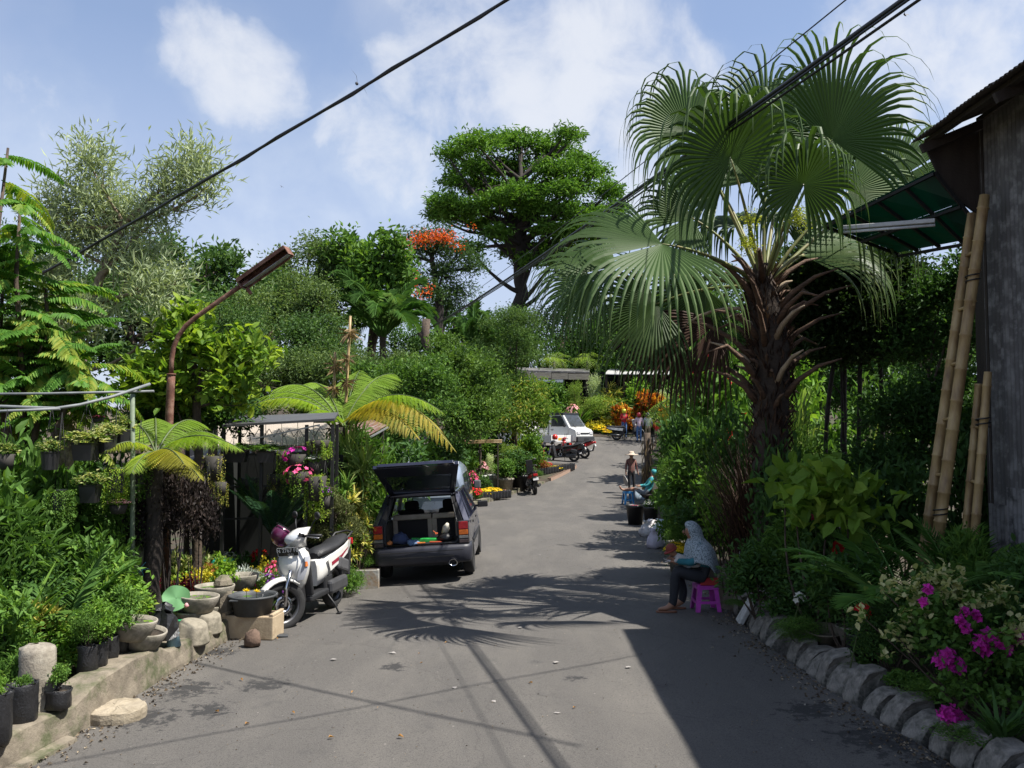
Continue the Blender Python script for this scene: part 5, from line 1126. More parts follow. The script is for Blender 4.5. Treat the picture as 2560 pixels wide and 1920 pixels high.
hang('traillit', 800, 1100, 12.6, 70, 46, 'flat lime hanging basket at the top right of the stand', pot='bag', wire=.2)
hang('trailvar', 690, 1185, 12.9, 46, 54, 'variegated hanging pot above the cycad', pot='bag', wire=.5)
hang('trail', 728, 1195, 12.9, 40, 90, 'grey-green hanging pot right above the cycad', pot='bag', wire=.5)
hang('trailvar', 552, 1205, 11.6, 42, 60, 'hanging pot of yellow-edged ivy right of the purple shrub', pot='bag', wire=.6)
hang('m_dark', 520, 1248, 11.4, 36, 30, 'pale blue hanging basket in front of the dark net', pot='blue', wire=.5)
hang('trailvar', 535, 1140, 11.8, 60, 110, 'yellow-green trailing creeper on the left stand post', pot='bag', wire=.4)
hang('m_purple', 812, 1240, 12.5, 40, 60, 'small hanging pot of purple and white flowers low on the stand', pot='bag', wire=.5)
hang('m_green', 590, 1128, 12.7, 110, 50, 'hanging row pot of small green leaves, left under the stand roof', wire=.3)
hang('m_green', 665, 1128, 12.7, 90, 50, 'hanging row pot of small green leaves, centre under the stand roof', wire=.3)
hang('trail', 625, 1195, 12.9, 60, 50, 'hanging pot of ivy left of the cycad', pot='bag', wire=.6)
hang('traillit', 775, 1260, 13.0, 30, 80, 'hanging green strands behind the juniper bonsai', pot='bag', wire=.4)
hang('m_pink', 245, 1045, 10.4, 40, 24, 'hanging pot of pink geraniums behind the pipe rack', pot='bag', wire=.2)
# around the stand
plant('cyc', 690, 1180, 13.0, 230, 'cycad', 'dark cycad with a scaly trunk behind the white scooter', 'cycad', base=.1)
rows([
 ('dracaena', 880, 1225, 14.4, 150, 'dracaena', 'yellow striped dracaena bush left of the dark estate car'),
 ('dracaena', 893, 1300, 14.0, 100, 'dracaena', 'lower yellow striped dracaena against the car'),
 ('yucca', 885, 1120, 15.0, 160, 'yucca', 'spiky green yucca above the yellow dracaena'),
 ('yucca', 905, 1160, 14.8, 140, 'yucca', 'second spiky yucca right above the dracaena'),
 ('dracgreen', 860, 1200, 14.0, 120, 'dracaena', 'green narrow-leaved dracaena behind the bonsai'),
 ('lance', 900, 1090, 17.0, 200, 'leafy_shrub', 'narrow-leaved shrub under the rusty lean-to'),
 ('broad', 830, 1130, 14.9, 140, 'leafy_shrub', 'leafy shrub at the right posts of the stand'),
 ('broadlit', 950, 1130, 17.5, 130, 'leafy_shrub', 'bright shrub left of the raised tailgate'),
 ('dark', 1000, 1120, 19.0, 220, 'leafy_shrub', 'dark shrub right behind the raised tailgate'),
 ('m_fine', 880, 1385, 13.5, 90, 'leafy_shrub', 'low fine green plant beside the cement planter'),
 ('m_green', 860, 1400, 13.2, 100, 'leafy_shrub', 'low plant between the scooter and cement planter'),
], 'shrub', 'plants around the black stand')
# cloud-pruned juniper bonsai
jb = np.array((X(838, 12.9), 12.9, .05)); bz = thing('juniper_bonsai', 'cloud-pruned olive juniper bonsai behind the scooter seat', 'bonsai', tuple(jb)); LB = []
for px, py, rx, ry in ((818, 1228, 22, 12), (832, 1258, 36, 16), (855, 1275, 28, 14), (812, 1290, 32, 16), (815, 1330, 34, 20), (868, 1310, 36, 18), (880, 1335, 34, 20), (845, 1300, 26, 14), (800, 1350, 26, 16), (850, 1350, 30, 18)):
    c = np.array(W(px, py, 12.9 + random.uniform(-.15, .15))) - jb; k = 12.9 / FPX; LB.append((*c, rx * k, rx * k, ry * k))
LB = np.array(LB); b = B(); P = [np.zeros(3), np.array((.03, 0, .3)), np.array((-.04, 0, .7)), np.array((.02, 0, 1.1))]; b.tube(P, [.06, .05, .04, .03], 8); limbs(b, P, LB, .022, .008); b.build('trunk', BARK, bz)
JUN = lf('leaf_juniper', (.075, .088, .030), yellow=(.13, .135, .05), trans=.15)
for q in LB: b = B(); crown(b, [q], 900, .045, .012, shell=.55, tw=.018, up=.6); b.build('foliage_pad', JUN, bz)
# -- planted left roadside further on (pots along the road)
rows([
 ('m_yellow', 1225, 1210, 30.0, 44, 'potted_marigold', 'yellow marigolds in a black bag, left of the tub'),
 ('m_yellow', 1210, 1213, 29.7, 40, 'potted_marigold', 'yellow-orange marigolds in a black bag, leftmost of the row'),
 ('m_yellow', 1240, 1212, 30.3, 40, 'potted_marigold', 'yellow marigolds in a black bag, right in the row'),
 ('m_red', 1188, 1205, 29.0, 40, 'potted_flower', 'red flowers in a pot behind the grey van mirror'),
 ('m_lpink', 1262, 1218, 30.8, 30, 'potted_flower', 'pale pink flowers in a bag next to the black square pot'),
 ('m_yellow', 1390, 1160, 38.5, 36, 'potted_flower', 'yellow flowers near the road corner kerb'),
 ('m_red', 1370, 1150, 39.2, 26, 'potted_flower', 'red flowers near the road corner'),
 ('m_bronze', 1352, 1135, 38.5, 50, 'potted_flower', 'bronze red bush behind the road corner flowers'),
 ('m_green', 1412, 1162, 39.2, 36, 'potted_flower', 'low green plant at the tip of the road corner'),
 ('m_fine', 1340, 1165, 36.5, 40, 'potted_flower', 'green plant in a bag behind the red motorbike'),
 ('m_dark', 1200, 1170, 31.5, 70, 'potted_flower', 'dark potted plant behind the marigolds'),
 ('m_pink', 1180, 1160, 31, 40, 'potted_flower', 'pink potted plant on the low bench behind marigolds'),
], 'potted plant', 'potted flowers on the left roadside')
rows([
 ('dark', 1300, 1125, 33.0, 100, 'potted_shrub', 'leafy shrub in a big black pot beside the red motorbike', {'pot': 'black', 'poth': .55, 'potw': .75}),
 ('broad', 1265, 1150, 32.0, 70, 'potted_shrub', 'bush in a cement pot left of the black potted shrub', {'pot': 'grey', 'poth': .5, 'potw': .6}),
 ('strap', 1248, 1150, 32.5, 50, 'potted_shrub', 'upright strap plant in a cement pot', {'pot': 'grey', 'poth': .5, 'potw': .5}),
 ('broadlit', 1160, 1125, 32.5, 36, 'potted_shrub', 'small bright shrub in a white urn, leftmost', {'pot': 'white', 'poth': .5, 'potw': .4}),
 ('broadlit', 1180, 1130, 33.0, 36, 'potted_shrub', 'small bright shrub in a teal pot', {'pot': 'blue', 'poth': .5, 'potw': .4}),
 ('m_lpink', 1205, 1140, 33.2, 36, 'potted_shrub', 'pale pink flowers in a white urn', {'pot': 'white', 'poth': .5, 'potw': .4}),
 ('whitefl', 1225, 1138, 33.4, 40, 'potted_shrub', 'whitish leaved plant in a white urn', {'pot': 'white', 'poth': .5, 'potw': .4}),
], 'potted plant', 'potted shrubs on the left roadside')
rows([
 ('dark', 1100, 1100, 26.0, 180, 'leafy_shrub', 'dark shrub left behind the grey van'), ('broad', 1180, 1090, 35.0, 120, 'leafy_shrub', 'shrub behind the bamboo rail'),
 ('dark', 1240, 1080, 36.0, 120, 'leafy_shrub', 'dark shrub at the foot of the thin mango tree'), ('broad', 1330, 1085, 37.5, 90, 'leafy_shrub', 'shrub just left of the two parked scooters'),
 ('lime', 1310, 1060, 37.5, 80, 'leafy_shrub', 'yellow-green shrub at the mango trunk'), ('broadlit', 1050, 1110, 24.0, 150, 'leafy_shrub', 'bright shrub above the estate car roof'),
 ('finelit', 1260, 1110, 34.5, 90, 'leafy_shrub', 'pale fine shrub right of the bamboo rail'),
], 'shrub', 'shrubs left of the road bend')
b = B(); s0 = np.array(W(1130, 1105, 31)); 
br = thing('bamboo_rail', 'thin bamboo rail on posts among plants left of the road', 'rail', (s0[0], 31, gz(0, 31)))
so2 = np.array(br.location)
for k in range(3): b = B(); bamboo(b, np.array(W(1128, 1103 + 3 * k, 31)) - so2, np.array(W(1255, 1100 + 3 * k, 31)) - so2, .022, .5); b.build('pole', BAMB, br)
for px in (1135, 1245): q = np.array(W(px, 1108, 31)) - so2; B().bar((q[0], 0, 0), q, .05).build('post', TIMB, br)
# small black bags around the marigolds and the corner: one each
bag = potmesh('bag')
for i in range(11):
    px = 1196 + i * 7.6; o = part('polybag', bag, None, (X(px, 29.2 + .12 * i), 29.2 + .12 * i, gz(0, 29) + .07), None, (.2, .2, .26)); tag(o, 'small black nursery bag in the row under the marigolds', 'plant bag', 'nursery bags under the marigolds')
for i in range(14):
    px = 1345 + i * 6.6; d = 37.2 + .15 * i; o = part('polybag', bag, None, (X(px, d), d, gz(0, d) + .04), None, (.24, .24, .3)); tag(o, 'small black nursery bag in the row at the road corner', 'plant bag', 'nursery bags at the road corner')
# brick edging at the corner: each brick a piece
ed = thing('brick_edging', 'pale pink brick edging around the planted road corner', 'edging', (0, 0, 0)); bm_ = B().box((0, 0, .06), (.16, .30, .14)).mesh('brick', mat('pink_brick', (.40, .27, .20), .9, bump=.3))
for i in range(26):
    y = 36.2 + i * .17; x = xl(y) - .02; part('brick', bm_, ed, (x + .02, y, gz(x, y)), (0, 0, -math.atan2(xl(y + .1) - xl(y - .1), .2)), (1, .5, 1))
kb = thing('cement_kerb', 'low broken cement kerb on the left roadside beyond the van', 'kerb', (0, 0, 0)); bm_ = B().box((0, 0, .07), (.2, .9, .16)).mesh('kerb_block', CONC)
for i in range(13):
    y = 23 + i * 1.0; x = xl(y) - .05; part('kerb_block', bm_, kb, (x, y, gz(x, y)), (0, random.uniform(-.05, .05), -math.atan2(xl(y + .4) - xl(y - .4), .8)), (1, 1.08, random.uniform(.7, 1)))
# -- flower bank behind the riders
rows([
 ('finelit', 1340, 975, 54, 90, 'bank_shrub', 'fresh green shrub under the wooden stall, leftmost'), ('broadlit', 1370, 1010, 53, 90, 'bank_shrub', 'bright shrub above the truck cab'), ('m_lpink', 1432, 990, 53, 46, 'bank_shrub', 'pale pink blossoming bush under the wooden stall'),
 ('m_bronze', 1425, 1015, 52.5, 60, 'bank_shrub', 'bronze leaved bush right above the truck'), ('strap', 1450, 1010, 52.3, 80, 'bank_shrub', 'green strap-leaved clump right of the truck'), ('whitefl', 1490, 940, 54, 70, 'bank_shrub', 'rounded grey-green clipped bush between the stalls'),
 ('finelit', 1500, 990, 53, 110, 'bank_shrub', 'fine leaved bush below the clipped grey bush'), ('vary', 1530, 970, 53.5, 110, 'bank_shrub', 'creamy yellow variegated bush in the far bank'), ('var', 1545, 1010, 52.5, 90, 'bank_shrub', 'cream variegated bush lower in the far bank'),
 ('broadlit', 1590, 960, 53.5, 100, 'bank_shrub', 'green bush under the pale zinc roof, left'), ('finelit', 1640, 945, 54, 120, 'bank_shrub', 'rounded green bush under the pale zinc roof, centre'), ('broad', 1580, 1000, 52.5, 110, 'bank_shrub', 'dark green bush left of the orange croton'),
 ('croton', 1605, 985, 52, 80, 'croton', 'orange croton bush behind the riders, left one'), ('croton', 1645, 990, 51.8, 70, 'croton', 'orange and yellow croton bush behind the riders, right one'), ('m_red', 1625, 1010, 51.7, 60, 'bank_shrub', 'red leaved low bush between the crotons'),
 ('croton', 1560, 1015, 51.6, 60, 'croton', 'small red croton at the yellow helmet'), ('whitefl', 1668, 978, 52.5, 80, 'bank_shrub', 'whitish flowering bush right of the crotons'), ('m_goldleaf', 1668, 1008, 51.5, 40, 'bank_shrub', 'golden bush right of the orange croton'),
 ('broad', 1630, 1030, 51.3, 80, 'bank_shrub', 'low dark bush right behind the riders'), ('m_yellow', 1500, 1056, 51.6, 46, 'bank_shrub', 'yellow flowered low bush right of the truck'), ('m_goldleaf', 1480, 1040, 52, 60, 'bank_shrub', 'yellow-green low bush beside the truck'),
 ('m_yellow', 1518, 1070, 51.2, 30, 'bank_shrub', 'yellow flowers at the road edge left of the far scooter'), ('m_goldleaf', 1520, 1030, 52, 60, 'bank_shrub', 'lime bush behind the yellow flowers'), ('broad', 1700, 970, 53, 120, 'bank_shrub', 'dark bush at the right end of the far bank'),
 ('redfl', 1340, 1000, 53.5, 60, 'bank_shrub', 'reddish flowering shrub above the truck bed'), ('strap', 1690, 960, 50, 70, 'bank_shrub', 'spiky clump at the right end of the far bank'), ('broadlit', 1350, 958, 53.2, 70, 'bank_shrub', 'green shrub rising before the stall posts, left'), ('broad', 1395, 962, 53.2, 80, 'bank_shrub', 'green shrub rising before the stall posts, centre'), ('finelit', 1445, 956, 53.4, 70, 'bank_shrub', 'pale green shrub rising before the stall posts, right'), ('broadlit', 1600, 948, 53, 80, 'bank_shrub', 'leafy shrub before the zinc roof posts'), ('bigleaf', 1300, 990, 52, 100, 'bank_shrub', 'large-leaved shrub left of the truck'),
 ('dark', 1260, 1000, 52, 140, 'bank_shrub', 'dark shrub behind the mango tree'), ('broad', 1180, 980, 50, 200, 'bank_shrub', 'wide shrub closing the side road'), ('dark', 1560, 900, 60, 200, 'bank_shrub', 'dark bush above the pale zinc roof'), ('finelit', 1640, 900, 61, 200, 'bank_shrub', 'yellowish bush above the pale zinc roof'), ('broad', 1450, 890, 62, 200, 'bank_shrub', 'bush behind the roof tree ferns'),
], 'shrub', 'plants on the far flower bank')
# -- right hedge along the road
rows([
 ('broad', 1745, 960, 30, 170, 'hedge_shrub', 'green shrub at the far end of the right hedge'), ('lance', 1705, 1060, 29, 130, 'hedge_shrub', 'narrow-leaved shrub above the woman in the hat'), ('broad', 1770, 900, 24, 230, 'hedge_shrub', 'tall shrub in the right hedge behind the bright fern'),
 ('redfl', 1800, 870, 17.5, 260, 'hibiscus', 'tall hibiscus with red flowers left of the palm trunk'), ('redfl', 1770, 930, 20, 200, 'hibiscus', 'hibiscus with few red flowers at mid hedge'), ('dark', 1745, 1040, 19, 180, 'hedge_shrub', 'dark glossy shrub in the middle of the right hedge'),
 ('fine', 1690, 1130, 22, 130, 'hedge_shrub', 'fine yellow-green shrub behind the reclining person'), ('finelit', 1690, 1160, 20.5, 120, 'hedge_shrub', 'spiky light shrub nearest the reclining person'), ('lance', 1760, 1080, 16.5, 190, 'hedge_shrub', 'drooping narrow-leaved shrub in the right hedge'),
 ('dark', 1830, 1040, 14.5, 190, 'hedge_shrub', 'dark shrub left of the palm trunk'), ('broad', 1720, 1170, 16.5, 180, 'hedge_shrub', 'leafy shrub above the white sacks'), ('broadlit', 1800, 1180, 14.2, 130, 'hedge_shrub', 'bright cut-leaved shrub behind the veiled woman'),
 ('broad', 1680, 1225, 17.5, 100, 'hedge_shrub', 'low leafy plant behind the black crate of flowers'), ('dark', 1750, 1260, 14.6, 150, 'hedge_shrub', 'dark low shrub right of the white sacks'), ('fine', 1700, 1300, 14.8, 100, 'hedge_shrub', 'small fine plant beside the white sacks'),
 ('dark', 1935, 1120, 10.9, 190, 'hedge_shrub', 'dark shrub hiding the foot of the big palm'), ('fine', 1990, 1060, 11.9, 190, 'hedge_shrub', 'fine-leaved shrub close behind the palm foot'), ('brown', 1880, 1080, 11.9, 250, 'dry_grass', 'dry brown fountain grass under the palm trunk'), ('dark', 1960, 1060, 13.2, 200, 'hedge_shrub', 'dark shrub just right of the palm trunk'), ('yucca', 2010, 1080, 12.4, 150, 'bromeliad', 'green arching bromeliad right of the palm trunk'),
 ('lance', 1990, 1180, 12.5, 180, 'hedge_shrub', 'shaded yellow flecked shrub under the bromeliad'), ('pandan', 2160, 1000, 16.5, 220, 'pandan', 'striped spiky pandan seen beyond the slim trunks'), ('broadlit', 2000, 900, 20, 200, 'hedge_shrub', 'sunlit shrub glowing behind the slim trunks'), ('bigleaf', 1990, 1000, 17.5, 160, 'hedge_shrub', 'sunlit large-leaved plant behind the slim trunks'),
 ('broad', 2100, 1060, 15.5, 200, 'hedge_shrub', 'leafy plant under the slim trunks'), ('broadlit', 1880, 900, 20, 180, 'hedge_shrub', 'sunlit shrub right behind the palm trunk'), ('broadlit', 1740, 1130, 21, 140, 'hedge_shrub', 'sunny shrub mid hedge above the sacks'), ('broad', 2230, 960, 18, 200, 'hedge_shrub', 'leafy plant glimpsed left of the ladder'),
 ('dark', 1730, 900, 40, 170, 'hedge_shrub', 'dark bush behind the bright fern'), ('broad', 1790, 830, 36, 250, 'hedge_shrub', 'tall bush behind the hibiscus'), ('dark', 1900, 800, 26, 260, 'hedge_shrub', 'tall dark bush behind the palm trunk'),
], 'shrub', 'plants of the hedge on the right')
# -- right bed, near
rows([
 ('limetop', 2050, 1170, 9.6, 340, 'lime_shrub', 'shrub with large lime heart leaves in front of the slim trunks'), ('dark', 2060, 1260, 9.9, 260, 'bed_shrub', 'dark shrub beneath the spray of lime leaves'), ('dark', 1880, 1370, 10.6, 200, 'bed_shrub', 'dark broad-leaved plant right of the pink stool'), ('dark', 1980, 1420, 10.0, 200, 'bed_shrub', 'dark plant behind the broken tile'),
 ('lance', 1990, 1290, 10.4, 210, 'bed_shrub', 'reddish veined shrub behind the white trumpet flowers'), ('dark', 2100, 1400, 9.0, 220, 'bed_shrub', 'twisted dark shrub with white trumpet flowers'), ('darkfine', 2210, 1480, 8.0, 230, 'bed_shrub', 'dark fine shrub under the areca palm'),
 ('fine', 1985, 1545, 9.3, 150, 'bed_shrub', 'small fine green bush spilling over the kerb'), ('m_fine', 2340, 1660, 7.2, 190, 'bed_shrub', 'low feathery plant under the bougainvillea'), ('dark', 2470, 1500, 7.0, 260, 'bed_shrub', 'dark shrub at the right edge behind the bougainvillea'),
 ('dark', 2330, 1560, 7.8, 220, 'bed_shrub', 'dark shrub between areca and bougainvillea'), ('m_fine', 2420, 1800, 6.4, 220, 'bed_shrub', 'soft weeds at the kerb in the lower right corner'), ('m_green', 2250, 1660, 7.6, 120, 'bed_shrub', 'weeds in the gap behind the kerb stones'), ('m_fine', 2120, 1640, 8.3, 110, 'bed_shrub', 'small weeds behind the middle kerb stones'), ('m_fine', 1840, 1520, 11.3, 90, 'bed_shrub', 'weeds at the foot of the brown boulder'),
 ('strapdark', 2480, 1750, 6.2, 170, 'bed_shrub', 'grey strap-leaved agave in the lower right corner'), ('dark', 2150, 1330, 10.5, 200, 'bed_shrub', 'dark shrub behind the areca palm'), ('lance', 2400, 1330, 8.6, 200, 'bed_shrub', 'narrow dark leaves at the foot of the zinc wall'), ('dark', 2560, 1400, 7.6, 260, 'bed_shrub', 'dark shrub against the zinc wall at the right edge'),
 ('dark', 2400, 1060, 11.3, 230, 'bed_shrub', 'dark shrub closing the gap between ladder and wall'), ('dark', 2240, 1180, 11.0, 240, 'bed_shrub', 'dark shrub at the ladder foot'), ('darkfine', 2060, 1500, 9.6, 160, 'bed_shrub', 'dark fine shrub in the shallow clay dish'),
], 'shrub', 'plants of the right bed')
plant('arecadark', 2270, 1225, 8.5, 440, 'areca_palm', 'large arching areca palm in shade at the right', 'palm', base=.5)
plant('areca', 2420, 1260, 8.4, 330, 'areca_palm', 'small areca palm at the foot of the zinc wall', 'palm', base=.5)
# magenta bougainvillea with cream edged leaves
bo = np.array((X(2400, 6.9), 6.9, .2)); bg_ = thing('bougainvillea', 'bougainvillea with cream edged leaves and magenta flowers at lower right', 'bougainvillea', tuple(bo))
def bl_(tab): A = pxl(tab); A[:, :3] -= bo; return A
A1 = bl_([(2210, 1480, 6.9, 26, 30), (2290, 1490, 6.9, 40, 28), (2350, 1460, 6.9, 60, 34), (2420, 1510, 6.8, 50, 26), (2380, 1440, 6.9, 20, 14), (2500, 1500, 6.8, 40, 30), (2540, 1560, 6.7, 30, 40), (2290, 1550, 6.9, 40, 24), (2240, 1590, 6.9, 24, 20), (2215, 1650, 6.9, 16, 12), (2160, 1545, 6.9, 12, 18), (2545, 1600, 6.6, 20, 30), (2260, 1620, 6.9, 12, 16)])
b = B(); crown(b, A1, 950, .060, .048, clump=7, kind=1, shell=.2, tw=.03, ts=.42, tb=.6); b.build('variegated_foliage', G_VAR, bg_)
A2 = bl_([(2350, 1560, 6.8, 80, 50), (2440, 1600, 6.7, 80, 60), (2520, 1660, 6.6, 60, 60), (2400, 1680, 6.7, 70, 50), (2320, 1630, 6.8, 40, 40), (2380, 1740, 6.6, 50, 40), (2500, 1760, 6.5, 60, 50)])
b = B(); crown(b, A2, 1100, .065, .05, clump=7, kind=1, shell=.2, tw=.05); b.build('green_foliage', G_MID, bg_)
fc = [(2370, 1640, 26), (2395, 1665, 20), (2350, 1655, 14), (2375, 1790, 26), (2400, 1800, 18), (2360, 1780, 14), (2450, 1610, 22), (2470, 1590, 18), (2495, 1600, 20), (2540, 1590, 16), (2415, 1570, 12), (2410, 1530, 10), (2320, 1475, 10), (2310, 1505, 8), (2520, 1625, 14), (2440, 1540, 12), (2465, 1625, 14), (2400, 1550, 10)]
for px, py, r in fc:
    c = np.array(W(px, py, 6.6)) - bo; k = r / FPX * 6.6; n = max(8, int(r * 1.6)); u = rdir(n); b = B(); flowers(b, c + u * k * rng.uniform(.3, 1, (n, 1)), u + (0, -.5, .3), .034, 3, .5); b.build('flower_cluster', F_MAG, bg_)['kind'] = 'stuff'
b = B(); 
for q in A1[::2]: b.tube(curve((random.uniform(-.1, .1), random.uniform(-.1, .1), 0), q[:3], .2, 7), np.linspace(.012, .004, 7), 5, cap=False)
b.build('stem', BARK, bg_)
# red and white flowers in the right bed
for px, py, d, fm, lab in ((2036, 1290, 9.9, F_PINK, 'pink trumpet flower in the shaded right bed'), (2093, 1368, 9.6, F_RED, 'red flower in front of the areca palm'), (2070, 1422, 9.2, F_WHITE, 'pair of white trumpet flowers hanging in the right bed'), (2000, 1498, 9.6, F_WHITE, 'white flower just behind the kerb'), (2157, 1528, 8.0, F_RED, 'red tipped sprig left of the bougainvillea')):
    c = np.array(W(px, py, d)); n = 7; u = rdir(n); b = B(); flowers(b, u * .05, u + (0, -.6, .2), .05); fo = thing('flower_sprig', lab, 'flower', (c[0], c[1], bedz(c[0], d)), 0, 'single flowers in the right bed'); h = c[2] - bedz(c[0], d)
    o = b.build('blossom', fm, fo, loc=(0, 0, h)); B().tube(curve((random.uniform(-.1, .1), .1, 0), (0, 0, h), .1, 6), np.linspace(.008, .004, 6), 5).build('stem', STEMG, fo)
# grit, crumbs of soil and leaf bits gathered along both road edges
n = 5200; yy_ = 4.5 + rng.random(n) ** 1.4 * 24; sdl = rng.random(n) < .5; off_ = np.abs(rng.normal(0, .16, n)) + .02
xx_ = np.array([xl(a) + b_ if s_ else xr(a) - b_ for a, b_, s_ in zip(yy_, off_, sdl)]); zz_ = np.array([gz(a, b_) for a, b_ in zip(xx_, yy_)]) + .008; sz = rng.uniform(.006, .026, n)
b = B(); b.leaves(np.stack([xx_, yy_, zz_], -1), np.stack([rng.normal(0, 1, n), rng.normal(0, 1, n), rng.normal(0, .15, n)], -1), sz * 1.6, sz, rng.random(n), 0, .5, .1, 0)
n = 900; b.leaves(np.stack([rng.uniform(-3, 2.6, n), 5.5 + rng.random(n) ** 1.3 * 18, np.full(n, .009)], -1), np.stack([rng.normal(0, 1, n), rng.normal(0, 1, n), rng.normal(0, .1, n)], -1), rng.uniform(.008, .022, n), rng.uniform(.005, .012, n), rng.random(n), 0, .5, .1, 0)
tag(b.build('road_grit', leafmat('grit', [(0, (.05, .04, .03)), (.5, (.16, .12, .08)), (.85, (.30, .25, .18)), (1, (.45, .42, .36))], trans=0, rough=.9)), 'scattered grit and leaf crumbs along the road edges', None, None, 'stuff')
# fallen leaves and litter on the road
LITL = [leafmat('dry_leaf', [(0, (.20, .09, .03)), (1, (.42, .24, .07))], trans=.1)]
lm_ = B().leaves(np.zeros((1, 3)), np.array([(1.0, 0, 0)]), .07, .035, .5, 0, .5, .2, 1, up=np.array([(0, 0, 1.0)])).mesh('fallen_leaf', LITL[0])
for px, py in ((890, 1720), (1050, 1628), (625, 1800), (1000, 1828), (830, 1832), (700, 1590), (1060, 1650), (612, 1690), (1330, 1700), (1120, 1600), (950, 1760), (1430, 1760), (560, 1770), (740, 1770), (1240, 1610)):
    d = 5215 / (py - 1077); o = part('fallen_leaf', lm_, None, (X(px, d), d, gz(X(px, d), d) + .015), (0, 0, random.random() * 6.28), random.uniform(.4, .9)); tag(o, 'small dry brown leaf lying on the open road', 'leaf', 'dry leaves on the road')
PAP = mat('scrap_paper', (.30, .28, .26), .8); pm_ = B().add([(0, 0, 0), (.1, .01, .012), (.12, .07, .004), (.03, .09, .014), (.05, .04, .02)], [(0, 1, 4), (1, 2, 4), (2, 3, 4), (3, 0, 4)]).mesh('paper_scrap', PAP)
for px, py in ((975, 1625), (1050, 1585), (1305, 1562), (1390, 1645), (1140, 1712), (1570, 1657), (1400, 1770), (850, 1640), (1345, 1385), (1240, 1745)):
    d = 5215 / (py - 1077); o = part('paper_scrap', pm_, None, (X(px, d), d, gz(X(px, d), d) + .008), (0, 0, random.random() * 6.28), random.uniform(.3, .7)); tag(o, 'small pale scrap of litter lying on the road', 'litter', 'pale litter on the road')
# ================================================================ POTS, STONES AND SMALL THINGS ALONG THE LEFT WALL
WZ = WALLH
def wp(px, py, z):    # point on a level z seen at that picture point
    d = 8.0
    for _ in range(30): d = (CAMH - z) / max(1e-3, (1077 - 0) * 0 + (py - 1077) / FPX)
    return Vector((X(px, d), d, z))
# stumps
def stump(label, px, py, r, h, z, cap=.03):
    p_ = wp(px, py, z); b = B(); b.lathe([(r * 1.06, -.05), (r * 1.03, .05), (r, h * .5), (r * .99, h - cap), (r * .90, h), (r * .5, h + .015), (0, h + .02)], 20, jit=.006)
    return tag(b.build('concrete_stump', mat('old_round_concrete', (.27, .24, .19), .92, c2=(.15, .13, .105), scale=6, bump=.5, bscale=40, c3=(.36, .33, .27), s3=4), loc=p_), label, 'stump')
stump('thick round concrete stump standing on the wall at lower left', 112, 1765, .135, .50, .22)
def octpost(label, px, py, r, h, z):
    p_ = wp(px, py, z); b = B().lathe([(r, -.05), (r, h - .06), (r * 1.12, h - .05), (r * .95, h), (r * .4, h + .05), (0, h + .06)], 8, smooth=False); return tag(b.build('concrete_post', CONC, loc=p_), label, 'post')
octpost('short octagonal concrete post with a pyramid cap between the bowls', 566, 1550, .105, .50, .15)
# stone disc on the road
b = B(); n = 34; a = np.arange(n) * 2 * math.pi / n; rr = .245 * (1 + rng.normal(0, .012, n))
prof = [(.96, -.02, 0), (1.0, .01, 1), (1.01, .05, 1), (.99, .088, 1), (.95, .098, .6), (.5, .104, .3), (.1, .105, .1)]
b.loft([[(math.cos(t_) * q[0] * rr[i] * 1.0, math.sin(t_) * q[0] * rr[i] * .92, q[1] + rng.normal(0, .004)) for i, t_ in enumerate(a)] for q in prof], smooth=False)
tag(b.build('stone_disc', mat('sandy_stone', (.38, .325, .24), .92, c2=(.27, .225, .165), scale=9, bump=.6, bscale=35, c3=(.24, .20, .14), s3=5), loc=wp(308, 1780, 0)), 'flat round sandy stone slab lying on the road by the wall', 'stone')
# bowls
def bowl(label, px, py, z, r, h, content='water', rot=None, up=True, group='shallow concrete bowls'):
    p_ = wp(px, py, z) if not isinstance(px, Vector) else px
    th = thing('concrete_bowl', label, 'bowl', tuple(p_), rng.random() * 6, group)
    b = B().lathe([(0, 0), (r * .60, 0), (r * .74, h * .18), (r * .93, h * .65), (r, h * .93), (r * .99, h), (r * .93, h), (r * .86, h * .65), (r * .6, h * .22), (0, h * .2)], 30)
    b.build('bowl_shell', CONC_P, th)
    if content:
        mt = {'water': mat('green_water', (.03, .045, .018), .08, var=.3, scale=12, spec=.6), 'soil': SOIL}[content]
        B().lathe([(r * .90, h * .80), (0, h * .805)], 30).build('water' if content == 'water' else 'soil', mt, th)
        if content == 'water':
            b = B(); n = 16; q = rng.random((n, 2)); rad = r * .78 * np.sqrt(q[:, 0]); ang = q[:, 1] * 6.28; b.leaves(np.stack([rad * np.cos(ang), rad * np.sin(ang), np.full(n, h * .83)], -1), np.stack([np.cos(ang * 3), np.sin(ang * 3), np.full(n, .08)], -1), r * .30, r * .26, rng.random(n), 0, .06, .02, 1, up=np.tile((0, 0, 1.0), (n, 1))); b.build('floating_leaf', G_MID, th)
    if rot: th.rotation_euler = rot
    return th
bw1 = bowl('large pale concrete bowl of water tilted on the wall top, upper one', 342, 1590, .44, .215, .19, rot=(.0, .10, .2))
bw2 = bowl('large pale concrete bowl under the tilted one on the wall', 368, 1612, .32, .21, .18, 'soil', rot=(.05, .14, .1))
bowl('lower front concrete bowl of the stacked pair by the lotus', 484, 1560, .20, .215, .19, 'soil', rot=(0, .06, 0)); bowl('upper front concrete bowl of water beside the lotus leaf', 504, 1524, .37, .225, .19, rot=(0, .06, 0))
bowl('lower middle concrete bowl of water before the short post', 534, 1542, .18, .20, .18, rot=(0, .05, 0)); bowl('upper middle concrete bowl with pond leaves left of the short post', 545, 1500, .38, .23, .2)
bowl('concrete bowl tucked between the bowls and the short post', 580, 1510, .30, .16, .15)
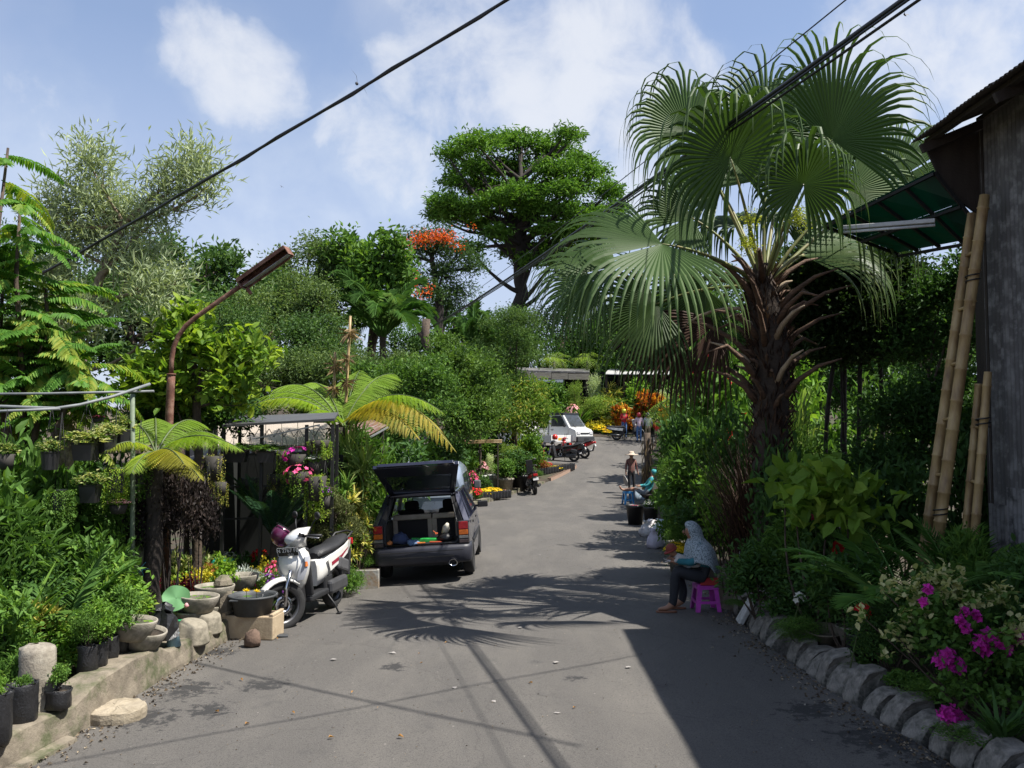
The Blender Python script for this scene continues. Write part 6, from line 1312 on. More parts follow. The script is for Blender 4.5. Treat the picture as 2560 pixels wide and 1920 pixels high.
bowl('concrete bowl of water behind the black tub', 606, 1500, .18, .2, .2); bowl('upside concrete basin on the bowl behind the black tub', 612, 1468, .38, .21, .19, None); bowl('rear concrete bowl left of the scooter wheel', 642, 1482, .20, .2, .2)
def dish(label, px, py, z, r): 
    p_ = wp(px, py, z); b = B().lathe([(r, -.02), (r * .98, .0), (r * .72, .15), (r * .66, .165), (0, .17)], 26); return tag(b.build('upturned_bowl', mat('pale_cement', (.31, .275, .21), .9, c2=(.22, .195, .15), bump=.3, c3=(.15, .135, .10), s3=7), loc=p_), label, 'bowl', 'upturned bowls on the wall')
dish('upturned pale bowl on the wall edge, nearer one', 488, 1585, .20, .2).rotation_euler = (.12, .22, 0); dish('upturned pale bowl on the wall edge, farther one', 528, 1562, .20, .17).rotation_euler = (.1, .2, 0)
# big lotus leaf
lo = wp(450, 1535, .36); lt = thing('lotus_leaf', 'large round blue-green lotus leaf tilted beside the bowls', 'lotus', tuple(lo)); a = np.linspace(0, 2 * math.pi, 28, endpoint=False)
b = B(); rings = [[(math.cos(t_) * r * (1 + .05 * math.sin(5 * t_)), math.sin(t_) * r * (1 + .04 * math.sin(3 * t_)), .02 * (r / .15) ** 2 * (1 + .8 * math.sin(4 * t_))) for t_ in a] for r in (.005, .05, .09, .125, .145)]
b.loft(rings, cap=False); o = b.build('leaf_blade', lf('leaf_lotus', (.10, .22, .10), var=.2, yellow=(.14, .28, .12), trans=.3, rough=.5), lt, loc=(0, 0, .20)); o.rotation_euler = (R(62), 0, R(14))
B().tube([(0, .02, 0), (.02, .03, .1), (0, .01, .2)], .006, 6).build('stalk', STEMG, lt)
B().lathe([(.0, 0), (.03, .02), (.012, .05), (0, .055)], 8).build('bud', F_LPK, lt, loc=(.16, -.12, .12))
# black plastic bag, red pot, blue tub
b = B(); b.lathe([(.02, 0), (.13, .02), (.16, .12), (.13, .22), (.07, .28), (.10, .33), (.02, .34)], 12, jit=.02, smooth=False); tag(b.build('crumpled_bag', POLY, loc=wp(420, 1590, .30)), 'crumpled black plastic bag on the wall by the red pot', 'bag')
def pot(name, label, px, py, z, r0, r1, h, mt, rot=None, sx=1):
    o = B().lathe([(0, 0), (r0, 0), (r1, h * .9), (r1 * 1.06, h * .92), (r1 * 1.06, h), (r1 * .96, h), (r1 * .9, h * .6), (0, h * .55)], 24, sx=sx).build(name, mt, loc=wp(px, py, z)); tag(o, label, 'pot')
    if rot: o.rotation_euler = rot
    return o
pot('red_pot', 'small red plastic pot with a green tray behind the blue tub', 452, 1572, .22, .05, .07, .12, mat('red_plastic', (.32, .02, .03), .45)); pot('blue_tub', 'small pale blue tub standing upside down on the wall edge', 446, 1606, .22, .075, .05, .13, mat('pale_blue_plastic', (.22, .38, .46), .5))
B().box((0, 0, 0), (.16, .07, .02), rotm(.1, .1, .2)).build('green_tray', mat('green_plastic', (.03, .30, .12), .45), loc=wp(455, 1545, .345)); tag(bpy.data.objects['green_tray'], 'narrow bright green tray on top of the red pot', 'tray')
# black tub with yellow water lilies on the cream trough
tz = .26; tp = wp(640, 1528, tz); tub = thing('water_lily_tub', 'wide black rubber tub with yellow water lilies on the cream trough', 'tub', tuple(tp))
RUB = mat('dusty_rubber', (.060, .065, .070), .6, c2=(.035, .037, .040), scale=6)
B().lathe([(0, 0), (.21, 0), (.245, .20), (.285, .205), (.285, .228), (.262, .228), (.235, .2), (.225, .12), (0, .12)], 34).build('tub_shell', RUB, tub); B().lathe([(.228, .185), (0, .186)], 30).build('water', mat('dark_pond', (.02, .03, .035), .05, spec=.6), tub)
B().box((-.14, -.26, .20), (.10, .05, .012)).build('handle', RUB, tub)
for x_, y_ in ((-.07, -.02), (.06, -.06)):
    b = B(); u = nrm(np.stack([np.cos(np.arange(14) * .9), np.sin(np.arange(14) * .9), np.linspace(.2, 1.4, 14)], -1)); b.leaves(np.zeros((14, 3)), u, .055, .02, .6, 0, .1, .1, 0); f_ = b.build('lily_flower', F_YEL, tub, loc=(x_, y_, .26)); B().tube([(0, 0, 0), (0, 0, -.08)], .004, 5).build('stalk', STEMG, f_)
b = B().leaves(np.array([(-.14, .05, .19)]), np.array([(1.0, .3, 0)]), .12, .12, .5, 0, .02, 0, 1, up=np.array([(0, 0, 1.0)])); b.build('lily_pad', G_MID, tub)
tr0 = wp(628, 1590, 0); tro = thing('stone_trough', 'cream stone trough under the black tub at the road edge', 'trough', tuple(tr0), -.10)
B().box((0, .16, .13), (.62, .36, .27)).build('trough_body', CREAM, tro, bevel=.015); B().box((.0, .16, .262), (.52, .26, .01)).build('basin_floor', SOIL, tro)
for sx_ in (-1, 1): B().box((sx_ * .285, .16, .275), (.045, .35, .035)).build('rim', CREAM, tro, bevel=.008)
b = B().lathe([(.0, 0), (.085, .01), (.10, .07), (.08, .15), (.03, .185), (0, .187)], 9, jit=.006, sx=1.0, sy=.8); tag(b.build('brown_rock', mat('brown_rock_m', (.16, .105, .075), .95, c2=(.10, .065, .048), bump=.5), loc=wp(640, 1608, 0)), 'brown rock resting against the cream trough', 'rock')
tag(B().box((0, 0, .012), (.16, .11, .02), rotm(0, .1, .3)).build('rubber_scrap', RUB, loc=wp(710, 1583, 0), bevel=.004), 'small dark rubber scrap on the road by the trough', 'scrap')
# black polybags along the wall, one each
for i, (px, py, z, w, h, lab) in enumerate(((14, 1845, .21, .22, .36, 'tall black polybag at the lower left edge of the wall'), (78, 1795, .22, .22, .30, 'wrinkled black polybag left of the concrete stump'), (166, 1758, .25, .2, .15, 'open low black polybag with straw right of the concrete stump'),
       (236, 1672, .30, .18, .24, 'first black polybag in the row on the wall'), (260, 1660, .31, .18, .23, 'second black polybag in the row on the wall'), (288, 1642, .31, .17, .22, 'third black polybag in the row on the wall'), (314, 1626, .31, .17, .24, 'fourth black polybag in the row on the wall'), (338, 1612, .31, .16, .24, 'last black polybag in the row next to the bowls'), (345, 1455, .62, .19, .2, 'black polybag hung on the green post with blue string'))):
    p_ = wp(px, py, z); th = thing('polybag_plant', lab, 'plant bag', tuple(p_), rng.random() * 6, 'black polybags on the left wall'); part('bag', bag, th, None, None, (w, w, h)); B().lathe([(w * .44, h * .86), (0, h * .9)], 14).build('soil', SOIL, th)
    v = KIND[['broadlit', 'm_green', 'broad', 'fine'][i % 4]][i % 2]; s_ = (.16, .14, .2, .34, .40, .42, .40, .36, .3)[i]
    for nm, me in v: part(nm, me, th, (0, 0, h * .85), None, (s_, s_, s_))
CY = mat('blue_string', (.10, .42, .62), .5); b = B()
for k in range(7): b.tube(curve((random.uniform(-.06, .06), -.02, 0), (random.uniform(-.1, .1), random.uniform(-.05, .05), random.uniform(-.14, .12)), .3, 6), .003, 4)
tag(b.build('blue_string', CY, loc=wp(366, 1420, .85)), 'tangle of pale blue string tied on the hung polybag', 'string')
# pale bark trunk at left
t0 = np.array((X(165, 10.9), 10.9, .3)); b = B(); b.tube([(0, 0, 0), (.02, 0, .9), (-.02, 0, 1.6), (.03, .05, 2.6)], [.14, .13, .12, .1], 14); tag(b.build('bare_trunk', mat('patchy_bark', (.42, .34, .24), .9, c2=(.12, .08, .05), scale=14, bump=.6), loc=tuple(t0)), 'pale patchy tree trunk among the hanging pots', 'trunk')
# a dark mossy concrete corner pier behind the bowls
tag(B().box((0, 0, .42), (.34, .3, .9)).build('mossy_pier', CONC, loc=(X(350, 10.1), 10.1, .2), bevel=.02), 'mossy concrete pier at the foot of the dark trunk', 'pier')
# green stool in the shade
def stool(label, c, w, h, mt, rz=0, slots=True):
    th = thing('plastic_stool', label, 'stool', c, rz); t_ = w * .40
    B().box((0, 0, h - .012), (w * .80, w * .80, .024)).build('seat', mt, th, bevel=.01)
    for sx_ in (-1, 1):
        for sy_ in (-1, 1):
            B().add([(sx_ * (t_ - .005), sy_ * (t_ - .005), h - .02), (sx_ * (t_ - .065), sy_ * (t_ - .005), h - .02), (sx_ * (t_ - .065), sy_ * (t_ - .02), h - .02), (sx_ * (t_ - .005), sy_ * (t_ - .065), h - .02),
                     (sx_ * (w * .5), sy_ * (w * .5), 0), (sx_ * (w * .5 - .055), sy_ * (w * .5), 0), (sx_ * (w * .5 - .055), sy_ * (w * .5 - .015), 0), (sx_ * (w * .5), sy_ * (w * .5 - .055), 0)], [(0, 1, 2, 3), (4, 5, 6, 7), (0, 1, 5, 4), (1, 2, 6, 5), (2, 3, 7, 6), (3, 0, 4, 7)]).build('leg', mt, th)
    for s_ in (-1, 1):
        B().box((0, s_ * w * .455, h * .34), (w * .78, .014, .035)).build('crossbar', mt, th); B().box((s_ * w * .455, 0, h * .34), (.014, w * .78, .035)).build('crossbar', mt, th)
        B().box((0, s_ * w * .41, h - .045), (w * .78, .012, .05)).build('apron', mt, th); B().box((s_ * w * .41, 0, h - .045), (.012, w * .78, .05)).build('apron', mt, th)
    return th
stool('green plastic stool in the shade of the black stand', (X(565, 12.6), 12.6, .12), .34, .44, mat('green_stool', (.01, .22, .15), .4), .2)
stool('pink plastic stool under the veiled seated woman', (2.60, 11.82, 0), .34, .36, mat('magenta_plastic', (.50, .06, .44), .4), .05)
stool('small blue plastic stool under the bare foot', (X(1568, 28.6), 28.6, gz(0, 28.6)), .34, .42, mat('blue_plastic', (.06, .30, .62), .4), .2)
# cement planter between scooter and car
cp = wp(912, 1462, -.05); pl_ = thing('cement_planter', 'square grey cement planter on the road between scooter and car', 'planter', (cp.x, cp.y + .25, gz(cp.x, cp.y)), .08)
B().box((0, 0, .15), (.44, .42, .31)).build('planter_box', mat('stained_cement', (.36, .35, .32), .9, c2=(.24, .23, .21), c3=(.25, .17, .10), s3=5, bump=.3), pl_, bevel=.01); B().box((0, 0, .306), (.38, .36, .01)).build('soil', SOIL, pl_)
part('foliage', KIND['m_fine'][0][0][1], pl_, (0, 0, .30), None, (.4, .4, .35))
pot('grey_urn', 'grey pot at the foot of the yellow dracaena by the car', 928, 1392, .0, .10, .15, .3, CONC_P); pot('brown_pot', 'low brown pot on the ground beside the car tyre', 935, 1405, -.05, .1, .13, .14, mat('brown_clay', (.30, .19, .11), .85))
# right bed: sacks, pots, flower crate, bucket
SACK = mat('white_sack', (.62, .60, .60), .75, c2=(.50, .48, .50), scale=6, bump=.6, bscale=10)
def sack(label, px, py, z, w, h, mt=SACK): 
    p_ = wp(px, py, z); b = B().lathe([(0, 0), (w * .42, 0), (w * .5, h * .2), (w * .44, h * .6), (w * .22, h * .85), (w * .30, h), (w * .05, h * .98)], 14, jit=w * .045); return tag(b.build('sack', mt, loc=p_), label, 'sack', 'sacks by the right roadside')
sack('small white knotted sack standing on the road edge', 1634, 1366, 0, .36, .38, mat('lilac_sack', (.60, .56, .66), .75, bump=.5, bscale=10)); sack('white sack heaped behind the knotted one', 1622, 1338, 0, .5, .36); sack('crumpled pale sack behind the white ones', 1655, 1335, .05, .45, .34, mat('bluish_sack', (.45, .55, .58), .7, bump=.6, bscale=9))
sack('white sack glimpsed in the bucket behind the veiled woman', 1868, 1392, .50, .34, .36)
b = B().lathe([(0, 0), (.15, 0), (.19, .34), (.20, .36), (.18, .36), (.16, .1), (0, .1)], 20); tag(b.build('blue_bucket', mat('dark_blue_bucket', (.03, .06, .10), .5), loc=wp(1868, 1470, .15)), 'dark blue bucket among leaves behind the veiled woman', 'bucket')
plant('m_pink', 1586, 1268, 22.5, 40, 'flower_crate', 'pink flowers in a square black pot on the right roadside', 'potted plant', None, pot='black', poth=.5, base=0, potw=.5); plant('m_white', 1625, 1240, 22, 40, 'flower_crate', 'white and pink flowers right of the reclining person', 'potted plant', None, pot='black', poth=.5, base=0, potw=.4)
plant('m_yellow', 1690, 1340, 14.6, 70, 'flower_pot', 'yellow flowered pot plant left of the veiled woman', 'potted plant', None, pot='grey', poth=.24, base=.05); plant('m_fine', 1685, 1300, 15.6, 60, 'flower_pot', 'small plant in a grey trough above the yellow flowers', 'potted plant', None, pot='grey', poth=.25, base=.2)
pot('clay_dish', 'shallow square clay dish behind the kerb', 2052, 1592, .20, .16, .20, .12, CONC, (.1, -.1, .4)); pot('round_pot', 'round grey pot beside the clay dish', 2118, 1605, .20, .10, .15, .2, CONC_P); pot('black_pot', 'black pot behind the middle of the kerb', 2140, 1640, .18, .12, .14, .26, BLKPL)
# bamboo stump post by the woman with the hat, shrine-like wrapped post
sp0 = np.array((X(1617, 30.5), 30.5, gz(0, 30.5))); bs = thing('wrapped_post', 'old post wrapped in dry roots beside the woman in the hat', 'post', tuple(sp0))
B().tube([(0, 0, 0), (.03, 0, 1.2), (0, 0, 2.3)], [.16, .13, .12], 9).build('post', BARK, bs); b = B(); n = 120; zz = rng.random(n) * 2.2; aa = rng.random(n) * 6.28; b.leaves(np.stack([.13 * np.cos(aa), .13 * np.sin(aa), zz], -1), np.stack([np.cos(aa) * .3, np.sin(aa) * .3, -np.ones(n)], -1), .4, .02, rng.random(n)); b.build('dry_roots', G_TAN, bs)
bx_ = thing('stall_table', 'small dark table with a plastic bag by the far riders', 'table', (X(1655, 44), 44, gz(0, 44))); B().box((0, 0, .95), (1.3, .8, .06)).build('top', BLKPL, bx_)
for q in ((-.55, -.3), (.55, -.3), (-.55, .3), (.55, .3)): B().box((q[0], q[1], .46), (.06, .06, .92)).build('leg', BLKPL, bx_)
# plastic bag hanging in the shrubs, birds
b = B().lathe([(.0, -.3), (.11, -.27), (.15, -.15), (.09, .0), (.02, .12), (.0, .13)], 10, jit=.01); tag(b.build('hanging_bag', mat('grey_bag', (.34, .38, .42), .4), loc=tuple(W(1008, 1135, 20))), 'grey plastic bag hanging among shrubs above the tailgate', 'bag')
def bird(label, px, py, d, s_, rz):
    th = thing('bird', label, 'bird', tuple(W(px, py, d)), rz, 'swallows in flight'); BK = mat('bird_black', (.012, .012, .016), .6)
    B().ell((0, 0, 0), (.035 * s_, .10 * s_, .03 * s_), 10, 6).build('body', BK, th)
    for sg in (-1, 1): B().add([(0, .05 * s_, .01), (0, -.03 * s_, .01), (sg * .12 * s_, -.02 * s_, .07 * s_), (sg * .12 * s_, .04 * s_, .075 * s_), (sg * .30 * s_, -.10 * s_, .06 * s_)], [(0, 1, 2, 3), (2, 4, 3)]).build('wing', BK, th)
    B().add([(-.02 * s_, -.08 * s_, 0), (.02 * s_, -.08 * s_, 0), (.05 * s_, -.22 * s_, 0), (0, -.14 * s_, 0), (-.05 * s_, -.22 * s_, 0)], [(0, 1, 2, 3), (0, 3, 4)]).build('tail', BK, th); return th
bird('swallow with spread wings right at the long cable', 892, 209, 10.2, .62, 1.1).rotation_euler = (.6, .9, .6); bird('swallow in the sky at upper right', 2262, 37, 30, 1.0, .5).rotation_euler = (.9, .3, .5); bird('tiny swallow in the pale sky above the lamp', 704, 467, 60, .7, .2).rotation_euler = (.5, .6, .1)
# ================================================================ VEHICLES
TYRE = mat('tyre_rubber', (.022, .022, .023), .85, var=.3, bump=.3, bscale=60); STEEL = mat('worn_steel', (.42, .42, .43), .35, .9); CHROME = mat('chrome', (.62, .62, .64), .15, 1.0); DKPL = mat('dark_trim', (.020, .020, .022), .55)
def glassmat(name, c, a): 
    m, t, p, o = newmat(name); sp(p, rough=.04, spec=.6); p.inputs['Base Color'].default_value = (*c, 1); p.inputs['Alpha'].default_value = a; return m
GLASS_D = glassmat('tinted_glass', (.02, .025, .03), .80); GLASS_C = glassmat('clear_glass', (.25, .32, .36), .22); GLASS_SKY = glassmat('sky_tint_glass', (.34, .40, .48), .92)  # the pale base colour puts a sky reflection into the van glass
def paint(name, c, metal=0.0, rough=.35):
    m, t, p, o = newmat(name); sp(p, rough=rough, metal=metal, coat=.8, coatr=.08); k = ramp(t, tnoise(t, 3, 5), [(.3, tuple(q * .85 for q in c)), (.7, c)]); t.links.new(k, p.inputs['Base Color'])
    r_ = ramp(t, tnoise(t, 5, 6), [(.3, (rough * .8,) * 3), (.75, (min(1, rough * 1.6),) * 3)]); t.links.new(r_, p.inputs['Roughness']); return m
def xf(b, M):
    M = np.array(M); b.v = [v @ M[:3, :3].T + M[:3, 3] for v in b.v]; return b
def wheel(parent, c, r, w, axis='x', rimr=.62, spokes=5, M=None, disc=False, rimmat=None, steel=False):
    """axle along x"""
    Ry = np.array(Matrix.Rotation(math.pi / 2, 3, 'Y'))
    pr = [(r * rimr, -w * .42), (r * .80, -w * .50), (r * .93, -w * .48), (r * .99, -w * .30), (r, 0), (r * .99, w * .30), (r * .93, w * .48), (r * .80, w * .50), (r * rimr, w * .42)]
    wo = bpy.data.objects.new('wheel', None); col.objects.link(wo); wo.parent = parent
    def bl(b, nm, mt):
        b = xf(b, Matrix.Translation(c)) if M is None else xf(b, M @ Matrix.Translation(c)); return b.build(nm, mt, wo)
    bl(B().lathe(pr + [pr[0]], 36, M=Ry), 'tyre', TYRE); rm = rimmat or DKPL; b = B()
    b.lathe([(r * rimr * 1.02, -w * .36), (r * rimr * .90, -w * .30), (r * rimr * .88, 0), (r * rimr * .90, w * .30), (r * rimr * 1.02, w * .36), (r * rimr * 1.02, -w * .36)], 30, M=Ry)
    b.lathe([(0, -w * .3), (r * .14, -w * .3), (r * .14, w * .3), (0, w * .3)], 14, M=Ry)
    if steel: b.lathe([(0, -w * .1), (r * rimr * .9, -w * .22), (r * rimr * .9, w * .22), (0, w * .1)], 24, M=Ry)
    else:
        for k in range(spokes):
            a = 2 * math.pi * k / spokes + .3; e = np.array((0, math.cos(a), math.sin(a))) * r
            b.bar(e * .10, e * rimr * .92, w * .28, r * .085)
    bl(b, 'rim', rm)
    if disc:
        b = B(); b.lathe([(r * .20, w * .40), (r * .40, w * .40), (r * .40, w * .44), (r * .20, w * .44), (r * .20, w * .40)], 30, M=-Ry if False else Ry @ np.diag([1, 1, -1.0])); bl(b, 'brake_disc', CHROME)
    return wo
def textmesh(s_, size, mt, parent, M, name='lettering', ex=.0015):
    cu = bpy.data.curves.new('txt', 'FONT'); cu.body = s_; cu.size = size; cu.align_x = 'CENTER'; cu.align_y = 'CENTER'; cu.extrude = ex
    o = bpy.data.objects.new('txt', cu); col.objects.link(o); dg = bpy.context.evaluated_depsgraph_get(); dg.update(); me = bpy.data.meshes.new_from_object(o.evaluated_get(dg)); bpy.data.objects.remove(o)
    me.materials.clear(); me.materials.append(mt); q = bpy.data.objects.new(name, me); col.objects.link(q); q.parent = parent; q.matrix_local = M; return q
# ---------------------------------------------------------------- dark estate car, tailgate up
NAVY = paint('navy_paint', (.020, .022, .045), .3, .3); car = thing('estate_car', 'dark navy estate car seen from behind with its tailgate raised', 'car', (-1.415, 14.08, gz(-1.415, 14.75) + .015)); car.rotation_euler = (0, -R(3.45), R(-.5))
HW = .78
for s_, nm in ((-1, 'left'), (1, 'right')):
    # lower side, with wheel arches
    def arch(yc, r, n=9): return [(yc - r * math.cos(math.pi * i / (n - 1)), .27 + r * .98 * math.sin(math.pi * i / (n - 1))) for i in range(n)]
    poly = [(0.02, .32)] + arch(.72, .335) + [(1.2, .22), (2.6, .22)] + arch(3.08, .335) + [(3.72, .30), (3.74, .62), (3.60, .76), (2.85, .90), (.02, .95)]
    outer = [(s_ * (HW - .03 * abs(z - .6) - (.05 if y > 3.3 else 0)), y, z) for y, z in poly]
    inner = [(s_ * (HW - .11 - (.05 if y > 3.3 else 0)), y, z) for y, z in poly]
    b = B(); k = len(poly); V = outer + inner; F = [tuple(range(k)) if s_ > 0 else tuple(range(k))[::-1], tuple(range(k, 2 * k))[::-1] if s_ > 0 else tuple(range(k, 2 * k))] + [(i, (i + 1) % k, (i + 1) % k + k, i + k) for i in range(k)]
    b.add(V, F); b.build('side_panel', NAVY, car)
    B().box((s_ * (HW + .006), 1.85, .52), (.022, 2.0, .07)).build('rub_strip', DKPL, car, bevel=.006)
    # pillars and roof rail
    def pil(a, c, w, nm): B().bar(a, c, w, .05).build(nm, NAVY, car, bevel=.01)
    pil((s_ * .735, .05, .92), (s_ * .56, .50, 1.37), .10, 'rear_pillar'); pil((s_ * .735, 1.55, .92), (s_ * .57, 1.50, 1.38), .07, 'centre_pillar'); pil((s_ * .735, 2.80, .90), (s_ * .56, 2.12, 1.36), .06, 'front_pillar')
    pil((s_ * .735, .82, .92), (s_ * .57, .92, 1.38), .05, 'quarter_pillar')
    B().bar((s_ * .565, .45, 1.37), (s_ * .565, 2.16, 1.37), .06).build('roof_rail', NAVY, car, bevel=.012)
    for y0, y1, y2, y3 in ((.14, .80, .90, .56), (.86, 1.52, 1.47, .95), (1.58, 2.72, 2.10, 1.54)):
        B().add([(s_ * .728, y0, .94), (s_ * .728, y1, .94), (s_ * .575, y2, 1.34), (s_ * .575, y3, 1.34)], [(0, 1, 2, 3)]).build('side_window', GLASS_D, car)
    # tail lamp: stacked lenses in a dark housing
    hs = B().box((s_ * .685, .015, .765), (.165, .09, .37)).build('tail_lamp', DKPL, car, bevel=.012)
    for z, h, mt in ((.885, .125, mat('red_lens', (.42, .012, .02), .25, var=.4, scale=40)), (.775, .085, mat('amber_lens', (.60, .14, .015), .25, var=.3, scale=40)), (.70, .05, mat('smoke_lens', (.20, .20, .20), .25)), (.635, .06, mat('dark_lens', (.07, .05, .05), .3))):
        B().box((s_ * .685, -.032, z - .005), (.145, .02, h - .008)).build('lens', mt, hs, bevel=.004)
    # mirror
    mr = B().box((s_ * .90, 2.50, 1.0), (.19, .07, .115)).build('mirror', DKPL, car, bevel=.015); B().box((s_ * .79, 2.52, .97), (.10, .04, .04)).build('mirror_stalk', DKPL, mr)
    # door handles
    for y in (1.1, 2.0): B().box((s_ * (HW + .004), y, .83), (.02, .14, .03)).build('door_handle', DKPL, car)
    for yc in (.72, 3.08): wheel(car, (s_ * .70, yc, .285), .285, .175, rimr=.6, steel=True, rimmat=mat('grey_wheel', (.2, .2, .21), .5, .6))
# roof
ys_ = [.42, .6, 1.2, 1.8, 2.18]; rings = []
for y in ys_: rings.append([(x, y, 1.385 + .035 * (1 - (x / .56) ** 2) - (.02 if y in (.42, 2.18) else 0)) for x in np.linspace(-.57, .57, 9)] + [(x, y, 1.36) for x in np.linspace(.57, -.57, 9)])
B().loft(rings).build('roof', NAVY, car)
B().add([(-.70, 2.80, .90), (.70, 2.80, .90), (.54, 2.14, 1.36), (-.54, 2.14, 1.36)], [(0, 1, 2, 3)]).build('windscreen', GLASS_C, car)
rings = [[(-.72, y, .3), (.72, y, .3), (.72, y, z - .03), (.5, y, z), (-.5, y, z), (-.72, y, z - .03)] for y, z in ((2.82, .90), (3.3, .83), (3.62, .76), (3.73, .62))]
B().loft(rings).build('bonnet', NAVY, car)
# rear: apron, floor, sill, bumper
B().box((0, .04, .50), (1.40, .06, .18)).build('rear_panel', NAVY, car, bevel=.012); B().box((0, 1.4, .40), (1.34, 2.7, .05)).build('floor', DKPL, car)
rings = []
for x, y in ((-.80, .30), (-.80, .06), (-.77, -.055), (-.68, -.09), (0, -.11), (.68, -.09), (.77, -.055), (.80, .06), (.80, .30)):
    rings.append([(x * .97, y + .03, .30), (x * .985, y, .34), (x, y, .46), (x, y + .005, .53), (x * .99, y + .02, .575), (x * .95, y + .08, .585), (x * .93, y + .09, .31)])
bp = B().loft(rings).build('rear_bumper', mat('faded_bumper', (.030, .031, .042), .5, c2=(.02, .021, .03), scale=5), car)
B().box((0, -.114, .505), (1.34, .012, .012)).build('bumper_groove', DKPL, bp)
for x0, x1 in ((-.42, .02), (.1, .52)): B().box(((x0 + x1) / 2, -.112, .42), (x1 - x0, .012, .018)).build('bumper_slot', BLKPL, bp)
B().lathe([(.046, .03), (0, .03)], 16, M=np.array(Matrix.Rotation(-math.pi / 2, 3, 'X')), sx=1.25).build('exhaust_dark_disc', BLKPL, car, loc=(.50, -.12, .31)); b = B().lathe([(.055, 0), (.06, .01), (.055, .02), (.055, .14), (.045, .14), (.045, .0), (.055, 0)], 20, M=np.array(Matrix.Rotation(-math.pi / 2, 3, 'X')), sx=1.25); b.build('exhaust', CHROME, car, loc=(.50, -.12, .31))  # black disc stands for the dark hollow of the tailpipe
B().box((0, 1.6, .26), (1.1, 2.3, .12)).build('underbody', BLKPL, car); B().tube([(-.62, .72, .26), (.62, .72, .26)], .05, 8).build('rear_axle', BLKPL, car)
# opening seal
P = [(-.555, .0, .61), (.555, .0, .61), (.60, .03, .66), (.585, .06, .90), (.475, .46, 1.345), (-.475, .46, 1.345), (-.585, .06, .90), (-.60, .03, .66), (-.555, .0, .61)]
B().tube(P, .016, 6).build('door_seal', BLKPL, car)
for s_ in (-1, 1): B().add([(s_ * .60, .02, .60), (s_ * .67, .02, .95), (s_ * .53, .47, 1.37), (s_ * .475, .46, 1.345), (s_ * .585, .05, .90)], [(0, 1, 4), (1, 2, 3, 4)]).build('pillar_trim', DKPL, car); B().box((s_ * .60, .48, .75), (.05, .85, .36)).build('cargo_trim', mat('grey_trim', (.05, .048, .046), .8), car)
B().box((0, .42, .60), (1.16, .8, .03)).build('cargo_floor', mat('grey_carpet', (.06, .055, .05), .95), car)
# seats
BEI = mat('beige_vinyl', (.40, .34, .27), .65, c2=(.30, .25, .19)); SEATD = mat('dark_net', (.022, .02, .02), .9, scale=60)
for x0, x1 in ((-.56, .09), (.11, .56)):
    se = B().box(((x0 + x1) / 2, .90, .77), (x1 - x0, .10, .38)).build('rear_seat', SEATD, car, bevel=.02); B().bar((x0, .86, .975), (x1, .86, .975), .10, .09).build('seat_top', BEI, se, bevel=.02)
    for x_ in (x0 + .03, x1 - .03): B().box((x_, .85, .77), (.08, .04, .36)).build('seat_edge', BEI, se, bevel=.01)
for x_ in (-.36, .36): fs_ = B().box((x_, 1.75, .78), (.46, .13, .5), rotm(-.15, 0, 0)).build('front_seat', SEATD, car, bevel=.05); B().box((x_ * .95, 1.70, 1.10), (.26, .10, .18)).build('headrest', SEATD, fs_, bevel=.05)
B().box((0, 2.62, .86), (1.36, .4, .12)).build('dashboard', DKPL, car, bevel=.03); b = B().lathe([(.17, -.012), (.185, 0), (.17, .012), (.155, 0), (.17, -.012)], 24, M=rotm(1.1, 0, 0)); b.build('steering_wheel', DKPL, car, loc=(.34, 2.3, .98))
B().box((.06, 2.0, 1.29), (.24, .03, .07)).build('inside_mirror', DKPL, car, bevel=.01); B().box((-.26, 2.05, 1.30), (.34, .03, .11)).build('sun_visor', DKPL, car, bevel=.01)
# tailgate up: u runs from hinge to lower edge
H0 = np.array((0, .49, 1.385)); H1 = np.array((0, -.26, 1.895)); du = H1 - H0; nu = nrm(np.cross((1.0, 0, 0), du))
tg = bpy.data.objects.new('tailgate', None); col.objects.link(tg); tg.parent = car
def hwid(u): return .545 + (.69 - .545) * u
def tp_(x, u, off=0): return H0 + du * u + np.array((x, 0, 0)) + nu * off
def gat(poly, off, th, nm, mt, bev=.006): B().prism([tp_(x, u, off) for x, u in poly], nu * th).build(nm, mt, tg, bevel=bev)
for s_ in (-1, 1): gat([(s_ * hwid(0), 0), (s_ * (hwid(0) - .09), 0.02), (s_ * (hwid(.66) - .10), .66), (s_ * hwid(.66), .66)], -.04, .055, 'side_frame', NAVY)
gat([(-hwid(0), 0), (hwid(0), 0), (hwid(.10), .10), (-hwid(.10), .10)], -.041, .056, 'top_frame', NAVY); gat([(-hwid(.66), .66), (hwid(.66), .66), (hwid(.97), .97), (-hwid(.97), .97)], -.042, .06, 'lower_panel', NAVY)
gat([(-hwid(.1) + .08, .10), (hwid(.1) - .08, .10), (hwid(.66) - .09, .67), (-hwid(.66) + .09, .67)], -.01, .006, 'rear_window', GLASS_D, 0)
gat([(-hwid(.68) + .05, .69), (hwid(.68) - .05, .69), (hwid(.92) - .07, .92), (-hwid(.92) + .07, .92)], -.056, .012, 'inner_trim', DKPL); gat([(-.62, .965), (.62, .965), (.60, 1.02), (-.60, 1.02)], -.04, .055, 'edge_strip', NAVY)
gat([(-.035, .84), (.035, .84), (.035, .90), (-.035, .90)], -.066, .012, 'latch', STEEL, .002)
wz = Matrix.Translation(Vector(tp_(-.02, .99, -.0505))) @ Matrix(((1, 0, 0, 0), (0, du[1] / np.linalg.norm(du), -nu[1], 0), (0, du[2] / np.linalg.norm(du), -nu[2], 0), (0, 0, 0, 1)))
b = B(); 
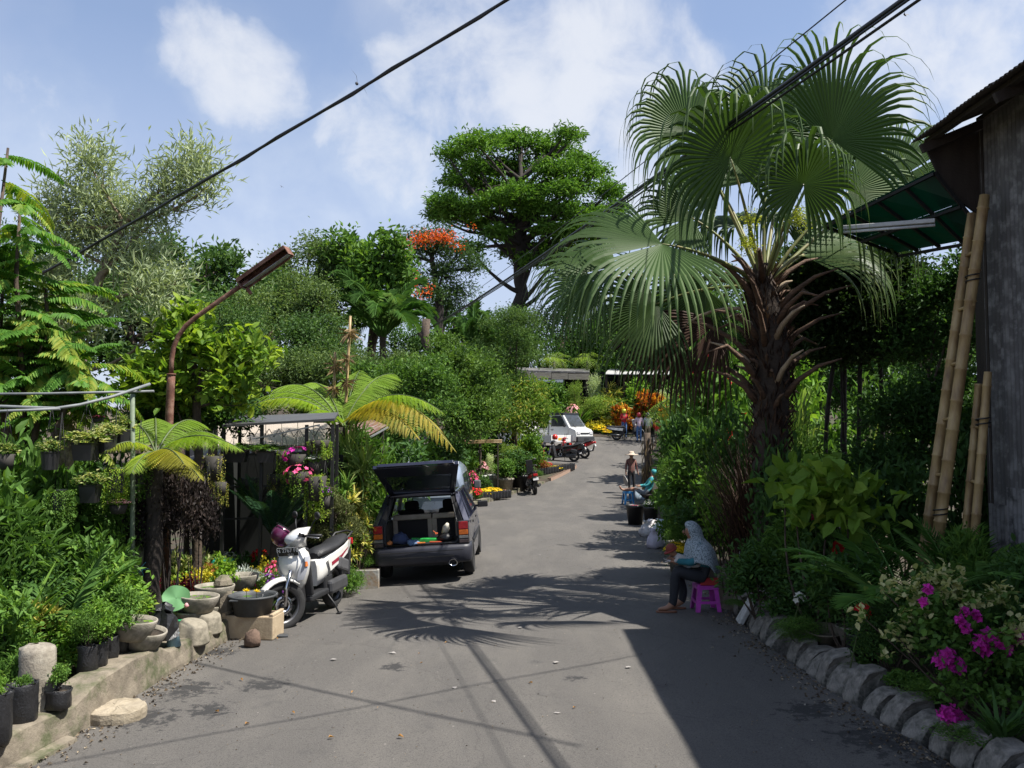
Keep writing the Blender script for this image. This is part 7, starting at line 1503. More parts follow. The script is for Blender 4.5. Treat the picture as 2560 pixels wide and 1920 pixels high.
for i, x_ in enumerate(np.linspace(-.2, .2, 9)): b.prism([tp_(x_, .985, -.046), (tp_(x_ + .03, .985, -.046)), tp_(x_ + .03, 1.005, -.046), tp_(x_, 1.005, -.046)], nu * .002)
b.build('worn_badge', mat('badge_silver', (.6, .6, .62), .4, .5), tg)
B().tube([(.56, .40, 1.06), tp_(.56, .50, -.05)], .010, 8).build('gas_strut', DKPL, tg); B().tube([(-.56, .40, 1.06), tp_(-.56, .50, -.05)], .010, 8).build('gas_strut', DKPL, tg)
b = B().tube([tp_(.1, 1.0, .02), tp_(.16, 1.03, .05), tp_(.22, 1.0, .06)], .008, 6); b.build('wiper_arm', DKPL, tg)
# things in the boot
def cw(x, y, z): return car.matrix_basis @ Vector((x, y, z))
bpy.context.view_layer.update()
b = B().lathe([(0, 0), (.12, 0), (.14, .07), (.08, .16), (.03, .18), (0, .19)], 12, jit=.012); tag(b.build('blue_bundle', mat('navy_cloth', (.04, .06, .14), .9, bump=.5, bscale=14), loc=cw(-.36, .12, .615)), 'dark blue cloth bundle in the car boot', 'bundle')
b = B().lathe([(0, 0), (.10, 0), (.11, .03), (.05, .06), (0, .06)], 10, jit=.012); tag(b.build('denim_cloth', mat('denim', (.12, .19, .32), .9), loc=cw(-.15, .08, .615)), 'folded pale blue cloth in the car boot', 'cloth')
tag(B().box((0, 0, .03), (.50, .12, .06)).build('green_tray_long', mat('bright_green_tray', (.02, .36, .06), .45), loc=cw(.06, .2, .62), bevel=.01), 'long bright green tray in the car boot', 'tray')
tag(B().box((0, 0, .012), (.17, .03, .025), rotm(0, 0, .2)).build('orange_tool', mat('orange_plastic', (.70, .20, .03), .5), loc=cw(-.03, .05, .615), bevel=.005), 'orange handled tool at the boot sill', 'tool'); tag(B().box((0, 0, .012), (.2, .03, .025), rotm(0, 0, -.05)).build('red_tool', mat('red_orange_plastic', (.60, .10, .04), .5), loc=cw(.22, .05, .615), bevel=.005), 'reddish tool at the boot sill', 'tool')
b = B().lathe([(0, 0), (.055, 0), (.06, .12), (.04, .16), (.025, .2), (0, .2)], 16, M=rotm(.5, .3, 0)); tag(b.build('white_flask', mat('cream_plastic', (.72, .68, .56), .4), loc=cw(.36, .2, .74)), 'cream white flask lying at the right in the boot', 'flask')
b = B().lathe([(0, 0), (.13, 0), (.15, .06), (.09, .13), (0, .14)], 11, jit=.012); tag(b.build('black_bundle', BLKPL, loc=cw(.36, .2, .615)), 'black bundle under the flask in the boot', 'bundle')
b = B()
for k in range(6): b.tube(curve((0, 0, 0), (random.uniform(-.06, .04), random.uniform(-.03, .03), random.uniform(-.05, .05)), .5, 6), .006, 5)
tag(b.build('orange_rope', mat('orange_rope_m', (.75, .16, .05), .7), loc=cw(.22, .16, .76)), 'knot of orange rope beside the flask', 'rope')
b = B().lathe([(0, 0), (.05, .01), (.05, .05), (0, .06)], 9, jit=.01); tag(b.build('orange_cloth', mat('orange_cloth_m', (.65, .22, .06), .8), loc=cw(-.52, .06, .615)), 'crumpled orange cloth at the left boot corner', 'cloth')
# ---------------------------------------------------------------- silver-blue van ahead
SILV = paint('silver_blue_paint', (.30, .36, .46), .35, .3); van = thing('silver_van', 'silver-blue van parked just ahead of the dark estate car', 'van', (-1.80, 18.9, gz(-1.8, 19))); van.rotation_euler = (0, -R(2), 0)
def ring(y, w, zb, zs, zr, rr=.86): return [(-w * .93, y, zb), (-w, y, zb + .12), (-w, y, zs), (-w * (1 + rr) / 2, y, (zs + zr) / 2 + .05), (-w * rr, y, zr - .10), (-w * rr * .86, y, zr - .02), (0, y, zr + .02), (w * rr * .86, y, zr - .02), (w * rr, y, zr - .10), (w * (1 + rr) / 2, y, (zs + zr) / 2 + .05), (w, y, zs), (w, y, zb + .12), (w * .93, y, zb)]
B().loft([ring(0, .76, .30, .92, 1.50), ring(.12, .82, .26, .95, 1.66), ring(.5, .84, .24, .95, 1.74), ring(1.8, .84, .24, .95, 1.75), ring(2.6, .84, .24, .95, 1.66), ring(3.2, .83, .24, .93, 1.15), ring(3.8, .80, .26, .85, .95), ring(4.05, .72, .32, .72, .78)]).build('body', SILV, van)
B().add([(-.60, -.012, 1.02), (.60, -.012, 1.02), (.56, .085, 1.56), (-.56, .085, 1.56)], [(0, 1, 2, 3)]).build('rear_window', GLASS_SKY, van)
for s_ in (-1, 1):
    for y0, y1, y2, y3 in ((.30, 1.1, 1.1, .40), (1.18, 2.0, 1.98, 1.18), (2.08, 2.95, 2.45, 2.06)): B().add([(s_ * .848, y0, 1.0), (s_ * .848, y1, 1.0), (s_ * .770, y2, 1.50), (s_ * .770, y3, 1.50)], [(0, 1, 2, 3)]).build('side_window', GLASS_D, van)
    B().box((s_ * .70, -.01, .86), (.14, .06, .30)).build('tail_lamp', mat('red_lens2', (.38, .015, .02), .25), van, bevel=.01); mr = B().box((s_ * .98, 2.75, 1.12), (.17, .09, .2)).build('mirror', mat('grey_mirror', (.12, .125, .13), .5), van, bevel=.03)
    for yc in (.75, 3.25): wheel(van, (s_ * .74, yc, .31), .31, .19, rimr=.62)
B().box((0, -.03, .40), (1.5, .12, .22)).build('bumper', SILV, van, bevel=.03)
# ---------------------------------------------------------------- scooters
def scooter(label, loc, heading, steer, body, side, seatm, lean=6, plate=None, detail=True, name='scooter', cat='motorbike', group='parked scooters', red=None):
    """y forward; front axle at y=1.27"""
    root = thing(name, label, cat, loc, 0, group); root.rotation_mode = 'ZXY'; root.rotation_euler = (0, -R(lean), math.atan2(-heading[0], heading[1]))
    r = .275; FA = 1.27; piv = Vector((0, 1.13, 0)); S = Matrix.Translation(piv) @ Matrix.Rotation(steer, 4, 'Z') @ Matrix.Translation(-piv)
    GREYP = mat('grey_alloy', (.11, .11, .115), .4, .7)
    wheel(root, (0, 0, r), r, .11, rimr=.70, rimmat=GREYP); wheel(root, (0, FA, r), r, .095, rimr=.72, M=S, disc=True, rimmat=GREYP)
    for s_ in (-1, 1): xf(B().tube([(s_ * .085, FA, r), (s_ * .085, FA - .03, r + .2), (s_ * .08, FA - .10, .66)], [.022, .026, .022], 10), S).build('fork_leg', CHROME, root)
    # front mudguard
    rings = []
    for k in range(13):
        a = R(-18 + 150 * k / 12); w = .075 * (1 if k > 2 else .6 + .13 * k); c = (FA + math.cos(a) * (r + .03), r + math.sin(a) * (r + .035)); ci = (FA + math.cos(a) * (r + .018), r + math.sin(a) * (r + .02))
        rings.append([(-w, ci[0], ci[1] - .02), (-w * .9, c[0], c[1] - .008), (0, c[0] + .01 * math.cos(a), c[1] + .012), (w * .9, c[0], c[1] - .008), (w, ci[0], ci[1] - .02), (0, ci[0], ci[1])])
    xf(B().loft(rings), S).build('front_mudguard', body, root)
    # apron: rings going up
    AP = [(.40, .07, 1.02, .05), (.48, .12, 1.03, .09), (.58, .165, 1.04, .13), (.68, .19, 1.04, .155), (.76, .195, 1.03, .15), (.84, .165, 1.01, .12), (.90, .12, .99, .08), (.93, .07, .985, .05)]
    rings = [[(w * math.sin(R(t_)), y + dp * math.cos(R(t_)), z) for t_ in (-95, -70, -45, -22, 0, 22, 45, 70, 95)] + [(w * .8, y - .05, z), (-w * .8, y - .05, z)] for z, w, y, dp in AP]
    ap = B().loft(rings).build('front_apron', body, root)
    LENS = mat('lamp_lens', (.45, .47, .52), .12, spec=.7); AMB = mat('amber_signal', (.7, .2, .05), .25)
    for s_ in (-1, 1):
        V = []
        for z, w, y, dp, t0, t1 in ((.53, .150, 1.045, .125, 30, 62), (.62, .183, 1.048, .150, 34, 72), (.71, .202, 1.045, .164, 44, 84), (.79, .197, 1.035, .150, 58, 92)):
            V += [(s_ * w * math.sin(R(t_)), y + dp * math.cos(R(t_)) + .003, z) for t_ in (t0, (t0 + t1) / 2, t1)]
        B().add(V, [(i * 3 + j, i * 3 + j + 1, i * 3 + j + 4, i * 3 + j + 3) for i in range(3) for j in range(2)], smooth=True).build('side_lamp', LENS, ap)
        V = [(s_ * w * math.sin(R(t_)) * 1.01, y + dp * math.cos(R(t_)) + .006, z) for z, w, y, dp, t_ in ((.68, .2, 1.046, .162, 58), (.68, .2, 1.046, .162, 76), (.735, .2, 1.043, .160, 72), (.735, .2, 1.043, .160, 60))]
        B().add(V, [(0, 1, 2, 3)]).build('signal', AMB, ap)
    # inner leg shield, floor, frame tunnel
    B().box((0, .965, .60), (.34, .05, .56), rotm(-.12, 0, 0)).build('leg_shield', DKPL, root, bevel=.02); B().box((0, .70, .28), (.30, .52, .07)).build('floorboard', DKPL, root, bevel=.02); B().box((0, .98, .36), (.16, .16, .24)).build('lower_cowl', DKPL, root, bevel=.03)
    # head: cowl, lamp, bars
    HD = [(.90, .05, 1.03, .05), (.955, .10, 1.05, .10), (1.00, .125, 1.045, .13), (1.05, .12, 1.02, .115), (1.09, .09, .99, .08), (1.11, .05, .965, .05)]
    rings = [[(w * math.sin(R(t_)), y + dp * math.cos(R(t_)), z) for t_ in (-120, -80, -40, 0, 40, 80, 120)] + [(w * .6, y - .10, z), (-w * .6, y - .10, z)] for z, w, y, dp in HD]
    hc = xf(B().loft(rings), S).build('head_cowl', body, root)
    V = []
    for z, w, y, dp, t1 in ((.945, .085, 1.055, .098, 30), (.985, .118, 1.05, .128, 60), (1.02, .126, 1.04, .130, 72), (1.05, .122, 1.022, .118, 80)): V += [(w * math.sin(R(t_)), y + dp * math.cos(R(t_)) + .004, z) for t_ in (-t1, -t1 / 2, 0, t1 / 2, t1)]
    xf(B().add(V, [(i * 5 + j, i * 5 + j + 1, i * 5 + j + 6, i * 5 + j + 5) for i in range(3) for j in range(4)], smooth=True), S).build('headlamp', mat('headlamp_glass', (.55, .58, .62), .1, spec=.7), hc)
    for s_ in (-1, 1):
        xf(B().tube([(s_ * .10, .99, 1.02), (s_ * .2, .95, 1.03), (s_ * .33, .88, 1.02)], [.014, .014, .018], 9), S).build('handlebar', DKPL, root); xf(B().tube([(s_ * .18, .99, 1.02), (s_ * .28, .96, 1.01), (s_ * .36, .93, 1.0)], .007, 6), S).build('brake_lever', STEEL, root)
        mm = xf(B().tube([(s_ * .17, .95, 1.05), (s_ * .22, .93, 1.16), (s_ * .27, .90, 1.22)], .007, 6), S).build('mirror_stem', DKPL, root); xf(B().ell((s_ * .29, .90, 1.25), (.065, .02, .045), 12, 6), S).build('mirror', DKPL, mm)
        xf(B().box((s_ * .115, 1.02, 1.035), (.015, .10, .04), rotm(.35, 0, s_ * -.4)), S).build('cowl_vent', BLKPL, hc)
    # rear body
    RBd = [(.56, .06, .36, .66), (.46, .10, .38, .70), (.25, .135, .44, .73), (0, .145, .52, .75), (-.25, .13, .58, .78), (-.45, .09, .66, .80), (-.56, .04, .70, .80)]
    rings = [[(-w * .7, y, z0), (-w, y, z0 + (z1 - z0) * .35), (-w * .98, y, z0 + (z1 - z0) * .75), (-w * .75, y, z1), (w * .75, y, z1), (w * .98, y, z0 + (z1 - z0) * .75), (w, y, z0 + (z1 - z0) * .35), (w * .7, y, z0)] for y, w, z0, z1 in RBd]
    rbd = B().loft(rings).build('rear_body', side, root)
    for s_ in (-1, 1):
        B().add([(s_ * .142, .40, .66), (s_ * .150, .05, .70), (s_ * .136, -.30, .76), (s_ * .085, -.52, .795), (s_ * .10, -.45, .70), (s_ * .138, -.25, .63), (s_ * .152, .05, .56), (s_ * .145, .35, .50)], [(0, 1, 6, 7), (1, 2, 5, 6), (2, 3, 4, 5)]).build('side_panel', body, root)
        B().add([(s_ * .146, .30, .60), (s_ * .154, .0, .645), (s_ * .139, -.30, .71), (s_ * .141, -.26, .685), (s_ * .156, .02, .60), (s_ * .149, .30, .555)], [(0, 1, 4, 5), (1, 2, 3, 4)]).build('stripe', red or mat('maroon_stripe', (.25, .02, .04), .4), root)
    ST = [(.52, .07, .68, .745), (.42, .12, .70, .79), (.2, .14, .72, .80), (0, .14, .74, .80), (-.2, .13, .76, .845), (-.38, .10, .78, .86), (-.5, .05, .79, .85)]
    B().loft([[(-w, y, z0), (-w * 1.02, y, (z0 + z1) / 2), (-w * .8, y, z1 - .008), (0, y, z1 + .01), (w * .8, y, z1 - .008), (w * 1.02, y, (z0 + z1) / 2), (w, y, z0)] for y, w, z0, z1 in ST]).build('seat', seatm, root)
    B().tube([(-.11, -.30, .80), (-.12, -.50, .87), (0, -.60, .88), (.12, -.50, .87), (.11, -.30, .80)], .014, 8).build('grab_rail', DKPL, root)
    B().box((0, -.60, .74), (.16, .05, .09)).build('tail_lamp', mat('red_lens3', (.40, .015, .02), .2), root, bevel=.015); B().box((0, -.50, .48), (.13, .04, .34), rotm(.35, 0, 0)).build('rear_mudguard', DKPL, root, bevel=.01)
    B().box((-.12, .12, .30), (.10, .52, .17)).build('engine_case', mat('engine_grey', (.10, .10, .105), .5, .5), root, bevel=.04); B().box((0, .30, .36), (.20, .24, .2)).build('engine', DKPL, root, bevel=.03)
    B().tube([(.13, .25, .28), (.15, .0, .30), (.16, -.35, .36)], [.03, .055, .05], 12).build('muffler', GREYP, root); B().box((-.135, -.05, .52), (.07, .32, .16), rotm(.3, 0, 0)).build('air_box', mat('air_box_grey', (.09, .09, .095), .55), root, bevel=.03)
    B().tube([(-.10, .45, .27), (-.20, .42, .10), (-.235, .41, -.01)], [.012, .011, .011], 7).build('side_stand', DKPL, root); B().box((-.24, .41, .0), (.05, .08, .012)).build('stand_foot', DKPL, root)
    if plate:
        pm = Matrix.Translation((0, 1.175, .865)) @ Matrix.Rotation(R(-14), 4, 'X'); pb = B().box((0, 0, 0), (.255, .008, .105)).build('number_plate', mat('plate_black', (.012, .012, .013), .4), root, bevel=.003); pb.matrix_local = pm
        WHT = mat('plate_white', (.8, .8, .8), .5); fc_ = Matrix.Translation((0, .0055, .0)) @ Matrix.Rotation(math.pi, 4, 'Z') @ Matrix.Rotation(math.pi / 2, 4, 'X')
        textmesh(plate[0], .062, WHT, pb, Matrix.Translation((0, 0, .016)) @ fc_); textmesh(plate[1], .034, WHT, pb, Matrix.Translation((-.03, 0, -.034)) @ fc_)
        b = B()
        for q, s2 in (((0, .0045, .0495), (.25, .002, .003)), ((0, .0045, -.0495), (.25, .002, .003)), ((.1245, .0045, 0), (.003, .002, .1)), ((-.1245, .0045, 0), (.003, .002, .1))): b.box(q, s2)
        b.build('plate_border', WHT, pb)
    else:
        B().box((0, -.60, .60), (.20, .01, .10), rotm(-.3, 0, 0)).build('number_plate', mat('plate_pale', (.5, .5, .5), .5), root)
    return root
WHP = paint('pearl_white_paint', (.70, .69, .66), 0, .28); BLP = paint('black_gloss_paint', (.014, .014, .015), 0, .28); RDP = paint('red_gloss_paint', (.42, .02, .02), 0, .28); SEATB = mat('black_vinyl_seat', (.020, .020, .022), .55, bump=.3, bscale=70)
fw_ = Vector((-2.68, 10.80)); rw_ = Vector((-2.44, 12.05)); hd = (fw_ - rw_).normalized()
scooter('white scooter with black plate and black seat standing on the road at left', (rw_.x, rw_.y, -.0), hd, R(-40), WHP, WHP, SEATB, 5, ('N 2767 FB', '12·21')).scale = (1.08,) * 3
# purple helmet hanging on the scooter's right handlebar
hp = W(705, 1338, 11.25); he = thing('helmet', 'purple helmet with grey lining hanging upside down on the white scooter', 'helmet', tuple(hp)); he.rotation_euler = (R(150), R(18), R(-30)); PURM = paint('plum_paint', (.10, .010, .055), .2, .3)
prf = [(math.cos(R(a)) * .135, math.sin(R(a)) * .145) for a in range(-42, 91, 11)]
b = B().lathe(prf, 26, sy=1.12); o = b.build('shell', PURM, he); md = o.modifiers.new('s', 'SOLIDIFY'); md.thickness = .02; md.offset = -1
B().lathe([(.112, -.095), (.105, -.02), (.08, .05), (0, .09)], 20, sy=1.1).build('lining', mat('grey_lining', (.09, .09, .09), .95), he); B().box((0, .05, -.05), (.1, .02, .06)).build('label_patch', mat('tan_patch', (.5, .36, .24), .8), he)
b = B().lathe([(.14, -.10), (.142, -.085), (.132, -.085), (.132, -.10), (.14, -.10)], 26, sy=1.12); b.build('rim', DKPL, he)
# far scooters and motorbike
def at(px, d): x = X(px, d); return (x, d, gz(x, d))
scooter('red and black motorbike parked facing away on the left roadside', at(1338, 31.9), Vector((-.15, 1)).normalized(), .1, RDP, BLP, SEATB, 8, name='motorbike')
scooter('black and red scooter with a red helmet parked in front of the truck', at(1436, 41.8), Vector((-.93, .35)).normalized(), .2, BLP, BLP, SEATB, 5)
scooter('red scooter parked right beside the black one near the truck', at(1462, 42.8), Vector((-.90, .42)).normalized(), .2, RDP, RDP, SEATB, 5)
scooter('white and black scooter parked across the road beside the far riders', at(1542, 49.0), Vector((1, -.08)).normalized(), .3, WHP, BLP, SEATB, 5, red=WHP)
rs = bpy.data.objects.new('raised_seat', B().box((0, 0, 0), (.24, .09, .5)).mesh('raised_seat', SEATB)); col.objects.link(rs); rs.parent = [o for o in bpy.data.objects if o.name.startswith('motorbike') and o.type == 'EMPTY'][0]; rs.location = (0, .42, 1.02); rs.rotation_euler = (.15, 0, 0)
def helmet(label, c, mt):
    o = B().lathe([(.11, -.10), (.135, -.03), (.135, .05), (.10, .12), (.04, .15), (0, .152)], 18, sy=1.12).build('helmet', mt, loc=c); return tag(o, label, 'helmet')
q = at(1436, 41.8); helmet('round red helmet resting on the black scooter mirror', (X(1387, 41.6), 41.6, q[2] + 1.16), mat('helmet_red', (.55, .03, .02), .25))
# ---------------------------------------------------------------- pickups
TW = paint('truck_white', (.72, .72, .70), 0, .35)
def pickup(label, loc, heading, roof, plate=None):
    root = thing('pickup_truck', label, 'truck', loc, math.atan2(-heading[0], heading[1]), 'white pickup trucks'); hw = .80
    # cab by side profile, y forward; front at y=3.7
    prof = [(2.10, .45), (2.10, 1.00), (2.12, 1.72), (2.20, 1.82), (2.75, 1.84), (2.95, 1.80), (3.42, 1.12), (3.78, .98), (3.84, .70), (3.84, .38)]
    V = []
    for s_ in (-1, 1): V += [(s_ * (hw - (.09 if z > 1.3 else .0)), y, z) for y, z in prof]
    k = len(prof); F = [tuple(range(k)), tuple(range(k, 2 * k))[::-1]] + [(i, i + k, (i + 1) % k + k, (i + 1) % k) for i in range(k)]
    B().add(V, F).build('cab', TW, root, bevel=.04, seg=3)
    B().add([(-.70, 3.44, 1.16), (.70, 3.44, 1.16), (.64, 2.99, 1.77), (-.64, 2.99, 1.77)], [(0, 1, 2, 3)]).build('windscreen', GLASS_D, root).location = (0, .012, .006)
    B().box((0, 2.55, 1.79), (1.47, .92, .13)).build('roof_cap', roof, root, bevel=.03)
    for s_ in (-1, 1):
        B().add([(s_ * .795, 2.28, 1.15), (s_ * .795, 3.25, 1.15), (s_ * .735, 2.88, 1.70), (s_ * .735, 2.28, 1.70)], [(0, 1, 2, 3)]).build('side_window', GLASS_D, root).location = (s_ * .012, 0, 0); B().box((s_ * .93, 3.2, 1.22), (.10, .08, .2)).build('mirror', DKPL, root, bevel=.02)
        B().box((s_ * (hw + .004), 2.35, .98), (.02, .14, .035)).build('door_handle', DKPL, root); B().box((s_ * .60, 3.845, .82), (.30, .04, .16)).build('headlamp', mat('headlamp_clear', (.6, .6, .62), .15), root, bevel=.02)
        B().box((s_ * (hw + .002), 2.14, .85), (.008, .012, 1.0)).build('door_gap', DKPL, root); B().box((s_ * (hw + .002), 3.34, .75), (.008, .012, .75)).build('door_gap', DKPL, root)
        B().box((s_ * .79, 1.0, .82), (.04, 2.15, .36)).build('bed_side', TW, root, bevel=.01); B().box((s_ * .79, 1.0, 1.05), (.03, 2.1, .025)).build('bed_rail', TW, root)
        B().box((s_ * .68, -.06, .55), (.22, .04, .10)).build('tail_lamp', mat('red_lens4', (.5, .03, .02), .25), root, bevel=.01)
        for yc in (.62, 3.15): wheel(root, (s_ * .70, yc, .28), .28, .17, rimr=.6, rimmat=mat('grey_wheel2', (.25, .25, .26), .5, .6), steel=True)
    B().box((0, -.03, .82), (1.6, .04, .36)).build('tailgate', TW, root, bevel=.01); B().box((0, 1.0, .64), (1.54, 2.1, .05)).build('bed_floor', mat('bed_grey', (.3, .3, .3), .7), root); B().box((0, 2.05, .95), (1.56, .04, .6)).build('bed_front', TW, root, bevel=.01)
    B().box((0, 3.87, .50), (1.62, .14, .30)).build('front_bumper', mat('bumper_grey', (.04, .042, .045), .5), root, bevel=.05); B().box((0, 3.845, .80), (.8, .03, .07)).build('grille', DKPL, root, bevel=.01); B().box((0, 3.95, .48), (.42, .01, .12)).build('number_plate', BLKPL, root)
    B().box((0, -.052, .80), (.5, .006, .12)).build('yellow_sticker', mat('yellow_sticker_m', (.7, .42, .03), .5), root); B().box((0, 1.6, .40), (1.1, 4.2, .14)).build('chassis', BLKPL, root)
    B().box((.3, 3.46, 1.13), (.5, .03, .02), rotm(.0, -.35, 0)).build('wiper', DKPL, root)
    return root
hA = Vector((.80, -.60)).normalized(); c_ = Vector((X(1462, 44.6), 44.6)) - hA * 3.84
pickup('white pickup with a black cab roof facing the road at the far bend', (c_.x, c_.y, gz(c_.x, 46)), hA, mat('black_roof_film', (.02, .022, .026), .4))
hB = Vector((-.72, .70)).normalized(); pickup('white pickup seen from its tail left of the black roofed one', (X(1402, 43.6), 43.6, gz(2, 43.8)), hB, TW)
# ================================================================ PEOPLE
SKIN = mat('brown_skin', (.30, .155, .095), .55, var=.15)
def fingers(J, E, rad, w, dirv, side, s_=1.0, root=None):
    """palm and five fingers from wrist index w"""
    d = nrm(dirv); sd = nrm(np.array(side) - d * np.dot(side, d)); p0 = np.array(J[w]); dn = np.cross(d, sd)
    J.append(tuple(p0 + d * .07 * s_)); rad.append(.030 * s_); pi = len(J) - 1; E.append((w, pi))
    for k, (o, L) in enumerate(((-.03, .062), (-.01, .075), (.011, .07), (.031, .055))):
        a = p0 + d * .085 * s_ + sd * o * s_; J.append(tuple(a)); rad.append(.010 * s_); E.append((pi, len(J) - 1)); i0 = len(J) - 1
        b = a + d * L * .5 * s_ - dn * .012 * s_; J.append(tuple(b)); rad.append(.0085 * s_); E.append((i0, len(J) - 1)); c = b + (d * .75 - dn * .65) * L * .5 * s_; J.append(tuple(c)); rad.append(.007 * s_); E.append((len(J) - 2, len(J) - 1))
    t0 = p0 + d * .03 * s_ - sd * .035 * s_; J.append(tuple(t0)); rad.append(.012 * s_); E.append((w, len(J) - 1)); J.append(tuple(t0 + (d * .6 - sd * .5) * .05 * s_)); rad.append(.009 * s_); E.append((len(J) - 2, len(J) - 1))
def body(J, E, rad, zones, mats, parent, name='body', sub=1):
    me = bpy.data.meshes.new('sk'); me.from_pydata([tuple(q) for q in J], E, []); o = bpy.data.objects.new('sk', me); col.objects.link(o)
    md = o.modifiers.new('Skin', 'SKIN'); sv = me.skin_vertices[0].data
    for i, r_ in enumerate(rad): sv[i].radius = (r_, r_) if not isinstance(r_, tuple) else r_; sv[i].use_root = (i == 0)
    md.use_smooth_shade = True; s2 = o.modifiers.new('sub', 'SUBSURF'); s2.levels = sub; s2.render_levels = sub
    dg = bpy.context.evaluated_depsgraph_get(); dg.update(); m2 = bpy.data.meshes.new_from_object(o.evaluated_get(dg)); bpy.data.objects.remove(o)
    m2.materials.clear()
    for m in mats: m2.materials.append(m)
    A = np.array([J[a] for a, b in E], float); Bb = np.array([J[b] for a, b in E], float); zn = [zones(a, b) for a, b in E]
    for pl in m2.polygons:
        c = np.array(pl.center); ab = Bb - A; t_ = np.clip(((c - A) * ab).sum(1) / np.maximum((ab * ab).sum(1), 1e-9), 0, 1); dd = np.linalg.norm(A + ab * t_[:, None] - c, axis=1); pl.material_index = zn[int(np.argmin(dd))]; pl.use_smooth = True
    q = bpy.data.objects.new(name, m2); col.objects.link(q); q.parent = parent; return q
def cloth(name, c, **k): return mat(name, c, .85, var=.25, scale=14, bump=.3, bscale=30, **k)
HAIR = mat('black_hair', (.012, .010, .009), .5)
def figure(label, loc, rz, h, top, trousers, pose='stand', shoes=None, arms=((.0, .0), (.0, .0)), sleeves=True, group=None, head=None):
    """x right, y forward (facing), z up, total height h; returns root"""
    root = thing('person', label, 'person', loc, rz, group); s_ = h / 1.62
    V = lambda x, y, z: (x * s_, y * s_, z * s_)
    J = [V(0, 0, .86), V(0, 0, 1.05), V(0, -.01, 1.26), V(0, 0, 1.40), V(0, .015, 1.50), V(0, .02, 1.57)]
    rad = [.125, .115, .125, .050, .088, .070]; E = [(0, 1), (1, 2), (2, 3), (3, 4), (4, 5)]; Z = {}
    for sd in (-1, 1):
        n = len(J); J += [V(sd * .09, 0, .80), V(sd * .095, .02, .46), V(sd * .10, -.01, .09), V(sd * .105, .10, .035), V(sd * .105, .17, .03)]; rad += [.088, .062, .042, .036, .026]; E += [(0, n), (n, n + 1), (n + 1, n + 2), (n + 2, n + 3), (n + 3, n + 4)]
        for q in (n, n + 1, n + 2): Z[q] = 1
        Z[n + 3] = Z[n + 4] = 3
        a, f = arms[0 if sd < 0 else 1]; m = len(J)
        el = (sd * .235, -.02 + .10 * a, 1.06 + .04 * a); wr = (sd * (.26 - .10 * f), .02 + .25 * f, .84 + .26 * f)
        J += [V(sd * .17, -.01, 1.31), V(*el), V(*wr)]; rad += [.062, .042, .030]; E += [(2, m), (m, m + 1), (m + 1, m + 2)]
        Z[m] = 0; Z[m + 1] = 0; Z[m + 2] = 0 if sleeves else 2
        k0 = len(J); fingers(J, E, rad, m + 2, np.array(V(*wr)) - np.array(V(*el)), (0, 1, 0) if f < .5 else (1.0 * sd, 0, 0), s_)
        for q in range(k0, len(J)): Z[q] = 2
    rad = [r_ * s_ if i < 6 or r_ > .031 else r_ * s_ for i, r_ in enumerate(rad)]
    for q in (0, 1, 2): Z.setdefault(q, 0)
    for q in (3, 4, 5): Z.setdefault(q, 2)
    body(J, E, rad, lambda a, b: Z.get(b, 0), [top, trousers, SKIN, shoes or DKPL], root)
    # face: nose, eyes, mouth, ears
    B().ell(V(0, .115, 1.495), (.012 * s_, .016 * s_, .02 * s_), 8, 5).build('nose', SKIN, root)
    for sd in (-1, 1): B().ell(V(sd * .034, .098, 1.525), (.012 * s_, .006 * s_, .007 * s_), 8, 5).build('eye', HAIR, root); B().ell(V(sd * .088, .01, 1.505), (.01 * s_, .02 * s_, .03 * s_), 8, 5).build('ear', SKIN, root)
    B().ell(V(0, .10, 1.452), (.022 * s_, .006 * s_, .006 * s_), 8, 5).build('mouth', mat('lips', (.30, .09, .08), .5), root)
    if head == 'hat': B().lathe([(.25, -.02), (.255, 0), (.12, .025), (.10, .07), (.09, .115), (.04, .13), (0, .13)], 22).build('hat', mat('straw_hat', (.56, .46, .36), .85, c2=(.42, .33, .25), scale=30), root, loc=V(0, .015, 1.545))
    elif head and head[0] == 'helmet': B().lathe([(.095, -.12), (.12, -.06), (.125, .02), (.10, .09), (.05, .125), (0, .13)], 18).build('helmet', head[1], root, loc=V(0, .0, 1.53))
    else: B().ell(V(0, -.012, 1.545), (.095 * s_, .10 * s_, .088 * s_), 14, 8).build('hair', head[1] if head else HAIR, root)
    return root
m, t, p, o = newmat('plaid_shirt'); PLAID = m; sp(p, rough=.85); c_ = t.nodes.new('ShaderNodeTexCoord'); wv = []
for ax_ in ('X', 'Z'):
    w = t.nodes.new('ShaderNodeTexWave'); w.bands_direction = ax_; w.inputs['Scale'].default_value = 5.5; t.links.new(c_.outputs['Object'], w.inputs[0]); wv.append(ramp(t, w.outputs['Fac'], [(.45, (0, 0, 0)), (.6, (1, 1, 1))]))
k = tmix(t, wv[0], (.03, .018, .02), (.20, .10, .07)); k = tmix(t, wv[1], k, (.22, .025, .05)); k = tmix(t, .5, k, tmix(t, wv[0], (.05, .03, .03), (.30, .20, .13))); t.links.new(k, p.inputs['Base Color'])
x_ = X(1580, 32.0); figure('woman in a straw hat and plaid shirt standing on the right roadside', (x_, 32.3, gz(x_, 32.3)), math.pi + .25, 1.50, PLAID, cloth('black_trousers', (.02, .02, .022)), arms=((0, .1), (.4, .1)), head='hat')
b = B().lathe([(.20, -.02), (.205, 0), (.10, .015), (.09, .05), (.0, .06)], 20, M=rotm(0, 1.3, .2)); tag(b.build('grey_hat', mat('grey_straw', (.36, .34, .32), .85), loc=tuple(W(1564, 1202, 31.6))), 'grey straw hat held at the side by the woman', 'hat')
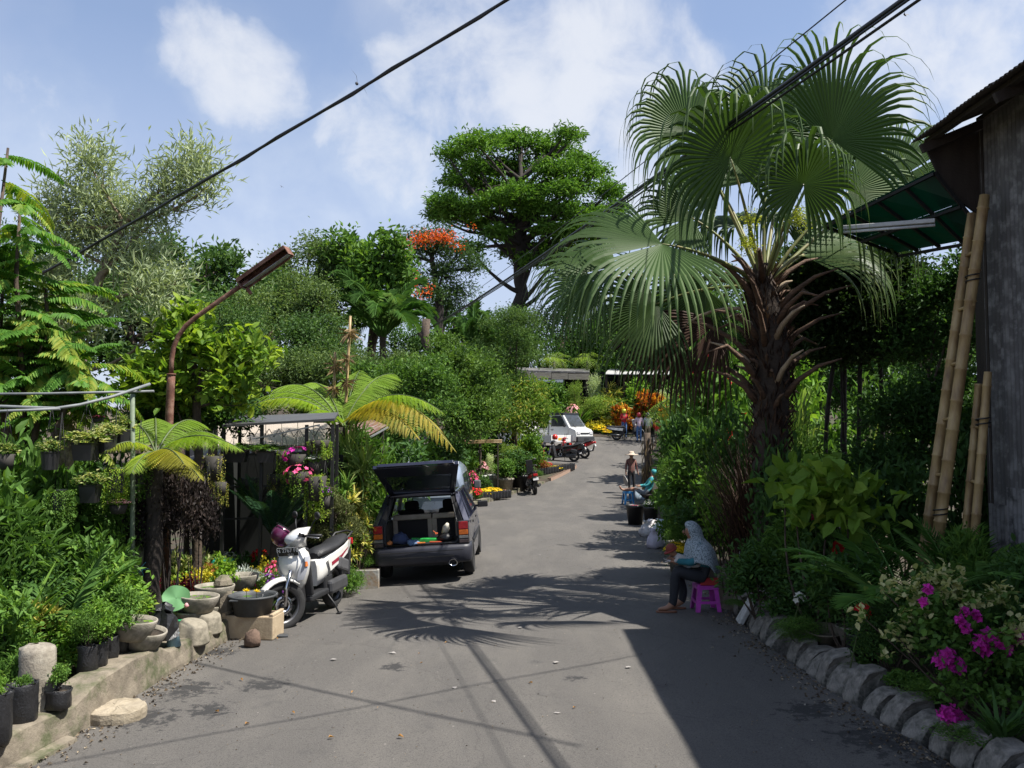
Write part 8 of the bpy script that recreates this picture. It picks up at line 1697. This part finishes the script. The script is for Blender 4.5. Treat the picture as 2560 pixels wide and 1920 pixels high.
# riders by the far scooter
RED = cloth('red_jacket', (.50, .02, .03)); JEAN = cloth('blue_jeans', (.10, .20, .42)); WHS = cloth('white_pink_shirt', (.66, .50, .56)); KHA = cloth('khaki', (.34, .26, .16)); GRV = cloth('grey_vest', (.45, .47, .50))
def rider(label, px, d, rz, h, top, tr, head, arms=((.2, .3), (.2, .3)), **k): x = X(px, d); return figure(label, (x, d, gz(x, d)), rz, h, top, tr, arms=arms, head=head, group='people by the far scooter', **k)
rider('rider in a red jacket and yellow helmet behind the far scooter', 1560, 49.8, math.pi + .2, 1.66, RED, JEAN, ('helmet', mat('helmet_yellow', (.75, .72, .05), .3)), ((.3, .9), (.3, .9)))
rider('rider in a white and pink top, blue jeans and red helmet', 1597, 48.4, .1, 1.60, WHS, JEAN, ('helmet', mat('helmet_red2', (.55, .04, .05), .3)))
rider('rider in a pale vest, khaki trousers and dark helmet', 1619, 48.4, -.1, 1.60, GRV, KHA, ('helmet', mat('helmet_dark', (.08, .085, .09), .3)))
rider('person in a red shirt bending beside the riders', 1642, 47.6, -.6, 1.42, cloth('bright_red_shirt', (.62, .02, .02)), KHA, None, ((.3, .6), (.3, .6)))
x_ = X(1355, 41.4); figure('small child in dark clothes beside the black scooter', (x_, 41.4, gz(x_, 41.4)), math.pi * .8, 1.10, cloth('navy_shirt', (.02, .022, .04)), cloth('red_shorts', (.45, .03, .03)), arms=((.3, .6), (.3, .5)), sleeves=False)
# person reclining with a foot on the blue stool
d = 28.6; x0 = X(1598, d); z0 = gz(x0, d); root = thing('person', 'person in teal reclining with a bare foot on the blue stool', 'person', (x0, d, z0))
J = [(.25, 0, .34), (.32, 0, .55), (.40, 0, .80), (.42, 0, .93), (.43, 0, 1.03), (.44, 0, 1.10)]; rad = [.13, .12, .12, .05, .09, .06]; E = [(0, 1), (1, 2), (2, 3), (3, 4), (4, 5)]; Z = {0: 0, 1: 0, 2: 0, 3: 2, 4: 2, 5: 2}
for sd in (-1, 1):
    n = len(J); J += [(.15, sd * .09, .36), (-.18, sd * .10, .50), (-.52, sd * .06, .46), (-.62, sd * .06, .50), (-.66, sd * .06, .60)]; rad += [.09, .065, .042, .035, .025]; E += [(0, n), (n, n + 1), (n + 1, n + 2), (n + 2, n + 3), (n + 3, n + 4)]
    for q in (n, n + 1): Z[q] = 1
    for q in (n + 2, n + 3, n + 4): Z[q] = 2
    m_ = len(J); J += [(.38, sd * .17, .83), (.22, sd * .22, .62), (.02, sd * .16, .60)]; rad += [.06, .04, .03]; E += [(2, m_), (m_, m_ + 1), (m_ + 1, m_ + 2)]; Z[m_] = Z[m_ + 1] = Z[m_ + 2] = 0; k0 = len(J); fingers(J, E, rad, m_ + 2, (-1, 0, -.1), (0, sd, 0))
    for q in range(k0, len(J)): Z[q] = 2
TEAL = cloth('teal_cloth', (.05, .32, .34)); body(J, E, rad, lambda a, b: Z.get(b, 0), [TEAL, cloth('striped_sarong', (.22, .24, .27)), SKIN], root); B().ell((.47, 0, 1.05), (.10, .10, .10), 12, 8).build('head_scarf', TEAL, root)
b = B().loft([[(-.2 + .06 * i, y, .50 - .05 * i + .06 * math.sin(3 * y)) for y in np.linspace(-.24, .24, 7)] + [(-.2 + .06 * i, y, .08 + .02 * i) for y in np.linspace(.26, -.26, 7)] for i in range(7)]); b.build('sarong', cloth('sarong_grey', (.20, .22, .25), c2=(.12, .20, .26)), root)
tag(B().box((0, 0, .3), (.5, .5, .04)).build('low_bench', TIMB, loc=(x0 + .3, d, z0)), 'low wooden bench under the reclining person', 'bench')
for o_ in [bpy.data.objects['low_bench']]: o_.data.materials[0] = TIMB
# ---------------------------------------------------------------- veiled woman on the pink stool
SX, SY = 2.60, 11.80; root = thing('person', 'woman in a grey patterned veil and teal top seated on the pink stool', 'person', (SX, SY, 0))
J = [(0.0, 0, .46), (-.03, 0, .62), (-.10, -.01, .84), (-.16, -.02, .955), (-.20, -.03, 1.05), (-.225, -.035, 1.12)]; rad = [.155, .14, .135, .055, .092, .07]; E = [(0, 1), (1, 2), (2, 3), (3, 4), (4, 5)]; Z = {0: 1, 1: 0, 2: 0, 3: 2, 4: 2, 5: 2}
for sd, kx, ax_ in ((-1, -.43, -.47), (1, -.38, -.30)):
    n = len(J); J += [(-.08, sd * .10, .46), (kx, sd * .12 - .02, .535), (ax_ + .02, sd * .12 - .02, .25), (ax_, sd * .12 - .02, .10), (ax_ - .08, sd * .12 - .02, .05), (ax_ - .17, sd * .12 - .02, .045)]; rad += [.10, .080, .062, .060, .036, .026]; E += [(0, n), (n, n + 1), (n + 1, n + 2), (n + 2, n + 3), (n + 3, n + 4), (n + 4, n + 5)]
    for q in range(n, n + 4): Z[q] = 1
    Z[n + 4] = Z[n + 5] = 2
    for k in range(4): J.append((ax_ - .195, sd * .12 - .02 + (k - 1.5) * .017, .034)); rad.append(.009); E.append((n + 5, len(J) - 1)); Z[len(J) - 1] = 2
    m_ = len(J); J += [(-.10, sd * .175, .86), (-.20, sd * .23, .66), (-.40, sd * .13, .67)]; rad += [.075, .058, .042]; E += [(2, m_), (m_, m_ + 1), (m_ + 1, m_ + 2)]; Z[m_] = Z[m_ + 1] = Z[m_ + 2] = 0; k0 = len(J); fingers(J, E, rad, m_ + 2, (-.7, -sd * .6, .1), (0, -.2, 1))
    for q in range(k0, len(J)): Z[q] = 2
body(J, E, rad, lambda a, b: Z.get(b, 0), [cloth('teal_blouse', (.02, .15, .19)), cloth('dark_trousers', (.022, .024, .030)), SKIN], root, sub=2)
m, t, p, o = newmat('patterned_veil'); VEIL = m; sp(p, rough=.85, sheen=.2); k = ramp(t, tnoise(t, 55, 4, .7), [(.40, (.075, .105, .125)), (.56, (.34, .40, .44))]); t.links.new(k, p.inputs['Base Color']); tbump(t, p, tnoise(t, 9, 4), .4, .03)
rings = []
VR = [(1.185, .015, .015, -.20), (1.175, .055, .055, -.195), (1.145, .092, .088, -.19), (1.09, .116, .108, -.175), (1.03, .118, .112, -.16), (.975, .108, .115, -.14), (.93, .120, .145, -.125), (.88, .165, .235, -.10), (.80, .195, .285, -.085), (.70, .215, .305, -.075), (.62, .225, .31, -.06)]
na = 30
for i, (z, rx, ry, cx) in enumerate(VR):
    ring_ = []
    for k in range(na):
        a = 2 * math.pi * k / na; f = 1 + (.035 * math.sin(7 * a + i * .4) + .02 * math.sin(11 * a)) * max(0, (i - 5) / 5); hem = 0
        if i == len(VR) - 1: hem = .05 * math.sin(3 * a + 1) + .02 * math.sin(8 * a) - .12 * max(0, math.cos(a)) ** 2
        # the face opening: pull the front in below the brow
        face = .0
        if 2 < i < 6 and math.cos(a) < -.80: face = .045
        ring_.append((cx + (rx - face) * f * math.cos(a), -.02 + ry * f * math.sin(a), z + hem))
    rings.append(ring_)
b = B().loft(rings, cap=False); o = b.build('veil', VEIL, root); md = o.modifiers.new('sub', 'SUBSURF'); md.levels = 1; md.render_levels = 1; md = o.modifiers.new('s', 'SOLIDIFY'); md.thickness = .006
B().ell((-.296, -.035, 1.045), (.016, .013, .024), 8, 6).build('nose', SKIN, root)
for sd in (-1, 1): B().ell((-.282, -.035 + sd * .032, 1.075), (.006, .013, .007), 8, 5).build('eye', HAIR, root)
B().ell((-.283, -.035, 1.008), (.007, .024, .007), 8, 5).build('mouth', mat('lips', (.30, .09, .08), .5), root)
for sd, ax_ in ((-1, -.47), (1, -.30)): B().loft([[(ax_ + .05 - .27 * f, sd * .12 - .02 + y * (.042 if 0 < f < 1 else .028), z) for y, z in ((-1, .0), (1, .0), (1, .02), (-1, .02))] for f in (0, .12, .5, .88, 1)]).build('sandal', mat('brown_sandal', (.22, .09, .05), .6), root)
B().box((.02, -.13, .40), (.24, .03, .10)).build('red_cloth', cloth('red_cloth_m', (.40, .03, .03)), root, bevel=.01)
# baby on her lap
bb = thing('person', 'baby in a red cap and white wrap held on the veiled woman lap', 'person', (SX - .36, SY - .06, .64))
J = [(0.10, 0, .0), (.0, 0, .05), (-.06, -.01, .10), (-.10, -.01, .145), (-.115, -.01, .18)]; rad = [.07, .075, .04, .066, .05]; E = [(0, 1), (1, 2), (2, 3), (3, 4)]; Z = {2: 0, 3: 2, 4: 2}
for sd in (-1, 1):
    n = len(J); J += [(-.03, sd * .07, .07), (-.08, sd * .09, .02), (-.13, sd * .06, .03)]; rad += [.03, .024, .018]; E += [(1, n), (n, n + 1), (n + 1, n + 2)]; Z[n + 2] = 2; fingers(J, E, rad, n + 2, (-1, 0, 0), (0, sd, 0), .5)
    n = len(J); J += [(.16, sd * .06, -.02), (.24, sd * .07, -.03), (.27, sd * .07, .0)]; rad += [.045, .03, .02]; E += [(0, n), (n, n + 1), (n + 1, n + 2)]
body(J, E, rad, lambda a, b: Z.get(b, 0), [cloth('white_wrap', (.55, .52, .50)), SKIN, SKIN], bb)
B().lathe([(.072, -.02), (.078, .02), (.06, .06), (.02, .082), (0, .083)], 16, M=rotm(0, -.5, 0)).build('cap', cloth('maroon_cap', (.20, .045, .03)), bb, loc=(-.105, -.01, .175)); B().lathe([(.06, 0), (.10, -.01), (.095, .006), (.06, .01)], 16, M=rotm(0, -.5, 0)).build('cap_brim', cloth('maroon_brim', (.24, .03, .025)), bb, loc=(-.12, -.01, .165))
for o_ in list(bpy.data.objects):
    if o_.name.startswith('lips'): pass
